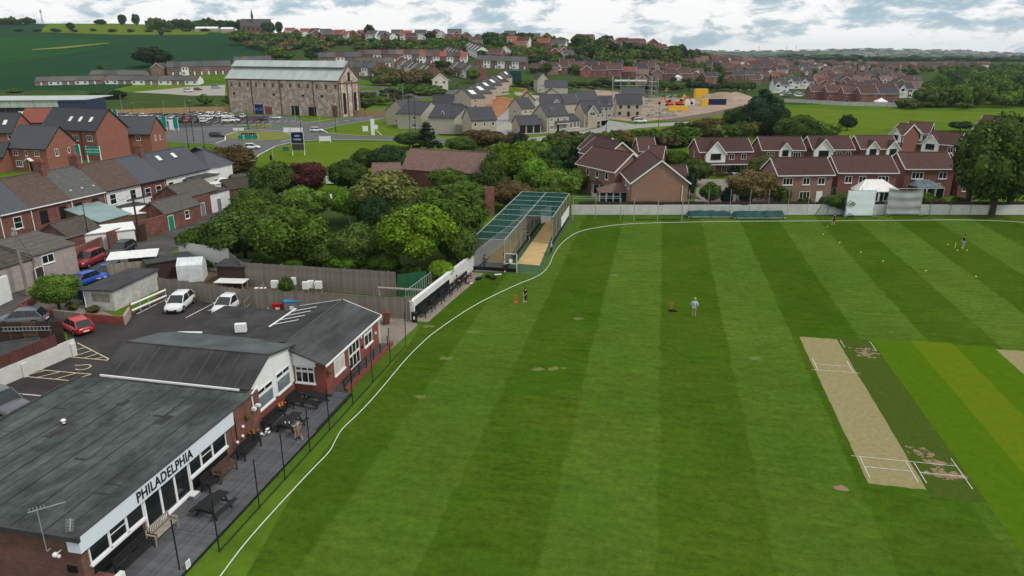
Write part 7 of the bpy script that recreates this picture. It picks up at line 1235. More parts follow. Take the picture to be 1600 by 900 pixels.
# ---------------------------------------------------------------- trees round the field and gardens (px, base, width, top, kind, label)
TB = 'trees and shrubs on the bank behind the timber fences'
L_T = [
 (655, 432, 132, 316, 'lime', 'big rounded yellow-green tree in front of the bank, left of the nets'), (702, 408, 130, 284, 'green', 'broad green tree right behind the big yellow-green one'), (716, 424, 70, 345, 'mid', 'dark green lower crown touching the white wall'),
 (385, 412, 130, 325, 'mid', 'broad mid green tree above the whitewashed fence'), (455, 428, 125, 318, 'green', 'broad green tree in the middle of the bank'), (330, 408, 90, 348, 'green', 'ivy-like green mass at the lane end of the bank'), (410, 380, 110, 305, 'green', 'pale green willow-like tree at the back of the bank'),
 (512, 425, 80, 365, 'mid', 'dark shrubby tree between the two larger bank trees'), (566, 425, 90, 345, 'mid', 'dull green tree left of the big yellow-green one'), (605, 360, 110, 262, 'olive', 'tall olive conifer-like tree with yellow tips before the brown house'), (560, 350, 90, 290, 'bright', 'rounded bright green tree in the garden behind the bank'),
 (480, 350, 80, 288, 'green', 'leafy tree left of the bright green garden tree'), (483, 312, 75, 250, 'copper', 'copper-leaved tree in the garden'), (430, 318, 80, 250, 'mid', 'dark round tree left of the copper tree'), (360, 280, 95, 224, 'brown', 'large olive-brown bush beside the terrace end'),
 (400, 330, 80, 292, 'mid', 'low dark hedge tree below the copper tree'), (545, 305, 70, 246, 'mid', 'dark shrub between the grass verge and the brown house'), (610, 275, 60, 225, 'dark', 'dark glossy shrub left of the brown pantiled house'), (574, 272, 50, 230, 'mid', 'shrub at the verge edge left of the brown house'), (500, 410, 55, 378, 'copper', 'small dark copper shrub at the foot of the bank'),
 (460, 430, 60, 400, 'bright', 'fresh green shrub low on the bank by the fence'), (545, 430, 70, 392, 'bright', 'bright green low shrub above the tall fence'), (600, 432, 60, 395, 'green', 'green shrub below the yellow-green tree'), (690, 445, 45, 405, 'lime', 'yellow-green leaves spilling over the white wall'), (685, 448, 36, 434, 'lime', 'climber leaves on the white wall top'),
 (800, 296, 80, 215, 'lime', 'tall light green tree behind the nets'), (830, 300, 60, 244, 'bright', 'light green tree between nets and gardens'), (870, 320, 85, 262, 'green', 'round green tree over the net corner'), (765, 318, 70, 262, 'mid', 'dark tree left of the light green one'), (775, 300, 50, 235, 'mid', 'dark green tree behind the brown house end'),
 (700, 305, 70, 262, 'green', 'leafy tree in front of the brown house wall'), (800, 330, 70, 280, 'brown', 'grey-brown shrub at the back of the nets'), (722, 330, 90, 280, 'green', 'green crown below the brown house gable'), (846, 330, 50, 290, 'mid', 'dark shrub right behind the nets roof'),
 (668, 236, 42, 188, 'pine', 'small layered cedar beside the pale road'), (755, 232, 75, 200, 'brown', 'brownish bushy tree before the solar panel house'), (806, 240, 45, 205, 'brown', 'brown-tinged bush at the garage block'), (812, 245, 22, 200, 'talldark', 'narrow dark cypress by the garage block'), (835, 262, 60, 215, 'green', 'deep green rounded tree below the garage block'),
 (640, 232, 50, 205, 'mid', 'low dark shrub by the cedar'), (720, 240, 60, 212, 'mid', 'dark hedge shrub behind the brown roof ridge'),
 (1187, 207, 128, 138, 'cone', 'very dark broad conifer standing at the field corner'), (1190, 207, 74, 146, 'talldark', 'tall dark tree pressed against the broad conifer'), (1215, 215, 60, 165, 'dark', 'dark crown joined to the broad dark conifer'), (1155, 205, 50, 165, 'mid', 'mid green tree left of the dark conifer'), (1245, 225, 70, 178, 'mid', 'dull green tree right of the dark conifer'), (1280, 222, 60, 188, 'green', 'lighter bushy tree at the edge of the bright field'), (1107, 212, 50, 182, 'brown', 'olive brown tree at the end of the pale road'), (1055, 222, 55, 198, 'brown', 'brownish rounded tree on the hedge behind the stepped row'),
 (1323, 204, 28, 176, 'dark', 'lone dark round bush in the bright field'), (1306, 212, 18, 192, 'lime', 'small yellow-green conifer beside the lone field bush'), (1548, 335, 135, 172, 'mid', 'large dark spreading tree rising at the far wall on the right'), (1575, 330, 110, 188, 'dark', 'dark rear crown of the large tree at the right edge'), (1510, 325, 70, 205, 'dark', 'left hanging crown of the large tree at the right edge'),
 (1085, 290, 60, 246, 'mid', 'green tree between the pale gable and the drive'), (1078, 310, 22, 250, 'talldark', 'narrow dark conifer right of the pale gable'), (1050, 270, 45, 232, 'green', 'garden tree behind the stepped row'), (1108, 325, 34, 283, 'green', 'green bush on the drive above the wall'), (1135, 322, 24, 290, 'talldark', 'dark clipped conifer on the drive'), (1172, 322, 80, 262, 'brown', 'thin grey-green willow in front of the drive'), (1215, 322, 40, 290, 'green', 'green shrub beside the tan brick house'),
 (1195, 290, 60, 240, 'olive', 'sparse tree in front of the second row house'), (1310, 335, 50, 300, 'green', 'shrub left of the white sight screen'), (1450, 325, 24, 300, 'lime', 'yellow-green bush right of the grey sight screen'), (1490, 222, 0.1, 220, 'mid', ''), (1463, 205, 0.1, 200, 'mid', ''), (1102, 278, 16, 264, 'talldark', 'dark clipped shrub at the white gabled house'), (1092, 279, 9, 270, 'lime', 'tiny yellow shrub by the white gabled house'), (1128, 277, 14, 268, 'olive', 'pale rounded shrub on the front lawn'), (1146, 274, 22, 260, 'dark', 'dark clipped hedge by the white car'),
 (1500, 205, 40, 188, 'dark', 'dark tree behind the right-hand house cluster'), (985, 262, 0.1, 260, 'mid', ''), (905, 300, 50, 262, 'green', 'green tree left of the stepped row'), (850, 290, 45, 245, 'mid', 'dark tree behind the washing line'), (880, 258, 60, 228, 'mid', 'dark hedge tree near the stepped row end')]
for (px, pb, w_, tp, k, lab) in L_T:
 if w_ > 1: tree(px, pb, w_, tp, k, lab, 'tree' if w_ > 30 else 'bush', TB if 300 < px < 740 and pb > 290 else None)
# hedge line running behind the gardens
trees([(868 + i * 12.5, 238 - i * .94 + rnd.uniform(-3, 3), rnd.uniform(24, 36), 238 - i * .94 - rnd.uniform(20, 30), rnd.choice(['mid', 'green', 'brown', 'olive', 'mid'])) for i in range(27)], 'in the scrubby hedge behind the gardens', 'bush', 'hedge bushes behind the gardens')
trees([(300 + i * 18 + rnd.uniform(-4, 4), 420 + i * .8, rnd.uniform(26, 40), 400 + i * .63, rnd.choice(['mid', 'green', 'dark', 'olive'])) for i in range(20)], 'at the foot of the tree bank', 'bush', 'low shrubs at the foot of the bank')
trees([(640 + rnd.uniform(-80, 90), rnd.uniform(332, 380), rnd.uniform(40, 60), rnd.uniform(300, 330), rnd.choice(['mid', 'dark', 'green'])) for i in range(12)], 'among the crowns packed behind the bank', 'tree', 'trees packed behind the bank')
trees([(1225 + i * 30, 327, rnd.uniform(14, 26), rnd.uniform(304, 314), rnd.choice(['mid', 'green', 'olive'])) for i in range(10)], 'just behind the far white wall', 'bush', 'shrubs behind the far white wall')
trees([(760 + i * 11, 262 + rnd.uniform(-14, 26), rnd.uniform(26, 44), rnd.uniform(222, 246), rnd.choice(['mid', 'green', 'dark', 'olive'])) for i in range(16)], 'in the wooded strip behind the nets', 'tree', 'trees in the strip behind the nets')
# ---------------------------------------------------------------- roads, verges and yards of the middle distance
patch('road', [(236, 201), (270, 199), (330, 197), (400, 200), (455, 196), (560, 182), (640, 169), (690, 158), (712, 155), (712, 163), (640, 178), (575, 190), (520, 197), (505, 203), (515, 210), (560, 213), (640, 215), (720, 219), (762, 221), (762, 227), (640, 221), (560, 219), (500, 219), (460, 222), (430, 230), (405, 243), (380, 265), (340, 265), (360, 240), (330, 225), (240, 222)], 'road', .02)
isl = [at(405 + 52 * math.cos(t), 212.5 + 7.5 * math.sin(t)) for t in [i * math.pi / 16 for i in range(32)]]
patch('traffic_island', isl, 'verge_dry', .06)
patch('road', [(758, 221), (830, 215), (900, 207), (940, 199), (1000, 194), (1080, 190), (1080, 194), (1000, 200), (900, 214), (840, 221), (758, 227)], 'road_pale', .025); patch('road', [(935, 203), (942, 197), (925, 190), (950, 188), (975, 192), (1000, 196)], 'road_pale', .03)
patch('car_park', [(150, 186), (300, 177), (430, 180), (520, 189), (480, 194), (400, 196), (280, 203), (150, 196)], 'road', .03); patch('car_park', [(170, 186), (300, 179), (420, 182), (418, 192), (280, 200), (180, 194)], 'asphalt', .04)
patch('yard', [(130, 152), (300, 136), (352, 134), (352, 152), (290, 155), (200, 158), (140, 160)], 'concrete', .05, True); patch('yard', [(552, 136), (600, 136), (640, 143), (700, 143), (700, 152), (620, 160), (552, 158)], 'road', .05)
patch('road', [(692, 162), (700, 145), (704, 130), (697, 118), (705, 116), (722, 124), (735, 136), (728, 148), (715, 158)], 'road', .06, True); patch('driveway', [(770, 178), (790, 165), (800, 172), (785, 195), (775, 198)], 'road_pale', .05)
patch('estate_ground', [(618, 194), (690, 212), (780, 212), (900, 206), (945, 196), (960, 176), (925, 145), (840, 131), (790, 138), (735, 150), (700, 165)], 'concrete', .03, True); patch('bare_soil', [(732, 176), (745, 162), (762, 150), (788, 139), (826, 138), (822, 148), (800, 166), (778, 184), (742, 184)], 'earth_orange', .16, True); patch('building_site', [(915, 160), (930, 143), (1000, 148), (1050, 143), (1120, 146), (1178, 152), (1172, 164), (1110, 176), (1060, 184), (1010, 190), (985, 190), (940, 185)], 'sand', .08)
patch('bare_soil', [(900, 150), (905, 140), (935, 141), (930, 152)], 'soil', .05); patch('bare_soil', [(1010, 188), (1060, 182), (1110, 176), (1175, 163), (1180, 167), (1110, 182), (1060, 190)], 'soil', .05)
patch('field', [(1230, 168), (1330, 172), (1460, 174), (1620, 175), (1700, 178), (1700, 196), (1600, 200), (1440, 190), (1330, 215), (1240, 212)], 'meadow', .02); patch('verge', [(800, 228), (900, 218), (1000, 204), (1160, 200), (1240, 190), (1230, 172), (1170, 168), (1110, 181), (1060, 192), (1000, 201), (900, 216), (840, 223)], 'meadow', .018)
patch('verge', [(400, 250), (430, 232), (462, 224), (520, 221), (640, 223), (745, 229), (745, 235), (640, 240), (560, 250), (500, 262), (440, 268)], 'meadow', .018); patch('verge', [(508, 207), (530, 199), (600, 187), (650, 178), (760, 200), (760, 219), (640, 214), (560, 212)], 'meadow', .03); patch('verge', [(460, 188), (500, 183), (530, 186), (500, 192)], 'meadow', .05)
mk = MB()
def kb(pts, w=.35, z=.075):
 P = [G(*q) for q in pts]
 for a, b in zip(P, P[1:]): mk.add(stripe(a, b, w, z), [(0, 1, 2, 3)])
kb([(338, 224), (352, 219), (352, 211), (372, 205), (405, 203), (440, 205), (458, 211), (455, 218), (440, 221)]); kb([(300, 203), (400, 199), (455, 195), (560, 181), (640, 168)], .3); kb([(505, 203), (512, 208), (560, 212), (640, 214), (720, 218)], .3); kb([(380, 262), (405, 242), (430, 229), (462, 221), (520, 218), (640, 220), (745, 226)], .3); kb([(508, 202), (530, 196), (600, 185)], .25)
kb([(690, 140), (704, 128), (722, 126)], .3)
for i in range(9): a = (520 + i * 18, 192 - i * 2.9); mk.add(stripe(G(*a), G(a[0] + 8, a[1] - 1.3), .3, .05), [(0, 1, 2, 3)])
for i in range(16): mk.add(stripe(at(300 + i * 11, 192.5 - i * .1), at(306 + i * 11, 190 - i * .1), .2, .06), [(0, 1, 2, 3)])
for i in range(5): mk.add(stripe(at(330 + i * 20, 196), at(345 + i * 20, 194.8), .6, .065), [(0, 1, 2, 3)])
o = mk.build('road_markings', 'marking'); o['kind'] = 'structure'
# ---------------------------------------------------------------- old works hall
A, B = at(353, 121.5, 13.7), at(529, 125, 13.7); d_ = B - A; Lw = d_.length; wa_ = math.atan2(d_.y, d_.x); Dw = 12.5
t = thing('works_hall', 'huge old brick works hall with a pale metal roof and raised ridge vent', 'industrial building', (A.x, A.y, 0), wa_)
q = MB(); q.prof([(0, -.3), (Dw, -.3), (Dw, 13.7), (Dw / 2, 19.3), (0, 13.7)], 0, Lw, 'x'); q.build('wall', 'brick_weathered', t)
for i in range(12): x0, x1 = -.3 + (Lw + .6) * i / 12, -.3 + (Lw + .6) * (i + 1) / 12 - .05; q = MB(); q.slab((x0, -.6, 13.5), (x1, -.6, 13.5), (x1, Dw * .34, 17.5), (x0, Dw * .34, 17.5), .15); q.slab((x0, Dw * .66, 17.5), (x1, Dw * .66, 17.5), (x1, Dw + .6, 13.5), (x0, Dw + .6, 13.5), .15); q.build('roof_sheet', 'tin', t)
q = MB(); q.prof([(Dw * .32, 17.6), (Dw * .68, 17.6), (Dw * .68, 18.4), (Dw * .5, 20.2), (Dw * .32, 18.4)], .2, Lw - .2, 'x'); q.build('ridge_vent', 'tin_dark', t); q = MB(); q.slab((0, Dw * .27, 18.2), (Lw, Dw * .27, 18.2), (Lw, Dw * .5, 20.5), (0, Dw * .5, 20.5), .12); q.slab((0, Dw * .5, 20.49), (Lw, Dw * .5, 20.49), (Lw, Dw * .73, 18.2), (0, Dw * .73, 18.2), .12); q.build('vent_roof', 'tin', t)
for x in (.3, Lw * .23, Lw * .49, Lw * .78, Lw - .3): q = MB(); q.box(x - .22, -.18, 0, x + .22, 0, 13.5); q.build('pilaster', 'brick_brown', t)
q = MB(); q.box(0, -.12, 13.0, Lw, 0, 13.5); q.build('cornice', 'brick_brown', t)
for i in range(13): x = Lw * (i + .6) / 13; q = MB(); q.box(x - .55, -.06, 10.4, x + .55, 0, 12.0); q.build('bricked_opening', 'brick_old', t)
for x in (.43, .69, .85, .06): q = MB(); q.box(Lw * x - .6, -.08, 7.2, Lw * x + .6, 0, 8.0); q.build('vent_hole', 'black_plastic', t)
for x, w_, h_, m_ in ((.37, 3.6, 2.9, 'red'), (.61, 3.6, 3.6, 'black_plastic'), (.76, 3.8, 3.4, 'black_plastic'), (.95, 2.4, 4.2, 'brick_old')): q = MB(); q.box(Lw * x - w_ / 2, -.1, 0, Lw * x + w_ / 2, 0, h_); q.build('gate', 'brick_plinth' if m_ == 'red' else m_, t)
for y, z0, h_, w_ in ((.22, 1, 8, 1.7), (.75, 1, 8, 1.7), (.5, 13, 3.4, 1.4)):
 q = MB(); yy = Dw * y; pr = [(yy - w_ / 2, z0), (yy + w_ / 2, z0), (yy + w_ / 2, z0 + h_ - .7), (yy + w_ / 4, z0 + h_), (yy - w_ / 4, z0 + h_), (yy - w_ / 2, z0 + h_ - .7)]; q.prof(pr, Lw + .001, Lw + .1, 'x'); q.build('arched_window', 'black_plastic', t)
for y in (.05, .38, .62, .95): q = MB(); q.box(Lw, Dw * y - .25, 0, Lw + .2, Dw * y + .25, 13.4); q.build('pilaster', 'brick_brown', t)
q = MB(); q.box(Lw, 0, 12.2, Lw + .22, Dw, 12.7); q.bar((Lw + .2, 0, 13.7), (Lw + .2, Dw / 2, 19.2), .3, .5); q.bar((Lw + .2, Dw / 2, 19.2), (Lw + .2, Dw, 13.7), .3, .5); q.build('gable_band', 'brick_brown', t)
# supermarket at the left edge
A, B = at(-60, 177, 5.2), at(98, 162, 6.0); g0, g1 = at(-90, 186), at(98, 184); t = thing('supermarket', 'long low dark glazed supermarket with a pale fascia at the left edge', 'supermarket', (g0.x, g0.y, 0), math.atan2((g1 - g0).y, (g1 - g0).x)); Ls = (g1 - g0).length
q = MB(); q.box(0, 0, 0, Ls, 22, 4.0); q.build('wall', 'flat_dark', t)
for i in range(5): q = MB(); q.box(Ls * i / 5, -1.5, 4.0, Ls * (i + 1) / 5 - .15, .5, 6.6); q.build('fascia_panel', 'tin', t)
q = MB(); q.box(Ls, -1.2, 1.2, Ls + 10, 16, 6.4); q.build('end_block', 'car_dark_blue', t); q = MB(); q.slab((-1, -2, 6.75), (Ls + 10.2, -2, 6.75), (Ls + 10.2, 24, 6.9), (-1, 24, 6.9), .2); q.build('roof', 'tin', t)
for i in range(14): q = MB(); x = Ls * (i + .5) / 14; q.box(x - .08, -.1, 0, x + .08, 0, 4.0); q.build('mullion', 'grey_bin', t)
# plank fence behind the car park
t = thing('plank_fence', 'long new timber plank fence between the car park and the works hall', 'fence', (0, 0, 0)); FP = [(146, 182), (240, 178), (300, 176), (352, 175), (420, 176), (500, 178), (560, 181), (612, 182), (660, 176), (690, 172)]
for a, b in zip(FP, FP[1:]):
 P, Q = G(*a), G(*b); n_ = int((Q - P).length / 3) + 1
 for i in range(n_): u_, v_ = P.lerp(Q, i / n_), P.lerp(Q, (i + .97) / n_); q = MB(); q.bar(u_ + Vector((0, 0, 1.1)), v_ + Vector((0, 0, 1.1)), .08, 2.2); q.build('panel', 'timber_warm', t)
t = thing('palisade_fence', 'grey palisade fence beside the road bend', 'fence', (0, 0, 0)); P, Q = G(575, 181), G(632, 172)
for i in range(40): u_ = P.lerp(Q, i / 40); q = MB(); q.bar(u_ + Vector((0, -2, 0)), u_ + Vector((0, -2, 2.2)), .18, .05); q.build('pale', 'galv', t)
# cars in the car park
cg = 'cars in the supermarket car park'; cols = ['car_white', 'car_white', 'car_grey', 'car_black', 'car_silver', 'car_red', 'car_dark_blue', 'car_white', 'car_black', 'car_silver']
cn = dict(car_white='white', car_grey='grey', car_black='black', car_silver='silver', car_red='dark red', car_dark_blue='navy', car_bright_red='red', car_blue='blue')
rows = [(186, 388, 183.6, 9.2, 3), (262, 330, 187.4, 10.5, 2), (192, 250, 187.6, 9.5, 2), (258, 330, 191, 12, 2), (300, 345, 181, 9, 2)]
for ri, (xa, xb, y, stp, ppp) in enumerate(rows):
 x = xa; k_ = 0
 while x < xb:
  if rnd.random() < .9: c_ = rnd.choice(cols); k_ += 1; car(x, y + rnd.uniform(-.3, .3), R(90 + rnd.uniform(-8, 8)) + math.pi * rnd.randint(0, 1), c_, '%s car, %s from the left in %s of the car park' % (cn[c_], ordn(k_ - 1, 99), ['the back row', 'the middle row', 'the left near row', 'the front row', 'the row at the fence'][ri]), rnd.choice(['hatch', 'suv', 'estate']), cg)
  x += stp + rnd.uniform(-1, 1)
for px, py, c_, an, lab, k in ((340, 214, 'car_black', 170, 'black car driving round the roundabout', 'estate'), (394, 233, 'car_white', 190, 'white car entering the roundabout past the bush', 'hatch'), (495, 206, 'car_white', 185, 'white car waiting at the junction by the lamp column', 'hatch'), (357, 191, 'car_white', 200, 'left white car of the pair parked apart', 'suv'), (366, 190, 'car_white', 180, 'right white car of the pair parked apart', 'hatch'), (431, 186, 'car_white', 170, 'lone white car parked before the works hall', 'hatch'), (409, 188, 'car_dark_blue', 180, 'dark blue car behind the supermarket sign legs', 'hatch'), (295, 146, 'car_white', 190, 'white van on the yard by the bungalows', 'van'), (310, 143.5, 'car_red', 185, 'dark red car on the yard beside the white van', 'hatch'), (338, 139, 'car_silver', 180, 'silver van at the corner of the works hall', 'van'), (1000, 192, 'car_white', 185, 'white car at the mouth of the building site', 'suv'), (945, 186, 'car_blue', 175, 'bright blue car on a stone house drive', 'hatch'), (995, 188.5, 'car_black', 180, 'black car behind the white one at the site mouth', 'hatch'), (712, 138, 'car_black', 80, 'black car going uphill on the village road', 'suv'), (702, 129, 'car_grey', 100, 'dark car higher up the village road', 'hatch'), (797, 214, 'car_black', 80, 'black and white car by the garage block', 'hatch'), (560, 157, 'car_dark_blue', 80, 'blue pick-up at the right corner of the works hall', 'suv'), (795, 132, 'car_blue', 60, 'blue van beside the teal container', 'van'), (793, 121, 'car_white', 0, 'white van above the new houses', 'van'), (636, 219, 'car_silver', 175, 'silver car glimpsed on the pale road by the cedar', 'hatch')):
 car(px, py, R(an), c_, lab, k, cat='van' if k == 'van' else 'car')
# chevrons, white boards and flagposts at the roundabout
for i, px in enumerate((383, 395)):
 t = board('chevron_sign', ['left black and white chevron board on the roundabout', 'right black and white chevron board on the roundabout'][i], px, 216, 207.5, 2.0, 1.0, 'black_plastic', rz=0, posts='galv'); g = at(px, 216); z_ = topz(g, 207.5); p_ = t.children[0]
 for k in range(3): q = MB(); x = -.7 + .62 * k; q.bar((x + .3, -.07, z_ - .05), (x, -.07, z_ - .5), .03, .2, up=(0, 1, 0)); q.bar((x, -.07, z_ - .5), (x + .3, -.07, z_ - .95), .03, .2, up=(0, 1, 0)); q.build('chevron', 'upvc', p_)
for i, (px, w_) in enumerate(((376, 1.6), (388, 2.2), (399, 1.6))): board('direction_sign', ['left green direction sign under the chevrons', 'middle green direction sign under the chevrons', 'right green direction sign under the chevrons'][i], px, 218, 211.5, w_, 1.0, 'teal')
for i, px in enumerate((448, 459, 468)): board('white_board', ['leftmost of the three white boards at the junction', 'middle of the three white boards at the junction', 'rightmost of the three white boards behind the navy hoarding'][i], px, 206.5, 199.5, 1.8, 1.3, 'upvc')
board('white_board', 'wide blank white sign board on the verge kerb', 508, 223, 213, 3.0, 1.3, 'upvc'); board('white_board', 'left small white barrier board across the road', 368, 204, 200, 1.4, .8, 'upvc'); board('white_board', 'right small white barrier board across the road', 377, 204, 200, 1.4, .8, 'upvc')
t = thing('sales_tower', 'stepped white marketing tower with slanted struts on the lawn', 'sign', at(583, 211)); z_ = topz(at(583, 211), 186); q = MB(); q.box(-.5, -.3, 0, .5, .3, z_); q.box(.5, -.25, 1.8, 1.5, .25, z_ * .62); q.build('tower', 'upvc', t); q = MB(); q.bar((.5, 0, 1.9), (2.6, 0, 0), .15); q.build('strut', 'upvc', t)
t = board('white_board', 'small white open-legged board left of the white tower', 571, 206.5, 197, 1.5, 1.6, 'upvc')
cone(556, 215, 'red and white bollard at the splitter island right of the white board', 'red', 1.0, c='bollard'); cone(468, 200, 'red and white bollard behind the navy hoarding', 'red', 1.2, c='bollard')
t = thing('utility_cabinet', 'small grey green cabinet on the verge left of the navy hoarding', 'cabinet', at(447, 236)); q = MB(); q.box(-.7, -.4, 0, .7, .4, 1.0); q.box(-.75, -.45, 1.0, .75, .45, 1.08); q.build('case', 'steel_green', t)
t = thing('post', 'black bin and pale post at the verge tip above the copper tree', 'post', at(427, 250)); q = MB(); q.tube((0, 0, 0), (0, 0, 2.4), .08); q.build('pole', 'galv', t); q = MB(); q.tube((-.5, 0, 0), (-.5, 0, 1.1), .28, n=10); q.build('bin', 'black_plastic', t)
# ---------------------------------------------------------------- new stone estate
ng = 'new stone houses of the estate beyond the pale road'
def sh(a, b, d, ridge, lab, ze=5, rise=3.2, m='stone_buff', wins=None, solar=False, dm=None, drs=(), rm='roof_stone', L2=None):
 A, B = P2(a, b, ze); w = wins if wins is not None else [('F', .2, 3.1, .9, 1.1, 2, {}), ('F', .5, 3.1, .8, 1.1, 1, {}), ('F', .8, 3.1, .9, 1.1, 2, {}), ('F', .2, .8, 1.1, 1.2, 2, {}), ('F', .8, .8, 1.1, 1.2, 2, {}), ('L', .5, 3.1, .7, 1.1, 1, {}), ('L', .5, .8, .7, 1.1, 1, {}), ('R', .5, 3.1, .7, 1.1, 1, {})]
 t = house(A, B, d, ze, rise, m, rm, lab, ridge, w, drs, trim='flat_dark', group=ng, bargew=.14, og=.15, oh=.25); L = t['L']
 if solar: s = rise / (d / 2); q = MB(); q.slab((L * .22, 1.0, ze + s * 1.0 + .12), (L * .68, 1.0, ze + s * 1.0 + .12), (L * .68, d / 2 - .5, ze + s * (d / 2 - .5) + .12), (L * .22, d / 2 - .5, ze + s * (d / 2 - .5) + .12), .06); q.build('solar_panel', 'glass', t)
 if dm: dormer(t, L * dm[0], dm[1], .0 if dm[2] else 3.5, ze if dm[2] else 2.0, m=m, out=.6, rm=rm, n=2)
 return t
D1 = [('F', .42, 0, 1.0, 2.05, 'black_metal')]
sh((634, 173), (668, 169), 8.5, 'x', 'leftmost stone house beside the road bend', dm=(.3, 3.2, 1), drs=D1); sh((658, 178), (690, 172), 8.5, 'y', 'second stone house with a broad pale gable', wins=[('L', .3, 3.1, .9, 1.1, 2, {}), ('L', .3, .6, 1.6, 1.4, 3, {}), ('F', .2, 3.1, .5, 1.0, 1, {})], m='stone_grey'); sh((676, 163), (708, 163), 7, 'x', 'stone house behind the second gable', m='stone_grey')
sh((688, 181), (710, 184), 9, 'x', 'stone house with a black-roofed bay window, left of the solar panel house', dm=(.35, 3, 1), drs=D1, m='stone_grey'); sh((710, 184), (733, 174), 8, 'y', 'big gable end of the bay window house', m='stone_grey', wins=[]); sh((737, 188), (776, 186), 8.2, 'x', 'stone house with a solar panel behind the brownish bush', solar=True, drs=[('F', .6, 0, 1, 2.05, 'black_metal')], wins=[('F', .14, 3.1, .8, 1.1, 1, {}), ('F', .5, 3.1, .6, 1.1, 1, {}), ('F', .85, 3.1, .8, 1.1, 1, {}), ('F', .9, .6, 1.1, 1.2, 2, {}), ('L', .5, 3.1, .8, 1.1, 1, {}), ('L', .5, .8, .8, 1.1, 1, {})])
sh((672, 190), (688, 190), 6, 'x', 'small low garage link between the stone gables', ze=2.8, rise=2, wins=[])
for i, (a, b) in enumerate((((709, 148), (736, 153)), ((722, 143), (750, 147)), ((733, 138), (761, 142)), ((744, 133), (771, 137)), ((757, 127), (784, 131)), ((774, 120), (792, 122)))):
 t = sh(a, b, 6.5, 'y', '%s buff gable with white rooflight in the stepped row, from the front' % ORD[i], wins=[('R', .3, .8, .9, 1.2, 1, {}), ('R', .3, 3.1, .8, 1.1, 1, {})], m='stone_buff'); L = t['L']; s = 3.2 / (L / 2)
 q = MB(); x0, x1 = L * .6, L * .82; q.slab((x0, 1.8, 5 + s * (L - x0) + .16), (x1, 1.8, 5 + s * (L - x1) + .16), (x1, 4.2, 5 + s * (L - x1) + .16), (x0, 4.2, 5 + s * (L - x0) + .16), .06); q.build('rooflight', 'sheet_pale', t)
sh((815, 169), (836, 168), 8.5, 'x', 'stone house with its gable to the orange soil, behind the garages', wins=[('F', .3, 3.1, .8, 1, 1, {}), ('F', .7, 3.1, .8, 1, 1, {}), ('L', .5, 3.0, 1.2, 1.1, 2, {})])
t = sh((811, 195), (845, 194), 7.5, 'x', 'long low triple garage block with dark openings', ze=2.6, rise=2.4, wins=[], m='stone_buff');
for k in range(3): q = MB(); L = t['L']; q.box(L * (k + .1) / 3, -.06, 0, L * (k + .9) / 3, 0, 2.3); q.build('garage_opening', 'black_plastic', t)
t = sh((855, 181), (889, 179), 8, 'x', 'stone house with solar roof and black porch, facing the pale road', solar=True, m='stone_grey', drs=[('F', .5, 0, 1, 2.05, 'black_metal')]); porch(t, t['L'], rm='roof_stone', x0=t['L'] * .35, x1=t['L'] * .98, out=1.2)
sh((889, 189), (906, 188), 6, 'x', 'low sunroom link between two front stone houses', ze=2.7, rise=1.8, wins=[('F', .2, .4, 1.1, 1.8, 2, {}), ('F', .55, .4, 1.1, 1.8, 2, {}), ('F', .85, .4, 1, 1.8, 2, {})]); t = sh((913, 175.5), (940, 175), 9, 'x', 'tan stone house with a small front gable and bay window', dm=(.45, 3.4, 1), drs=[('F', .85, 0, 1, 2.05, 'black_metal')])
sh((844, 162), (878, 162), 7.5, 'x', 'stone house with a tiny dark dormer, second row', m='stone_grey', wins=[('F', .2, 3.4, 1, 1, 2, {}), ('F', .75, 3.4, 1, 1, 2, {})], dm=(.75, 1.8, 0)); sh((847, 150), (878, 150), 8, 'y', 'pale gable behind the dormer house', wins=[], m='stone_buff'); sh((812, 157), (836, 157), 8, 'y', 'grey roofed house with a pale triangular gable', wins=[], m='stone_buff')
sh((840, 124), (857, 125), 8, 'y', 'tall pale three-storey house at the back of the estate', ze=7.2, m='stone_grey'); sh((852, 136), (887, 136), 9, 'x', 'long dark roof of the tall terrace at the back of the estate', ze=7, m='stone_grey', dm=(.35, 2, 0)); sh((884, 162), (906, 161), 8, 'x', 'plain dark roof behind the small front gable house', wins=[]); sh((937, 165), (957, 165), 8, 'x', 'stone house with solar panel beside the blue car', solar=True, m='stone_grey'); sh((906, 157), (936, 156), 8, 'x', 'long dark roof at the rear of the estate', wins=[])
t = sh((964, 162), (1004, 162), 8.5, 'x', 'unfinished stone house with empty black window openings', m='stone_buff', wins=[]); L = t['L']
for x, z in ((.15, 3.1), (.47, 3.1), (.8, 3.1), (.12, .7), (.47, 0), (.82, .7)): q = MB(); q.box(L * x - .5, -.05, z, L * x + .5, 0, z + (1.2 if z else 2.0)); q.build('opening', 'black_plastic', t)
t = sh((971, 149), (1008, 149), 8, 'x', 'roofed shell wrapped in scaffolding behind the unfinished house', m='block_white', wins=[])
t = thing('scaffolding', 'grey scaffolding poles and decks round the house shell', 'scaffolding', G(960, 160)); ss = [(x, y) for x in (0, 4, 8, 12, 16, 20) for y in (8, 10)] + [(18 + a, b) for a in (0, 3) for b in (-2, 2, 6)]
for x, y in ss: q = MB(); q.tube((x, y, 0), (x, y, 11 + (x * 7 + y) % 3 * .7), .12, n=6); q.build('upright', 'galv', t)
for z in (2.5, 5, 7.5, 9.5): q = MB(); q.bar((0, 8, z), (21, 8, z), .12, .12); q.bar((0, 10, z), (21, 10, z), .12); q.bar((18, -2, z), (18, 10, z), .12); q.bar((21, -2, z), (21, 10, z), .12); q.build('ledger', 'galv', t); q = MB(); q.box(18, -2, z, 21, 8, z + .08); q.box(0, 8.1, z - .05, 18, 9.9, z + .03); q.build('deck_board', 'timber', t)
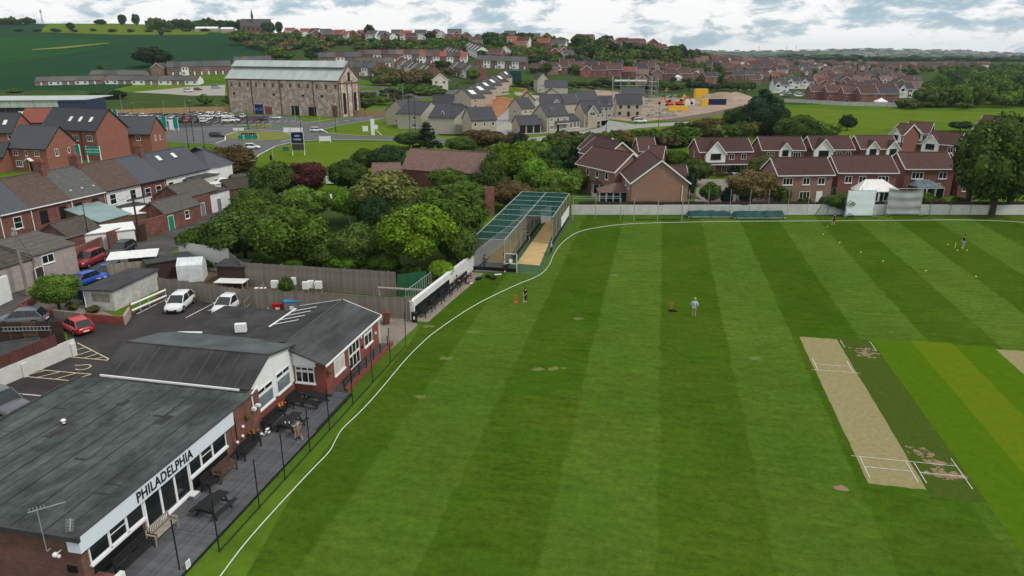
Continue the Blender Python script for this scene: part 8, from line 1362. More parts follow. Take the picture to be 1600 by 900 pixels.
q = MB(); q.box(1, 8.2, 9.6, 17, 9.8, 10.2); q.build('sheeted_top', 'sheet_pale', t)
# building site plant
def digger(px, py, m, lab, an=0, s=1):
 t = thing('excavator', lab, 'excavator', G(px, py), an); t.scale = (s,) * 3
 for y in (-.95, .95): q = MB(); q.box(-1.8, y - .25, 0, 1.8, y + .25, .8); q.build('track', 'tyre', t)
 q = MB(); q.box(-1.3, -1.1, .9, 2.0, 1.1, 2.0); q.build('body', m, t); q = MB(); q.box(-1.2, -1.1, 2.0, .2, .1, 3.0); q.build('cab', 'glass', t); q = MB(); q.bar((-1.0, .5, 1.6), (-3.6, .5, 4.4), .4, .5); q.bar((-3.6, .5, 4.4), (-5.6, .5, 2.0), .35, .4); q.build('boom', m, t); q = MB(); q.box(-6.2, .1, .9, -5.2, .9, 2.0); q.build('bucket', 'tyre', t)
digger(1062, 166, 'orange', 'orange excavator with raised arm in the middle of the site', R(150)); digger(1046, 166, 'orange', 'dark orange digger at the left of the site', R(20), .9); digger(1077, 163, 'yellow', 'yellow digger beside the white cabin', R(40)); digger(1041, 145, 'yellow', 'small yellow machine at the back of the site', R(90), .7)
def cabin(px, py, w, d, h, m, lab, z=0, rz=0):
 g = G(px, py); g.z += z; t = thing('site_cabin', lab, 'container', g, rz); q = MB(); q.box(-w / 2, 0, 0, w / 2, d, h); q.build('body', m, t)
 for i in range(int(w / 1.2)): q = MB(); x = -w / 2 + .6 + i * 1.2; q.box(x - .06, -.06, .1, x + .06, 0, h - .1); q.build('rib', m, t)
 q = MB(); q.box(-w / 2 - .08, -.08, h, w / 2 + .08, d + .08, h + .12); q.build('roof', 'grey_bin' if m != 'yellow' else m, t)
cabin(1117, 164.5, 10.5, 2.6, 2.7, 'navy', 'right half of the long navy blue site container'); cabin(1101, 165.5, 3.2, 2.6, 2.9, 'yellow', 'yellow-fronted cabin between white and navy containers'); cabin(1078, 165, 4.5, 2.6, 2.9, 'sheet_pale', 'white site cabin behind the excavators'); cabin(1096, 156, 6.5, 4, 5.2, 'yellow', 'tall bright yellow container stack on the site'); cabin(1114, 156, 5, 3, 2.6, 'yellow', 'low yellow container behind the navy one'); cabin(1060, 174, 8, 3, 2.0, 'yellow', 'yellow plant and materials in front of the excavators'); cabin(1052, 176, 3, 2, 1.2, 'yellow', 'yellow skip in front of the orange digger'); cabin(805, 131, 7, 3, 7, 'tarp', 'teal stacked containers beside the blue van')
t = thing('spoil_heap', 'broad heap of pale brown earth at the right of the building site', 'earth heap', G(1140, 158)); V = []; nn = 24
for j in range(nn + 1):
 for i in range(nn + 1): x, y = -18 + 36 * i / nn, -9 + 24 * j / nn; r_ = max(0, 1 - (x / 17) ** 2 - ((y - 3) / 11) ** 2); V.append((x, y, r_ * 4.2 * (1 + .5 * noise.noise((x * .2, y * .2, 1))) - .1))
me = bpy.data.meshes.new('heap'); me.from_pydata(V, [], [(j * (nn + 1) + i, j * (nn + 1) + i + 1, (j + 1) * (nn + 1) + i + 1, (j + 1) * (nn + 1) + i) for j in range(nn) for i in range(nn)]); me.polygons.foreach_set('use_smooth', [True] * len(me.polygons)); me.materials.append(MT['sand']); link('heap', me, t)
rub = MB(); rg = random.Random(4)
for i in range(260): g = G(rg.uniform(915, 1060), rg.uniform(148, 186)); s_ = rg.uniform(.2, .8); rub.box(g.x - s_, g.y - s_, 0, g.x + s_ * rg.uniform(.5, 2), g.y + s_, s_ * rg.uniform(.5, 1.5))
o = rub.build('rubble_and_pallets', 'concrete'); tag(o, 'scattered rubble, pallets and materials over the building site', 'rubble', kind='stuff')
# ---------------------------------------------------------------- fields on the hill
def gy(px, Y): x = (px - 800) * (CP * Y + 7.5) / F; return Vector((x, Y, T(x, Y)))
patch('crop_field', [gy(-250, 345), gy(60, 345), gy(215, 420), gy(300, 470), gy(420, 600), gy(430, 800), gy(330, 900), gy(60, 1085), gy(-250, 1085)], 'crop_dark', .3, True, cut=30)
patch('crop_field', [gy(-250, 480), gy(0, 520), gy(150, 640), gy(200, 760), gy(60, 820), gy(-250, 760)], 'crop_mid', .5, True, cut=30)
patch('hill_pasture', [gy(70, 900), gy(200, 850), gy(330, 850), gy(345, 960), gy(250, 1085), gy(90, 1085)], 'meadow', .6, True, cut=30)
patch('rough_hillside', [gy(430, 480), gy(560, 440), gy(700, 400), gy(880, 430), gy(1000, 500), gy(1130, 560), gy(1150, 700), gy(1060, 760), gy(900, 700), gy(700, 760), gy(500, 760), gy(420, 860)], 'rough', .35, True, cut=25)
patch('crop_field', [gy(470, 470), gy(640, 470), gy(640, 520), gy(500, 540)], 'crop_dark', .7, True, cut=20)
patch('rough_ground', [gy(830, 395), gy(1010, 400), gy(1180, 400), gy(1235, 350), gy(1420, 355), gy(1500, 420), gy(1500, 900), gy(1100, 900), gy(1000, 520), gy(880, 430), gy(800, 380)], 'rough', .2, True, cut=30)
patch('track', [gy(60, 640), gy(110, 660), gy(180, 720), gy(178, 728), gy(105, 668), gy(60, 650)], 'verge_dry', 1.0, True, cut=20)
patch('rough_verge', [(-80, 140), (130, 140), (300, 149), (352, 150), (352, 172), (250, 172), (150, 178), (-80, 178)], 'rough', .03, False)
# ---------------------------------------------------------------- far houses: masters with parts, then copies
def fh(kind):
 if kind == 'det': t = house((0, 0), (9.5, 0), 8, 5, 2.9, 'brick_estate', 'roof_far_brown', 'x', 'x', [('F', .18, 3.1, 1.5, 1.2, 2, dict(sill=False)), ('F', .8, 3.1, 1.5, 1.2, 2, dict(sill=False)), ('F', .18, .7, 1.8, 1.3, 2, dict(sill=False)), ('F', .8, .7, 1.6, 1.3, 2, dict(sill=False))], bargew=.18)
 if kind == 'gab': t = house((0, 0), (8, 0), 9, 5, 2.9, 'brick_estate', 'roof_far_brown', 'x', 'y', [('F', .25, 3.1, 1.4, 1.2, 2, dict(sill=False)), ('F', .75, 3.1, 1.4, 1.2, 2, dict(sill=False)), ('F', .5, .7, 2.4, 1.4, 3, dict(sill=False))], bargew=.2)
 if kind == 'bay':
  t = house((0, 0), (9, 0), 8, 5, 2.9, 'brick_estate', 'roof_far_brown', 'x', 'x', [('F', .8, 3.1, 1.3, 1.2, 2, dict(sill=False)), ('F', .75, .7, 2.0, 1.3, 2, dict(sill=False))], bargew=.18); dormer(t, 2.4, 3.2, 2.6, 2.4, out=.5)
 if kind == 'ter': t = house((0, 0), (5.2, 0), 8.5, 5.2, 3.0, 'brick_old', 'roof_far_grey', 'x', 'x', [('F', .28, 3.1, 1.2, 1.4, 1, dict(sill=False)), ('F', .75, 3.1, 1.0, 1.4, 1, dict(sill=False)), ('F', .28, .6, 1.5, 1.5, 2, dict(sill=False))], [('F', .78, 0, .9, 2.1, 'white_paint')], trim=None, og=0, chim=[(1, .5, 7.6, 9.3, .5, .9, 'brick_old', 0)])
 if kind == 'bun': t = house((0, 0), (9, 0), 8, 2.6, 2.2, 'brick_estate', 'roof_far_grey', 'x', 'x', [('F', .2, .8, 1.6, 1.2, 2, dict(sill=False)), ('F', .75, .8, 1.6, 1.2, 2, dict(sill=False))], [('F', .48, 0, .9, 2.0, 'white_paint')], trim=None, og=0)
 return t
FH = {k: fh(k) for k in ('det', 'gab', 'bay', 'ter', 'bun')}
def cp(kind, g, an, rm, wm_, label, group, s=1, cat='house'):
 r = dup(FH[kind], g, an, label, group, dict(roof=rm, wall=wm_, bay_roof=rm), (s, s, s)); r['category'] = cat; return r
def trow(p0, p1, n, rms, wms, lab, kind='ter'):
 A, B = G(*p0), G(*p1); d = (B - A) / n; an = math.atan2(d.y, d.x); s = math.hypot(d.x, d.y) / {'ter': 5.2, 'bun': 9}[kind]
 for i in range(n):
  p_ = A + d * i; p_.z = T(p_.x, p_.y); r = cp(kind, p_, an, rms[i % len(rms)], wms[i % len(wms)], '%s house from the left in %s' % (ordn(i, n), lab), 'houses of ' + lab, 1, 'terraced house' if kind == 'ter' else 'bungalow'); r.scale = (s, 1, 1)
g3 = ['roof_far_grey', 'roof_grey', 'roof_far_brown']; w3 = ['brick_old', 'brick_estate', 'white_render', 'brick_old']
trow((262, 119), (362, 116), 9, ['roof_oldgrey', 'roof_slate', 'roof_grey'], ['brick_old', 'brick_old', 'white_render', 'brick_old', 'brick_old', 'brick_tan', 'brick_old'], 'the hill terrace by the dark tree')
g_ = G(237, 119); cp('gab', g_, 0, 'roof_tiledark', 'brick_tan', 'blank brick gable house closing the terrace by the dark tree', None, .95)
trow((366, 109), (425, 107), 5, ['roof_slate', 'roof_oldgrey'], w3, 'the row behind the works hall')
trow((55, 135), (160, 134), 5, ['roof_oldgrey'], ['brick_tan', 'white_render'], 'the low bungalow row, left part', 'bun'); trow((165, 134.5), (310, 134), 7, ['roof_oldgrey', 'roof_grey'], ['white_render', 'brick_tan'], 'the low bungalow row, right part', 'bun'); trow((140, 124), (225, 124), 4, ['roof_oldgrey', 'roof_grey'], ['brick_tan'], 'the second bungalow row behind the first', 'bun')
trow((498, 103), (566, 101), 5, ['roof_slate', 'roof_oldgrey', 'roof_far_brown'], w3, 'the roofs above the works hall gable'); trow((560, 112), (616, 111), 4, ['roof_oldgrey'], ['white_render', 'white_render', 'brick_old'], 'the pale row left of the red gable'); trow((545, 119), (585, 122), 4, ['roof_slate'], w3, 'the low roofs beside the works hall corner')
g_ = G(617, 114); cp('gab', g_, .1, 'roof_oldgrey', 'brick_plinth', 'bright red brick gable end in the middle of the village', None, 1.2)
trow((560, 97), (690, 97), 11, ['roof_far_brown', 'roof_far_grey', 'roof_house'], w3, 'the long brown-roofed street across the village');
trow((621, 116), (668, 129), 8, ['roof_oldgrey', 'roof_grey', 'roof_oldgrey', 'roof_tiledark'], ['white_render', 'brick_old', 'white_render'], 'the stepped terrace descending to the cream house'); trow((702, 118), (742, 127), 6, ['roof_oldgrey', 'roof_grey'], ['white_render', 'brick_old', 'brick_old'], 'the bay-windowed terrace right of the village road')
g_ = G(676, 143); cp('gab', g_, .1, 'roof_oldgrey', 'cream_render', 'cream rendered gable house at the foot of the village road', None, 1.05)
trow((744, 108), (822, 110), 7, ['roof_far_grey'], ['brick_old', 'white_render'], 'the long grey roof above the new stone row'); trow((655, 100), (730, 102), 7, ['roof_far_red', 'roof_far_grey', 'roof_far_brown'], ['white_render', 'brick_old'], 'the red and white row at mid hill'); trow((690, 92), (712, 100), 5, ['roof_far_grey'], ['white_render'], 'the stepped pale roofs on the slope'); trow((724, 84), (745, 94), 5, ['roof_far_grey'], ['white_render'], 'the steep row near the dark slope trees')
# the ridge village: irregular, red pantiles and white walls
rv = 'houses of the hilltop village'; lst = [(448, 57, 'roof_far_red', 'white_render'), (458, 58, 'roof_far_red', 'brick_old'), (470, 57, 'roof_far_red', 'white_render'), (482, 60, 'roof_far_brown', 'white_render'), (492, 57, 'roof_far_red', 'brick_old'), (501, 61, 'roof_far_grey', 'brick_plinth'), (508, 57, 'roof_far_grey', 'brick_old'), (517, 61, 'roof_far_grey', 'brick_plinth'), (524, 57, 'roof_far_red', 'brick_old'), (535, 58, 'roof_far_red', 'white_render'), (541, 62, 'roof_far_grey', 'cream_render'), (548, 58, 'roof_far_red', 'brick_old'), (556, 61, 'roof_far_red', 'brick_plinth'), (575, 58, 'roof_far_grey', 'white_render'), (587, 58, 'roof_far_grey', 'white_render'), (598, 59, 'roof_far_grey', 'brick_old'), (612, 59, 'roof_far_grey', 'white_render'), (625, 64, 'roof_far_red', 'white_render'), (636, 60, 'roof_far_brown', 'brick_old'), (648, 62, 'roof_far_grey', 'white_render'), (660, 62, 'roof_far_brown', 'white_render'), (672, 62, 'roof_far_grey', 'brick_old'), (682, 63, 'roof_far_grey', 'white_render'), (696, 64, 'roof_far_brown', 'brick_plinth'), (706, 65, 'roof_far_red', 'brick_plinth'), (724, 65, 'roof_far_grey', 'brick_old'), (735, 74, 'roof_far_brown', 'white_render'), (741, 68, 'roof_far_grey', 'brick_old'), (772, 62, 'roof_far_grey', 'brick_old'), (788, 64, 'roof_far_grey', 'brick_old'), (792, 72, 'roof_far_red', 'white_render'), (800, 82, 'roof_far_red', 'brick_old'), (806, 76, 'roof_far_brown', 'white_render'), (824, 70, 'roof_far_grey', 'white_render'), (838, 77, 'roof_far_red', 'brick_old'), (848, 66, 'roof_far_red', 'brick_old'), (862, 82, 'roof_far_grey', 'white_render'), (870, 80, 'roof_far_brown', 'brick_old'), (858, 93, 'roof_far_red', 'brick_plinth'), (872, 94, 'roof_far_red', 'brick_old'), (880, 98, 'roof_far_grey', 'white_render'), (762, 96, 'roof_far_brown', 'brick_old'), (780, 92, 'roof_far_grey', 'white_render'), (893, 71, 'roof_far_brown', 'brick_plinth'), (906, 72, 'roof_far_brown', 'brick_plinth'), (942, 70, 'roof_far_brown', 'brick_estate'), (952, 70, 'roof_far_brown', 'brick_estate'), (968, 74, 'roof_far_brown', 'brick_estate'), (982, 75, 'roof_far_brown', 'brick_estate'), (994, 76, 'roof_far_brown', 'brick_estate'), (1012, 78, 'roof_far_brown', 'brick_estate'), (1024, 78, 'roof_far_brown', 'brick_estate')]
nm_ = dict(roof_far_red='orange-red', roof_far_grey='grey', roof_far_brown='brown'); wn_ = dict(white_render='white', brick_old='brick', brick_plinth='red brick', cream_render='cream', brick_estate='brick')
for i, (px, py, rm, wm_) in enumerate(sorted(lst)):
 cp(rnd.choice(['det', 'gab', 'det']), G(px, py), rnd.uniform(-.5, .5), rm, wm_, '%s-roofed %s house, %s from the left in the hilltop village' % (nm_[rm], wn_[wm_], ordn(i, 99)), rv, rnd.uniform(.9, 1.15))
for px, py, s_ in ((700, 58, 1.3), (612, 56, 1.1)): cp('det', G(px, py + 6), .1, 'roof_far_grey', 'brick_old', 'big dark-roofed building on the village skyline' if px == 700 else 'chimneyed grey house on the village skyline', None, s_)
# church
g_ = G(383, 47); t = thing('church', 'dark stone church with a small spire on the left skyline', 'church', g_, .08); walls(34, 12, 7, 8).build('nave', 'brick_brown', t); roof(34, 12, 7, 8, 'x', .3, .3, .3).build('roof', 'roof_far_grey', t)
q = MB(); q.box(13, 2, 12, 15, 4, 17); q.build('bell_turret', 'brick_brown', t); q = MB(); q.add([(12.6, 1.6, 17), (15.4, 1.6, 17), (15.4, 4.4, 17), (12.6, 4.4, 17), (14, 3, 27)], [(0, 1, 4), (1, 2, 4), (2, 3, 4), (3, 0, 4), (3, 2, 1, 0)]); q.build('spire', 'roof_far_grey', t)
for i in range(6): q = MB(); q.box(3 + i * 5.4, -.06, 2, 4.6 + i * 5.4, 0, 5.5); q.build('window', 'black_plastic', t)
g_ = G(67, 38); t = thing('radio_mast', 'slender lattice radio mast on the left skyline', 'mast', g_); q = MB(); [q.tube((x, y, 0), (x * .3, y * .3, 20), .25, .15, 5) for x, y in ((-1, 0), (1, 0), (0, 1))]; [q.tube((-1 + .09 * k, 0, k * 2), (1 - .1 * k, 0, k * 2 + 2), .12, n=4) for k in range(9)]; q.build('lattice', 'galv', t); q = MB(); q.box(-1.2, -.4, 15, 1.2, .4, 18); q.build('antenna', 'galv', t)
for i, px in enumerate((1228, 1243, 1185)): g_ = gy(px, 5700); t = thing('radio_mast', ['left far mast on the distant ridge', 'right far mast on the distant ridge', 'faint far mast above the valley'][i], 'mast', g_); q = MB(); q.tube((0, 0, 0), (0, 0, 42), 2.2, 1.4, 6); q.build('column', 'galv', t)
for px, py, w_, h_, lab in ((305, 50, 26, 4, 'long pale farm sheds on the hill left of the church'), (345, 51, 14, 4, 'green and white farm sheds on the hill'), (248, 47, 2, 3, 'tiny white building in the hill pasture')):
 g_ = G(px, py); t = thing('farm_shed', lab, 'farm building', g_, .05); walls(w_, 10, h_, 2).build('wall', 'grey_render', t); roof(w_, 10, h_, 2, 'x', .2, .2).build('roof', 'sheet_pale', t)
# ---------------------------------------------------------------- the big brick estate on the right
eg = 'houses of the big brick estate beyond the bright field'
def est(px, py, kind, an, rm, wm_, lab, s=1): cp(kind, G(px, py), an, rm, wm_, lab, eg, s)
for i, (px, py, k, rm, lab) in enumerate(((1266, 159, 'det', 'roof_far_brown', 'left house of the front estate row facing the bright field'), (1291, 160, 'det', 'roof_far_brown', 'second house of the front estate row facing the field'), (1317, 162, 'det', 'roof_far_brown', 'third house of the front estate row facing the field'), (1343, 163, 'det', 'roof_far_brown', 'fourth house of the front estate row facing the field'), (1372, 164, 'det', 'roof_far_black', 'black-roofed house at the right end of the front estate row'), (1208, 146, 'bay', 'roof_far_grey', 'tile-roofed white-fronted house at the crowded car yard'), (1228, 140, 'bay', 'roof_far_black', 'left white gabled house above the car yard'), (1250, 140, 'bay', 'roof_far_black', 'right white gabled house above the car yard'), (1401, 154, 'bay', 'roof_far_black', 'black-roofed white house by the wood edge'))):
 est(px, py, k, rnd.uniform(-.06, .06), rm, 'white_render' if k == 'bay' else 'brick_estate', lab, 1.0)
far_h = []
for ri, (y, xa, xb, st_) in enumerate(((153, 1285, 1420, 25), (145, 1272, 1440, 24), (138, 1170, 1440, 23), (133.5, 990, 1440, 23), (127, 985, 1400, 21), (122, 880, 1400, 20), (117.5, 830, 1390, 18), (113.5, 835, 1400, 17), (110, 1060, 1400, 14), (107, 1080, 1360, 13), (104.5, 1090, 1330, 12), (102.5, 1100, 1300, 11), (100.5, 1100, 1250, 11))):
 x = xa + rnd.uniform(0, 8); k_ = 0
 while x < xb:
  if rnd.random() < .88 and not (y == 138 and x < 1250) and not (y == 133.5 and 1180 < x < 1200):
   k = rnd.choice(['det', 'det', 'gab', 'bay', 'det']); rm = rnd.choices(['roof_far_brown', 'roof_far_black', 'roof_house', 'roof_far_red'], [10, 4, 2, 1])[0]; an = rnd.choice([0, 0, .25, -.3, 1.4, -.2]) + rnd.uniform(-.1, .1); wm_ = rnd.choices(['brick_estate', 'brick_plinth', 'white_render', 'brick_tan'], [8, 3, 1, 5])[0]
   if ri < 8: est(x, y + rnd.uniform(-1.2, 1.2), k, an, rm, wm_, '%s-roofed house, %s from the left in the %s row of the brick estate' % ({'roof_far_brown': 'brown', 'roof_far_black': 'black', 'roof_house': 'reddish', 'roof_far_red': 'orange'}[rm], ordn(k_, 99), ORD[ri + 1]), rnd.uniform(.85, 1.05)); k_ += 1
   else: far_h.append((G(x, y + rnd.uniform(-1.2, 1.2)), an))
  x += st_ * rnd.uniform(.85, 1.25)
for i in range(60): far_h.append((G(1325 + rnd.uniform(0, 210), rnd.uniform(105.5, 109.5)), rnd.uniform(-.4, .4)))
for grp in range(4):
  wq, rq = MB(), MB()
  for g, an in far_h[grp::4]:
      M_ = Matrix.Translation(g) @ Matrix.Rotation(an, 4, 'Z'); w2, h2 = rnd.uniform(8, 11), 5; v = [M_ @ Vector(p_) for p_ in ((0, 0, -1), (w2, 0, -1), (w2, 8, -1), (0, 8, -1), (0, 0, h2), (w2, 0, h2), (w2, 8, h2), (0, 8, h2), (0, 4, h2 + 3), (w2, 4, h2 + 3))]
      wq.add(v, [(0, 1, 5, 4), (2, 3, 7, 6), (1, 2, 6, 9, 5), (3, 0, 4, 8, 7)]); rq.add([p_ + Vector((0, 0, .1)) for p_ in (v[4], v[5], v[9], v[8], v[6], v[7])], [(0, 1, 2, 3), (3, 2, 4, 5)])
  o = wq.build('far_estate', ['brick_tan', 'brick_plinth', 'white_render', 'brick_estate'][grp]); tag(o, 'small far houses at the back of the brick estate, ' + ['tan walls', 'red walls', 'white walls', 'dark roofs'][grp], 'houses', kind='stuff'); o2 = rq.build('roofs', ['roof_far_brown', 'roof_house', 'roof_far_brown', 'roof_far_black'][grp], o); o2['kind'] = 'stuff'
for i in range(9): car(1222 + rnd.uniform(0, 36), 150 + rnd.uniform(-3, 3), rnd.uniform(0, 3), rnd.choice(['car_white', 'car_white', 'car_black', 'car_silver']), '%s car packed into the small yard of the brick estate' % ORD[i], rnd.choice(['hatch', 'van', 'suv']), 'cars in the estate yard')
wall_run('long low grey garden wall along the bright field', [(1225, 160), (1320, 165), (1400, 167), (1425, 163)], 1.8, 'block_white')
t = thing('marquee', 'small white pointed canopy by the estate garden wall', 'canopy', G(1375, 166)); q = MB(); q.add([(-2.5, -2, 2), (2.5, -2, 2), (2.5, 2, 2), (-2.5, 2, 2), (0, 0, 3.6)], [(0, 1, 4), (1, 2, 4), (2, 3, 4), (3, 0, 4), (3, 2, 1, 0)]); q.box(-2.4, -1.9, 0, 2.4, 1.9, 2); q.build('canvas', 'sheet_pale', t)
for px, py, lab in ((1058, 128, 'white hipped conservatory roof behind the site trees'), (1150, 140, 'white canopy left in the estate gardens'), (1164, 141, 'white canopy right in the estate gardens')): t = thing('canopy', lab, 'canopy', G(px, py)); q = MB(); q.add([(-3, -2, 2.4), (3, -2, 2.4), (3, 2, 2.4), (-3, 2, 2.4), (0, 0, 4)], [(0, 1, 4), (1, 2, 4), (2, 3, 4), (3, 0, 4), (3, 2, 1, 0)]); q.box(-2.9, -1.9, 0, 2.9, 1.9, 2.4); q.build('canvas', 'sheet_pale', t)
# ---------------------------------------------------------------- trees of the hill, single ones first
for (px, pb, w_, tp, k, lab) in ((202, 34, 17, 21, 'dark', 'left of the two round trees standing on the skyline pasture'), (224, 35, 14, 20, 'dark', 'right of the two round trees standing on the skyline pasture'), (111, 50, 14, 34, 'dark', 'single dark tree at the left end of the pasture hedge'), (169, 35, 20, 29, 'dark', 'low scrub clump on the pasture skyline'), (252, 58, 12, 44, 'dark', 'upright dark tree in the hedge below the pasture'), (240, 106, 60, 70, 'dark', 'large spreading dark tree beside the brick terrace on the hill'), (158, 112, 14, 98, 'mid', 'tree behind the bungalow row'), (190, 120, 30, 108, 'green', 'green bushes behind the bungalow row'), (578, 62, 19, 36, 'dark', 'round dark tree on the village skyline'), (672, 64, 17, 49, 'dark', 'dark rounded tree right of the white village houses'), (747, 60, 14, 52, 'dark', 'small dark tree on the skyline before the woods'), (765, 76, 34, 48, 'dark', 'broad dark skyline tree at the right of the village'), (778, 82, 26, 60, 'mid', 'green tree under the broad dark skyline tree'), (724, 96, 22, 76, 'dark', 'dark tree on the village slope'), (442, 48, 14, 32, 'dark', 'round dark skyline tree right of the church'), (425, 50, 26, 33, 'dark', 'dark tree touching the church east end'), (487, 97, 22, 80, 'dark', 'dark tree in front of the red chimney'), (432, 98, 44, 72, 'green', 'large mid green tree behind the works hall roof'), (450, 96, 30, 80, 'green', 'green tree right of the large one behind the works hall'), (375, 72, 36, 46, 'green', 'pale green rounded tree below the church'), (790, 64, 20, 50, 'dark', 'dark tree on the woods skyline'), (820, 62, 30, 49, 'mid', 'skyline tree group left of the white houses'), (1041, 84, 10, 70, 'dark', 'upright tree on the end of the wooded hill'), (1062, 86, 12, 75, 'mid', 'rounded tree at the end of the wooded hill'), (1085, 92, 20, 78, 'dark', 'dark pointed tree where the wooded hill ends'), (1290, 110, 14, 96, 'dark', 'dark tall tree in the middle of the brick estate'), (1344, 112, 18, 97, 'dark', 'dark tree above the estate roofs'), (1424, 128, 18, 106, 'dark', 'dark rounded tree at the wood edge by the estate'), (1582, 150, 30, 118, 'dark', 'very dark conifer in the right-hand wood'), (321, 168, 26, 146, 'green', 'bush left of the works hall corner'), (362, 170, 26, 148, 'green', 'bush in front of the works hall left end'), (160, 160, 44, 140, 'mid', 'hedge trees behind the plank fence'), (185, 158, 30, 139, 'dark', 'dark bush by the graffiti wall'), (25, 150, 24, 138, 'green', 'low green bushes on the left verge'), (530, 176, 50, 150, 'green', 'bush at the right corner of the works hall'), (570, 174, 40, 152, 'mid', 'scrub beside the works hall'), (595, 165, 40, 150, 'green', 'scrub by the road bend behind the works hall'), (740, 132, 22, 106, 'green', 'leafy tree at the end of the bay-windowed terrace'), (690, 106, 34, 94, 'mid', 'dark green tree beside the village road top'), (665, 200, 8, 190, 'green', 'young tree before the stone houses')):
 tree(px, pb, w_, tp, k, lab, 'tree', near=False)
trees([(30 + i * 29, 50.5 + rnd.uniform(-1, 1), rnd.uniform(8, 20), 45.5 - rnd.uniform(0, 2), rnd.choice(['dark', 'mid'])) for i in range(12)], 'in the hedge below the hill pasture', 'bush', 'bushes of the pasture hedge')
trees([(830 + rnd.uniform(0, 200), 116 + rnd.uniform(-8, 4), rnd.uniform(12, 22), 100 + rnd.uniform(-4, 6), rnd.choice(['green', 'mid', 'dark'])) for i in range(14)], 'below the wooded hill', 'tree', 'garden trees below the wooded hill')
for k_ in range(50): px = 1010 + k_ * 8.4; pb = rnd.uniform(100, 142); tree(px, pb, rnd.uniform(9, 18), pb - rnd.uniform(7, 13), rnd.choice(['green', 'mid', 'dark', 'olive']), '%s small garden tree from the left between the brick estate roofs' % ordn(k_, 99), 'tree', 'garden trees of the estate')
trees([(1010 + i * 11, 143 + rnd.uniform(-1, 3), rnd.uniform(14, 26), 128 + rnd.uniform(-3, 4), rnd.choice(['mid', 'dark', 'green'])) for i in range(16)], 'in the belt behind the building site', 'tree', 'tree belt behind the building site')
trees([(810 + i * 12, 141 + rnd.uniform(-4, 1), rnd.uniform(16, 28), 124 + rnd.uniform(-3, 4), rnd.choice(['mid', 'dark', 'green'])) for i in range(14)], 'in the belt behind the stone estate', 'tree', 'tree belt behind the stone estate')
# woods that read as one mass
def wood(name, label, pts, kinds, size=(7, 12), hs=(7, 12), n=400, ls=.16):
 rg = np.random.default_rng(hash_(label)); mats_ = [dict(dark='leaf_dark', mid='leaf_mid', green='leaf_green', olive='leaf_olive', brown='leaf_brown')[k] for k in kinds]; base = []
 for k in range(3):
  me = crown_mesh('c', 'leaf_mid', 50 + k, n, ls, 8); co = np.empty(len(me.vertices) * 3); me.vertices.foreach_get('co', co); base.append((co.reshape(-1, 3), [tuple(p.vertices) for p in me.polygons])); bpy.data.meshes.remove(me)
 V = []; Fc = []; Mi = []; o_ = 0
 for (g) in pts:
  b, fc = base[rg.integers(3)]; w_ = rg.uniform(*size); h_ = rg.uniform(*hs); a = rg.uniform(0, 6.28); c, s = math.cos(a), math.sin(a)
  v = b @ np.array([[c, s, 0], [-s, c, 0], [0, 0, 1]]) * np.array([w_ / 2, w_ / 2, h_ / 2]) + np.array([g.x, g.y, g.z + h_ * .48]); V.append(v); Fc += [tuple(i + o_ for i in f) for f in fc]; Mi += [int(rg.integers(len(mats_)))] * len(fc); o_ += len(v)
 me = bpy.data.meshes.new(name); me.from_pydata(np.concatenate(V).tolist(), [], Fc)
 for m_ in mats_: me.materials.append(MT[m_])
 me.polygons.foreach_set('material_index', Mi); o = link(name, me); return tag(o, label, 'woodland', kind='stuff')
rw = random.Random(11)
def band(lst, n):
 r = []
 for _ in range(n): (xa, xb, ya, yb) = rw.choice(lst); r.append(G(rw.uniform(xa, xb), rw.uniform(ya, yb)))
 return r
pts = [G(x + rw.uniform(-6, 6), y + rw.uniform(-1.5, 1.5)) for y, x0 in ((168, 1455), (164, 1440), (159, 1450), (153, 1446), (147, 1462), (141, 1462), (135, 1470), (129, 1476), (124, 1482), (119, 1470), (115, 1440), (112, 1480)) for x in np.arange(x0, 1640, 13)]
wood('woodland', 'broad green wood filling the right side beyond the bright field', pts, ['mid', 'green', 'dark', 'mid'], (7, 13), (7, 12), 900, .1)
wood('woodland', 'dense wood covering the steep hillside behind the brick estate', [(lambda px: gy(px, rw.uniform(500 if px < 1000 else 540, 635)))(rw.uniform(890, 1120)) for _ in range(210)], ['mid', 'dark', 'green', 'olive'], (8, 14), (6, 11))
wood('woodland', 'tree cover threaded between the far estate roofs', band([(1060, 1420, 98, 112), (1280, 1420, 100, 125), (900, 1050, 108, 120)], 90), ['mid', 'dark', 'green'], (6, 10), (4, 7), 200)
wood('woodland', 'brown-green thicket behind the works hall and village terraces', band([(585, 700, 122, 138), (600, 680, 118, 134), (590, 650, 126, 137)], 60), ['brown', 'brown', 'mid'], (6, 10), (5, 8)); wood('woodland', 'green tree belt on the slope under the village', band([(640, 735, 74, 86), (560, 650, 70, 84), (655, 730, 70, 80)], 100), ['green', 'mid', 'dark', 'green'], (7, 11), (5, 8))
wood('woodland', 'dark hedges and woods between the church and the village', band([(360, 560, 58, 66), (400, 560, 66, 74), (380, 520, 74, 84), (400, 470, 58, 76)], 110), ['dark', 'mid', 'brown', 'mid'], (7, 12), (5, 9)); wood('woodland', 'skyline wood at the far left edge of the hill', [gy(rw.uniform(-40, 66), rw.uniform(1040, 1090)) for _ in range(50)], ['dark', 'mid'], (9, 14), (7, 12)); wood('woodland', 'dark skyline copse between the two round trees and church', [gy(rw.uniform(242, 392), rw.uniform(930, 1010)) for _ in range(70)], ['dark', 'mid'], (9, 15), (9, 14))
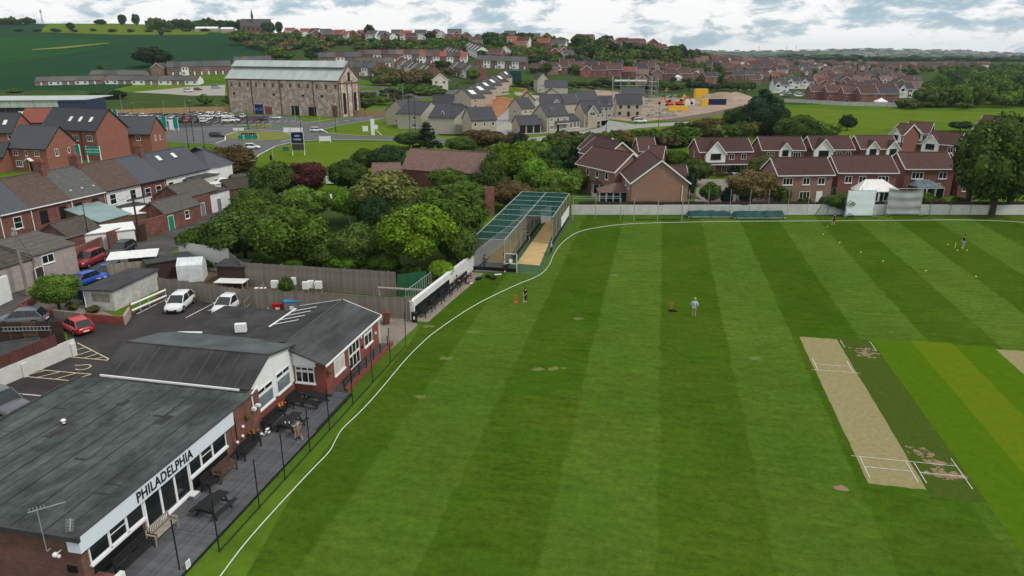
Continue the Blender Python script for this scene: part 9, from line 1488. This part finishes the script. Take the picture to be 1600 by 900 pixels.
wood('woodland', 'tree cover among the upper village houses', band([(740, 880, 78, 98), (750, 830, 60, 72), (800, 885, 84, 102), (820, 880, 56, 66)], 110), ['mid', 'dark', 'brown', 'green'], (7, 12), (5, 9)); wood('woodland', 'overgrown field edge and scrub along the pale road', band([(1040, 1240, 196, 206), (560, 640, 150, 164), (1395, 1520, 168, 172)], 60), ['mid', 'brown', 'green'], (4, 7), (2.5, 4))
wood('woodland', 'overgrown green scrub round the cream gable house', band([(600, 690, 143, 152), (640, 690, 138, 150)], 50), ['green', 'mid'], (5, 8), (2, 4)); wood('woodland', 'low rough hedge along the stone estate field edge', band([(860, 1100, 222, 232)], 34), ['mid', 'green', 'brown'], (4, 7), (2.5, 4))
far = []
for _ in range(900):
 px = rw.uniform(1040, 1640); Y = rw.uniform(1500, 5900) if rw.random() < .75 else rw.uniform(1400, 2600); far.append(gy(px, Y))
wood('woodland', 'distant woods and hedges of the valley and the blue far hills', far, ['dark', 'mid', 'dark'], (30, 80), (8, 15), 60)
tn_ = MB(); rf_ = MB()
for _ in range(360):
 c_ = rw.choice([(1400, 40, 5000), (1330, 35, 4700), (1480, 50, 5300), (1540, 40, 5200), (1380, 60, 2100), (1330, 40, 1900)]); px = rw.gauss(c_[0], c_[1]); g = gy(px, rw.gauss(c_[2], 130)); w_, d_, h_ = rw.uniform(8, 18), 9, rw.uniform(5, 7)
 tn_.box(g.x - w_ / 2, g.y, g.z - 1, g.x + w_ / 2, g.y + d_, g.z + h_); rf_.add([(g.x - w_ / 2, g.y - .4, g.z + h_), (g.x + w_ / 2, g.y - .4, g.z + h_), (g.x + w_ / 2, g.y + d_ / 2, g.z + h_ + 3), (g.x - w_ / 2, g.y + d_ / 2, g.z + h_ + 3)], [(0, 1, 2, 3)])
me = tn_.mesh('distant_town', 'stone_grey'); rr = rf_.mesh('roofs', 'roof_far_grey'); o = link('distant_town', me); tag(o, 'pale distant towns scattered on the far hillside', 'town', kind='stuff'); o2 = link('town_roofs', rr, o); o2['kind'] = 'stuff'
# haze: one closed box of even, thin air round everything
HZ = bpy.data.materials.new('haze'); HZ.use_nodes = True; hn = HZ.node_tree.nodes; hn.clear(); hv = hn.new('ShaderNodeVolumePrincipled'); hv.inputs['Color'].default_value = (.78, .88, .96, 1); hv.inputs['Density'].default_value = HAZE_D; hv.inputs['Anisotropy'].default_value = 0; ho = hn.new('ShaderNodeOutputMaterial'); HZ.node_tree.links.new(hv.outputs[0], ho.inputs['Volume'])
q = MB(); q.box(-9500, -9500, -90, 9500, 9500, 115); MT['haze'] = HZ
if HAZE_D > 0: o = q.build('haze', 'haze'); o['kind'] = 'stuff'
# the masters of cars and far houses were only copied from: remove them
for p_ in list(CARP.values()) + list(FH.values()):
 def kill(o):
  for c in list(o.children): kill(c)
  bpy.data.objects.remove(o)
 kill(p_)
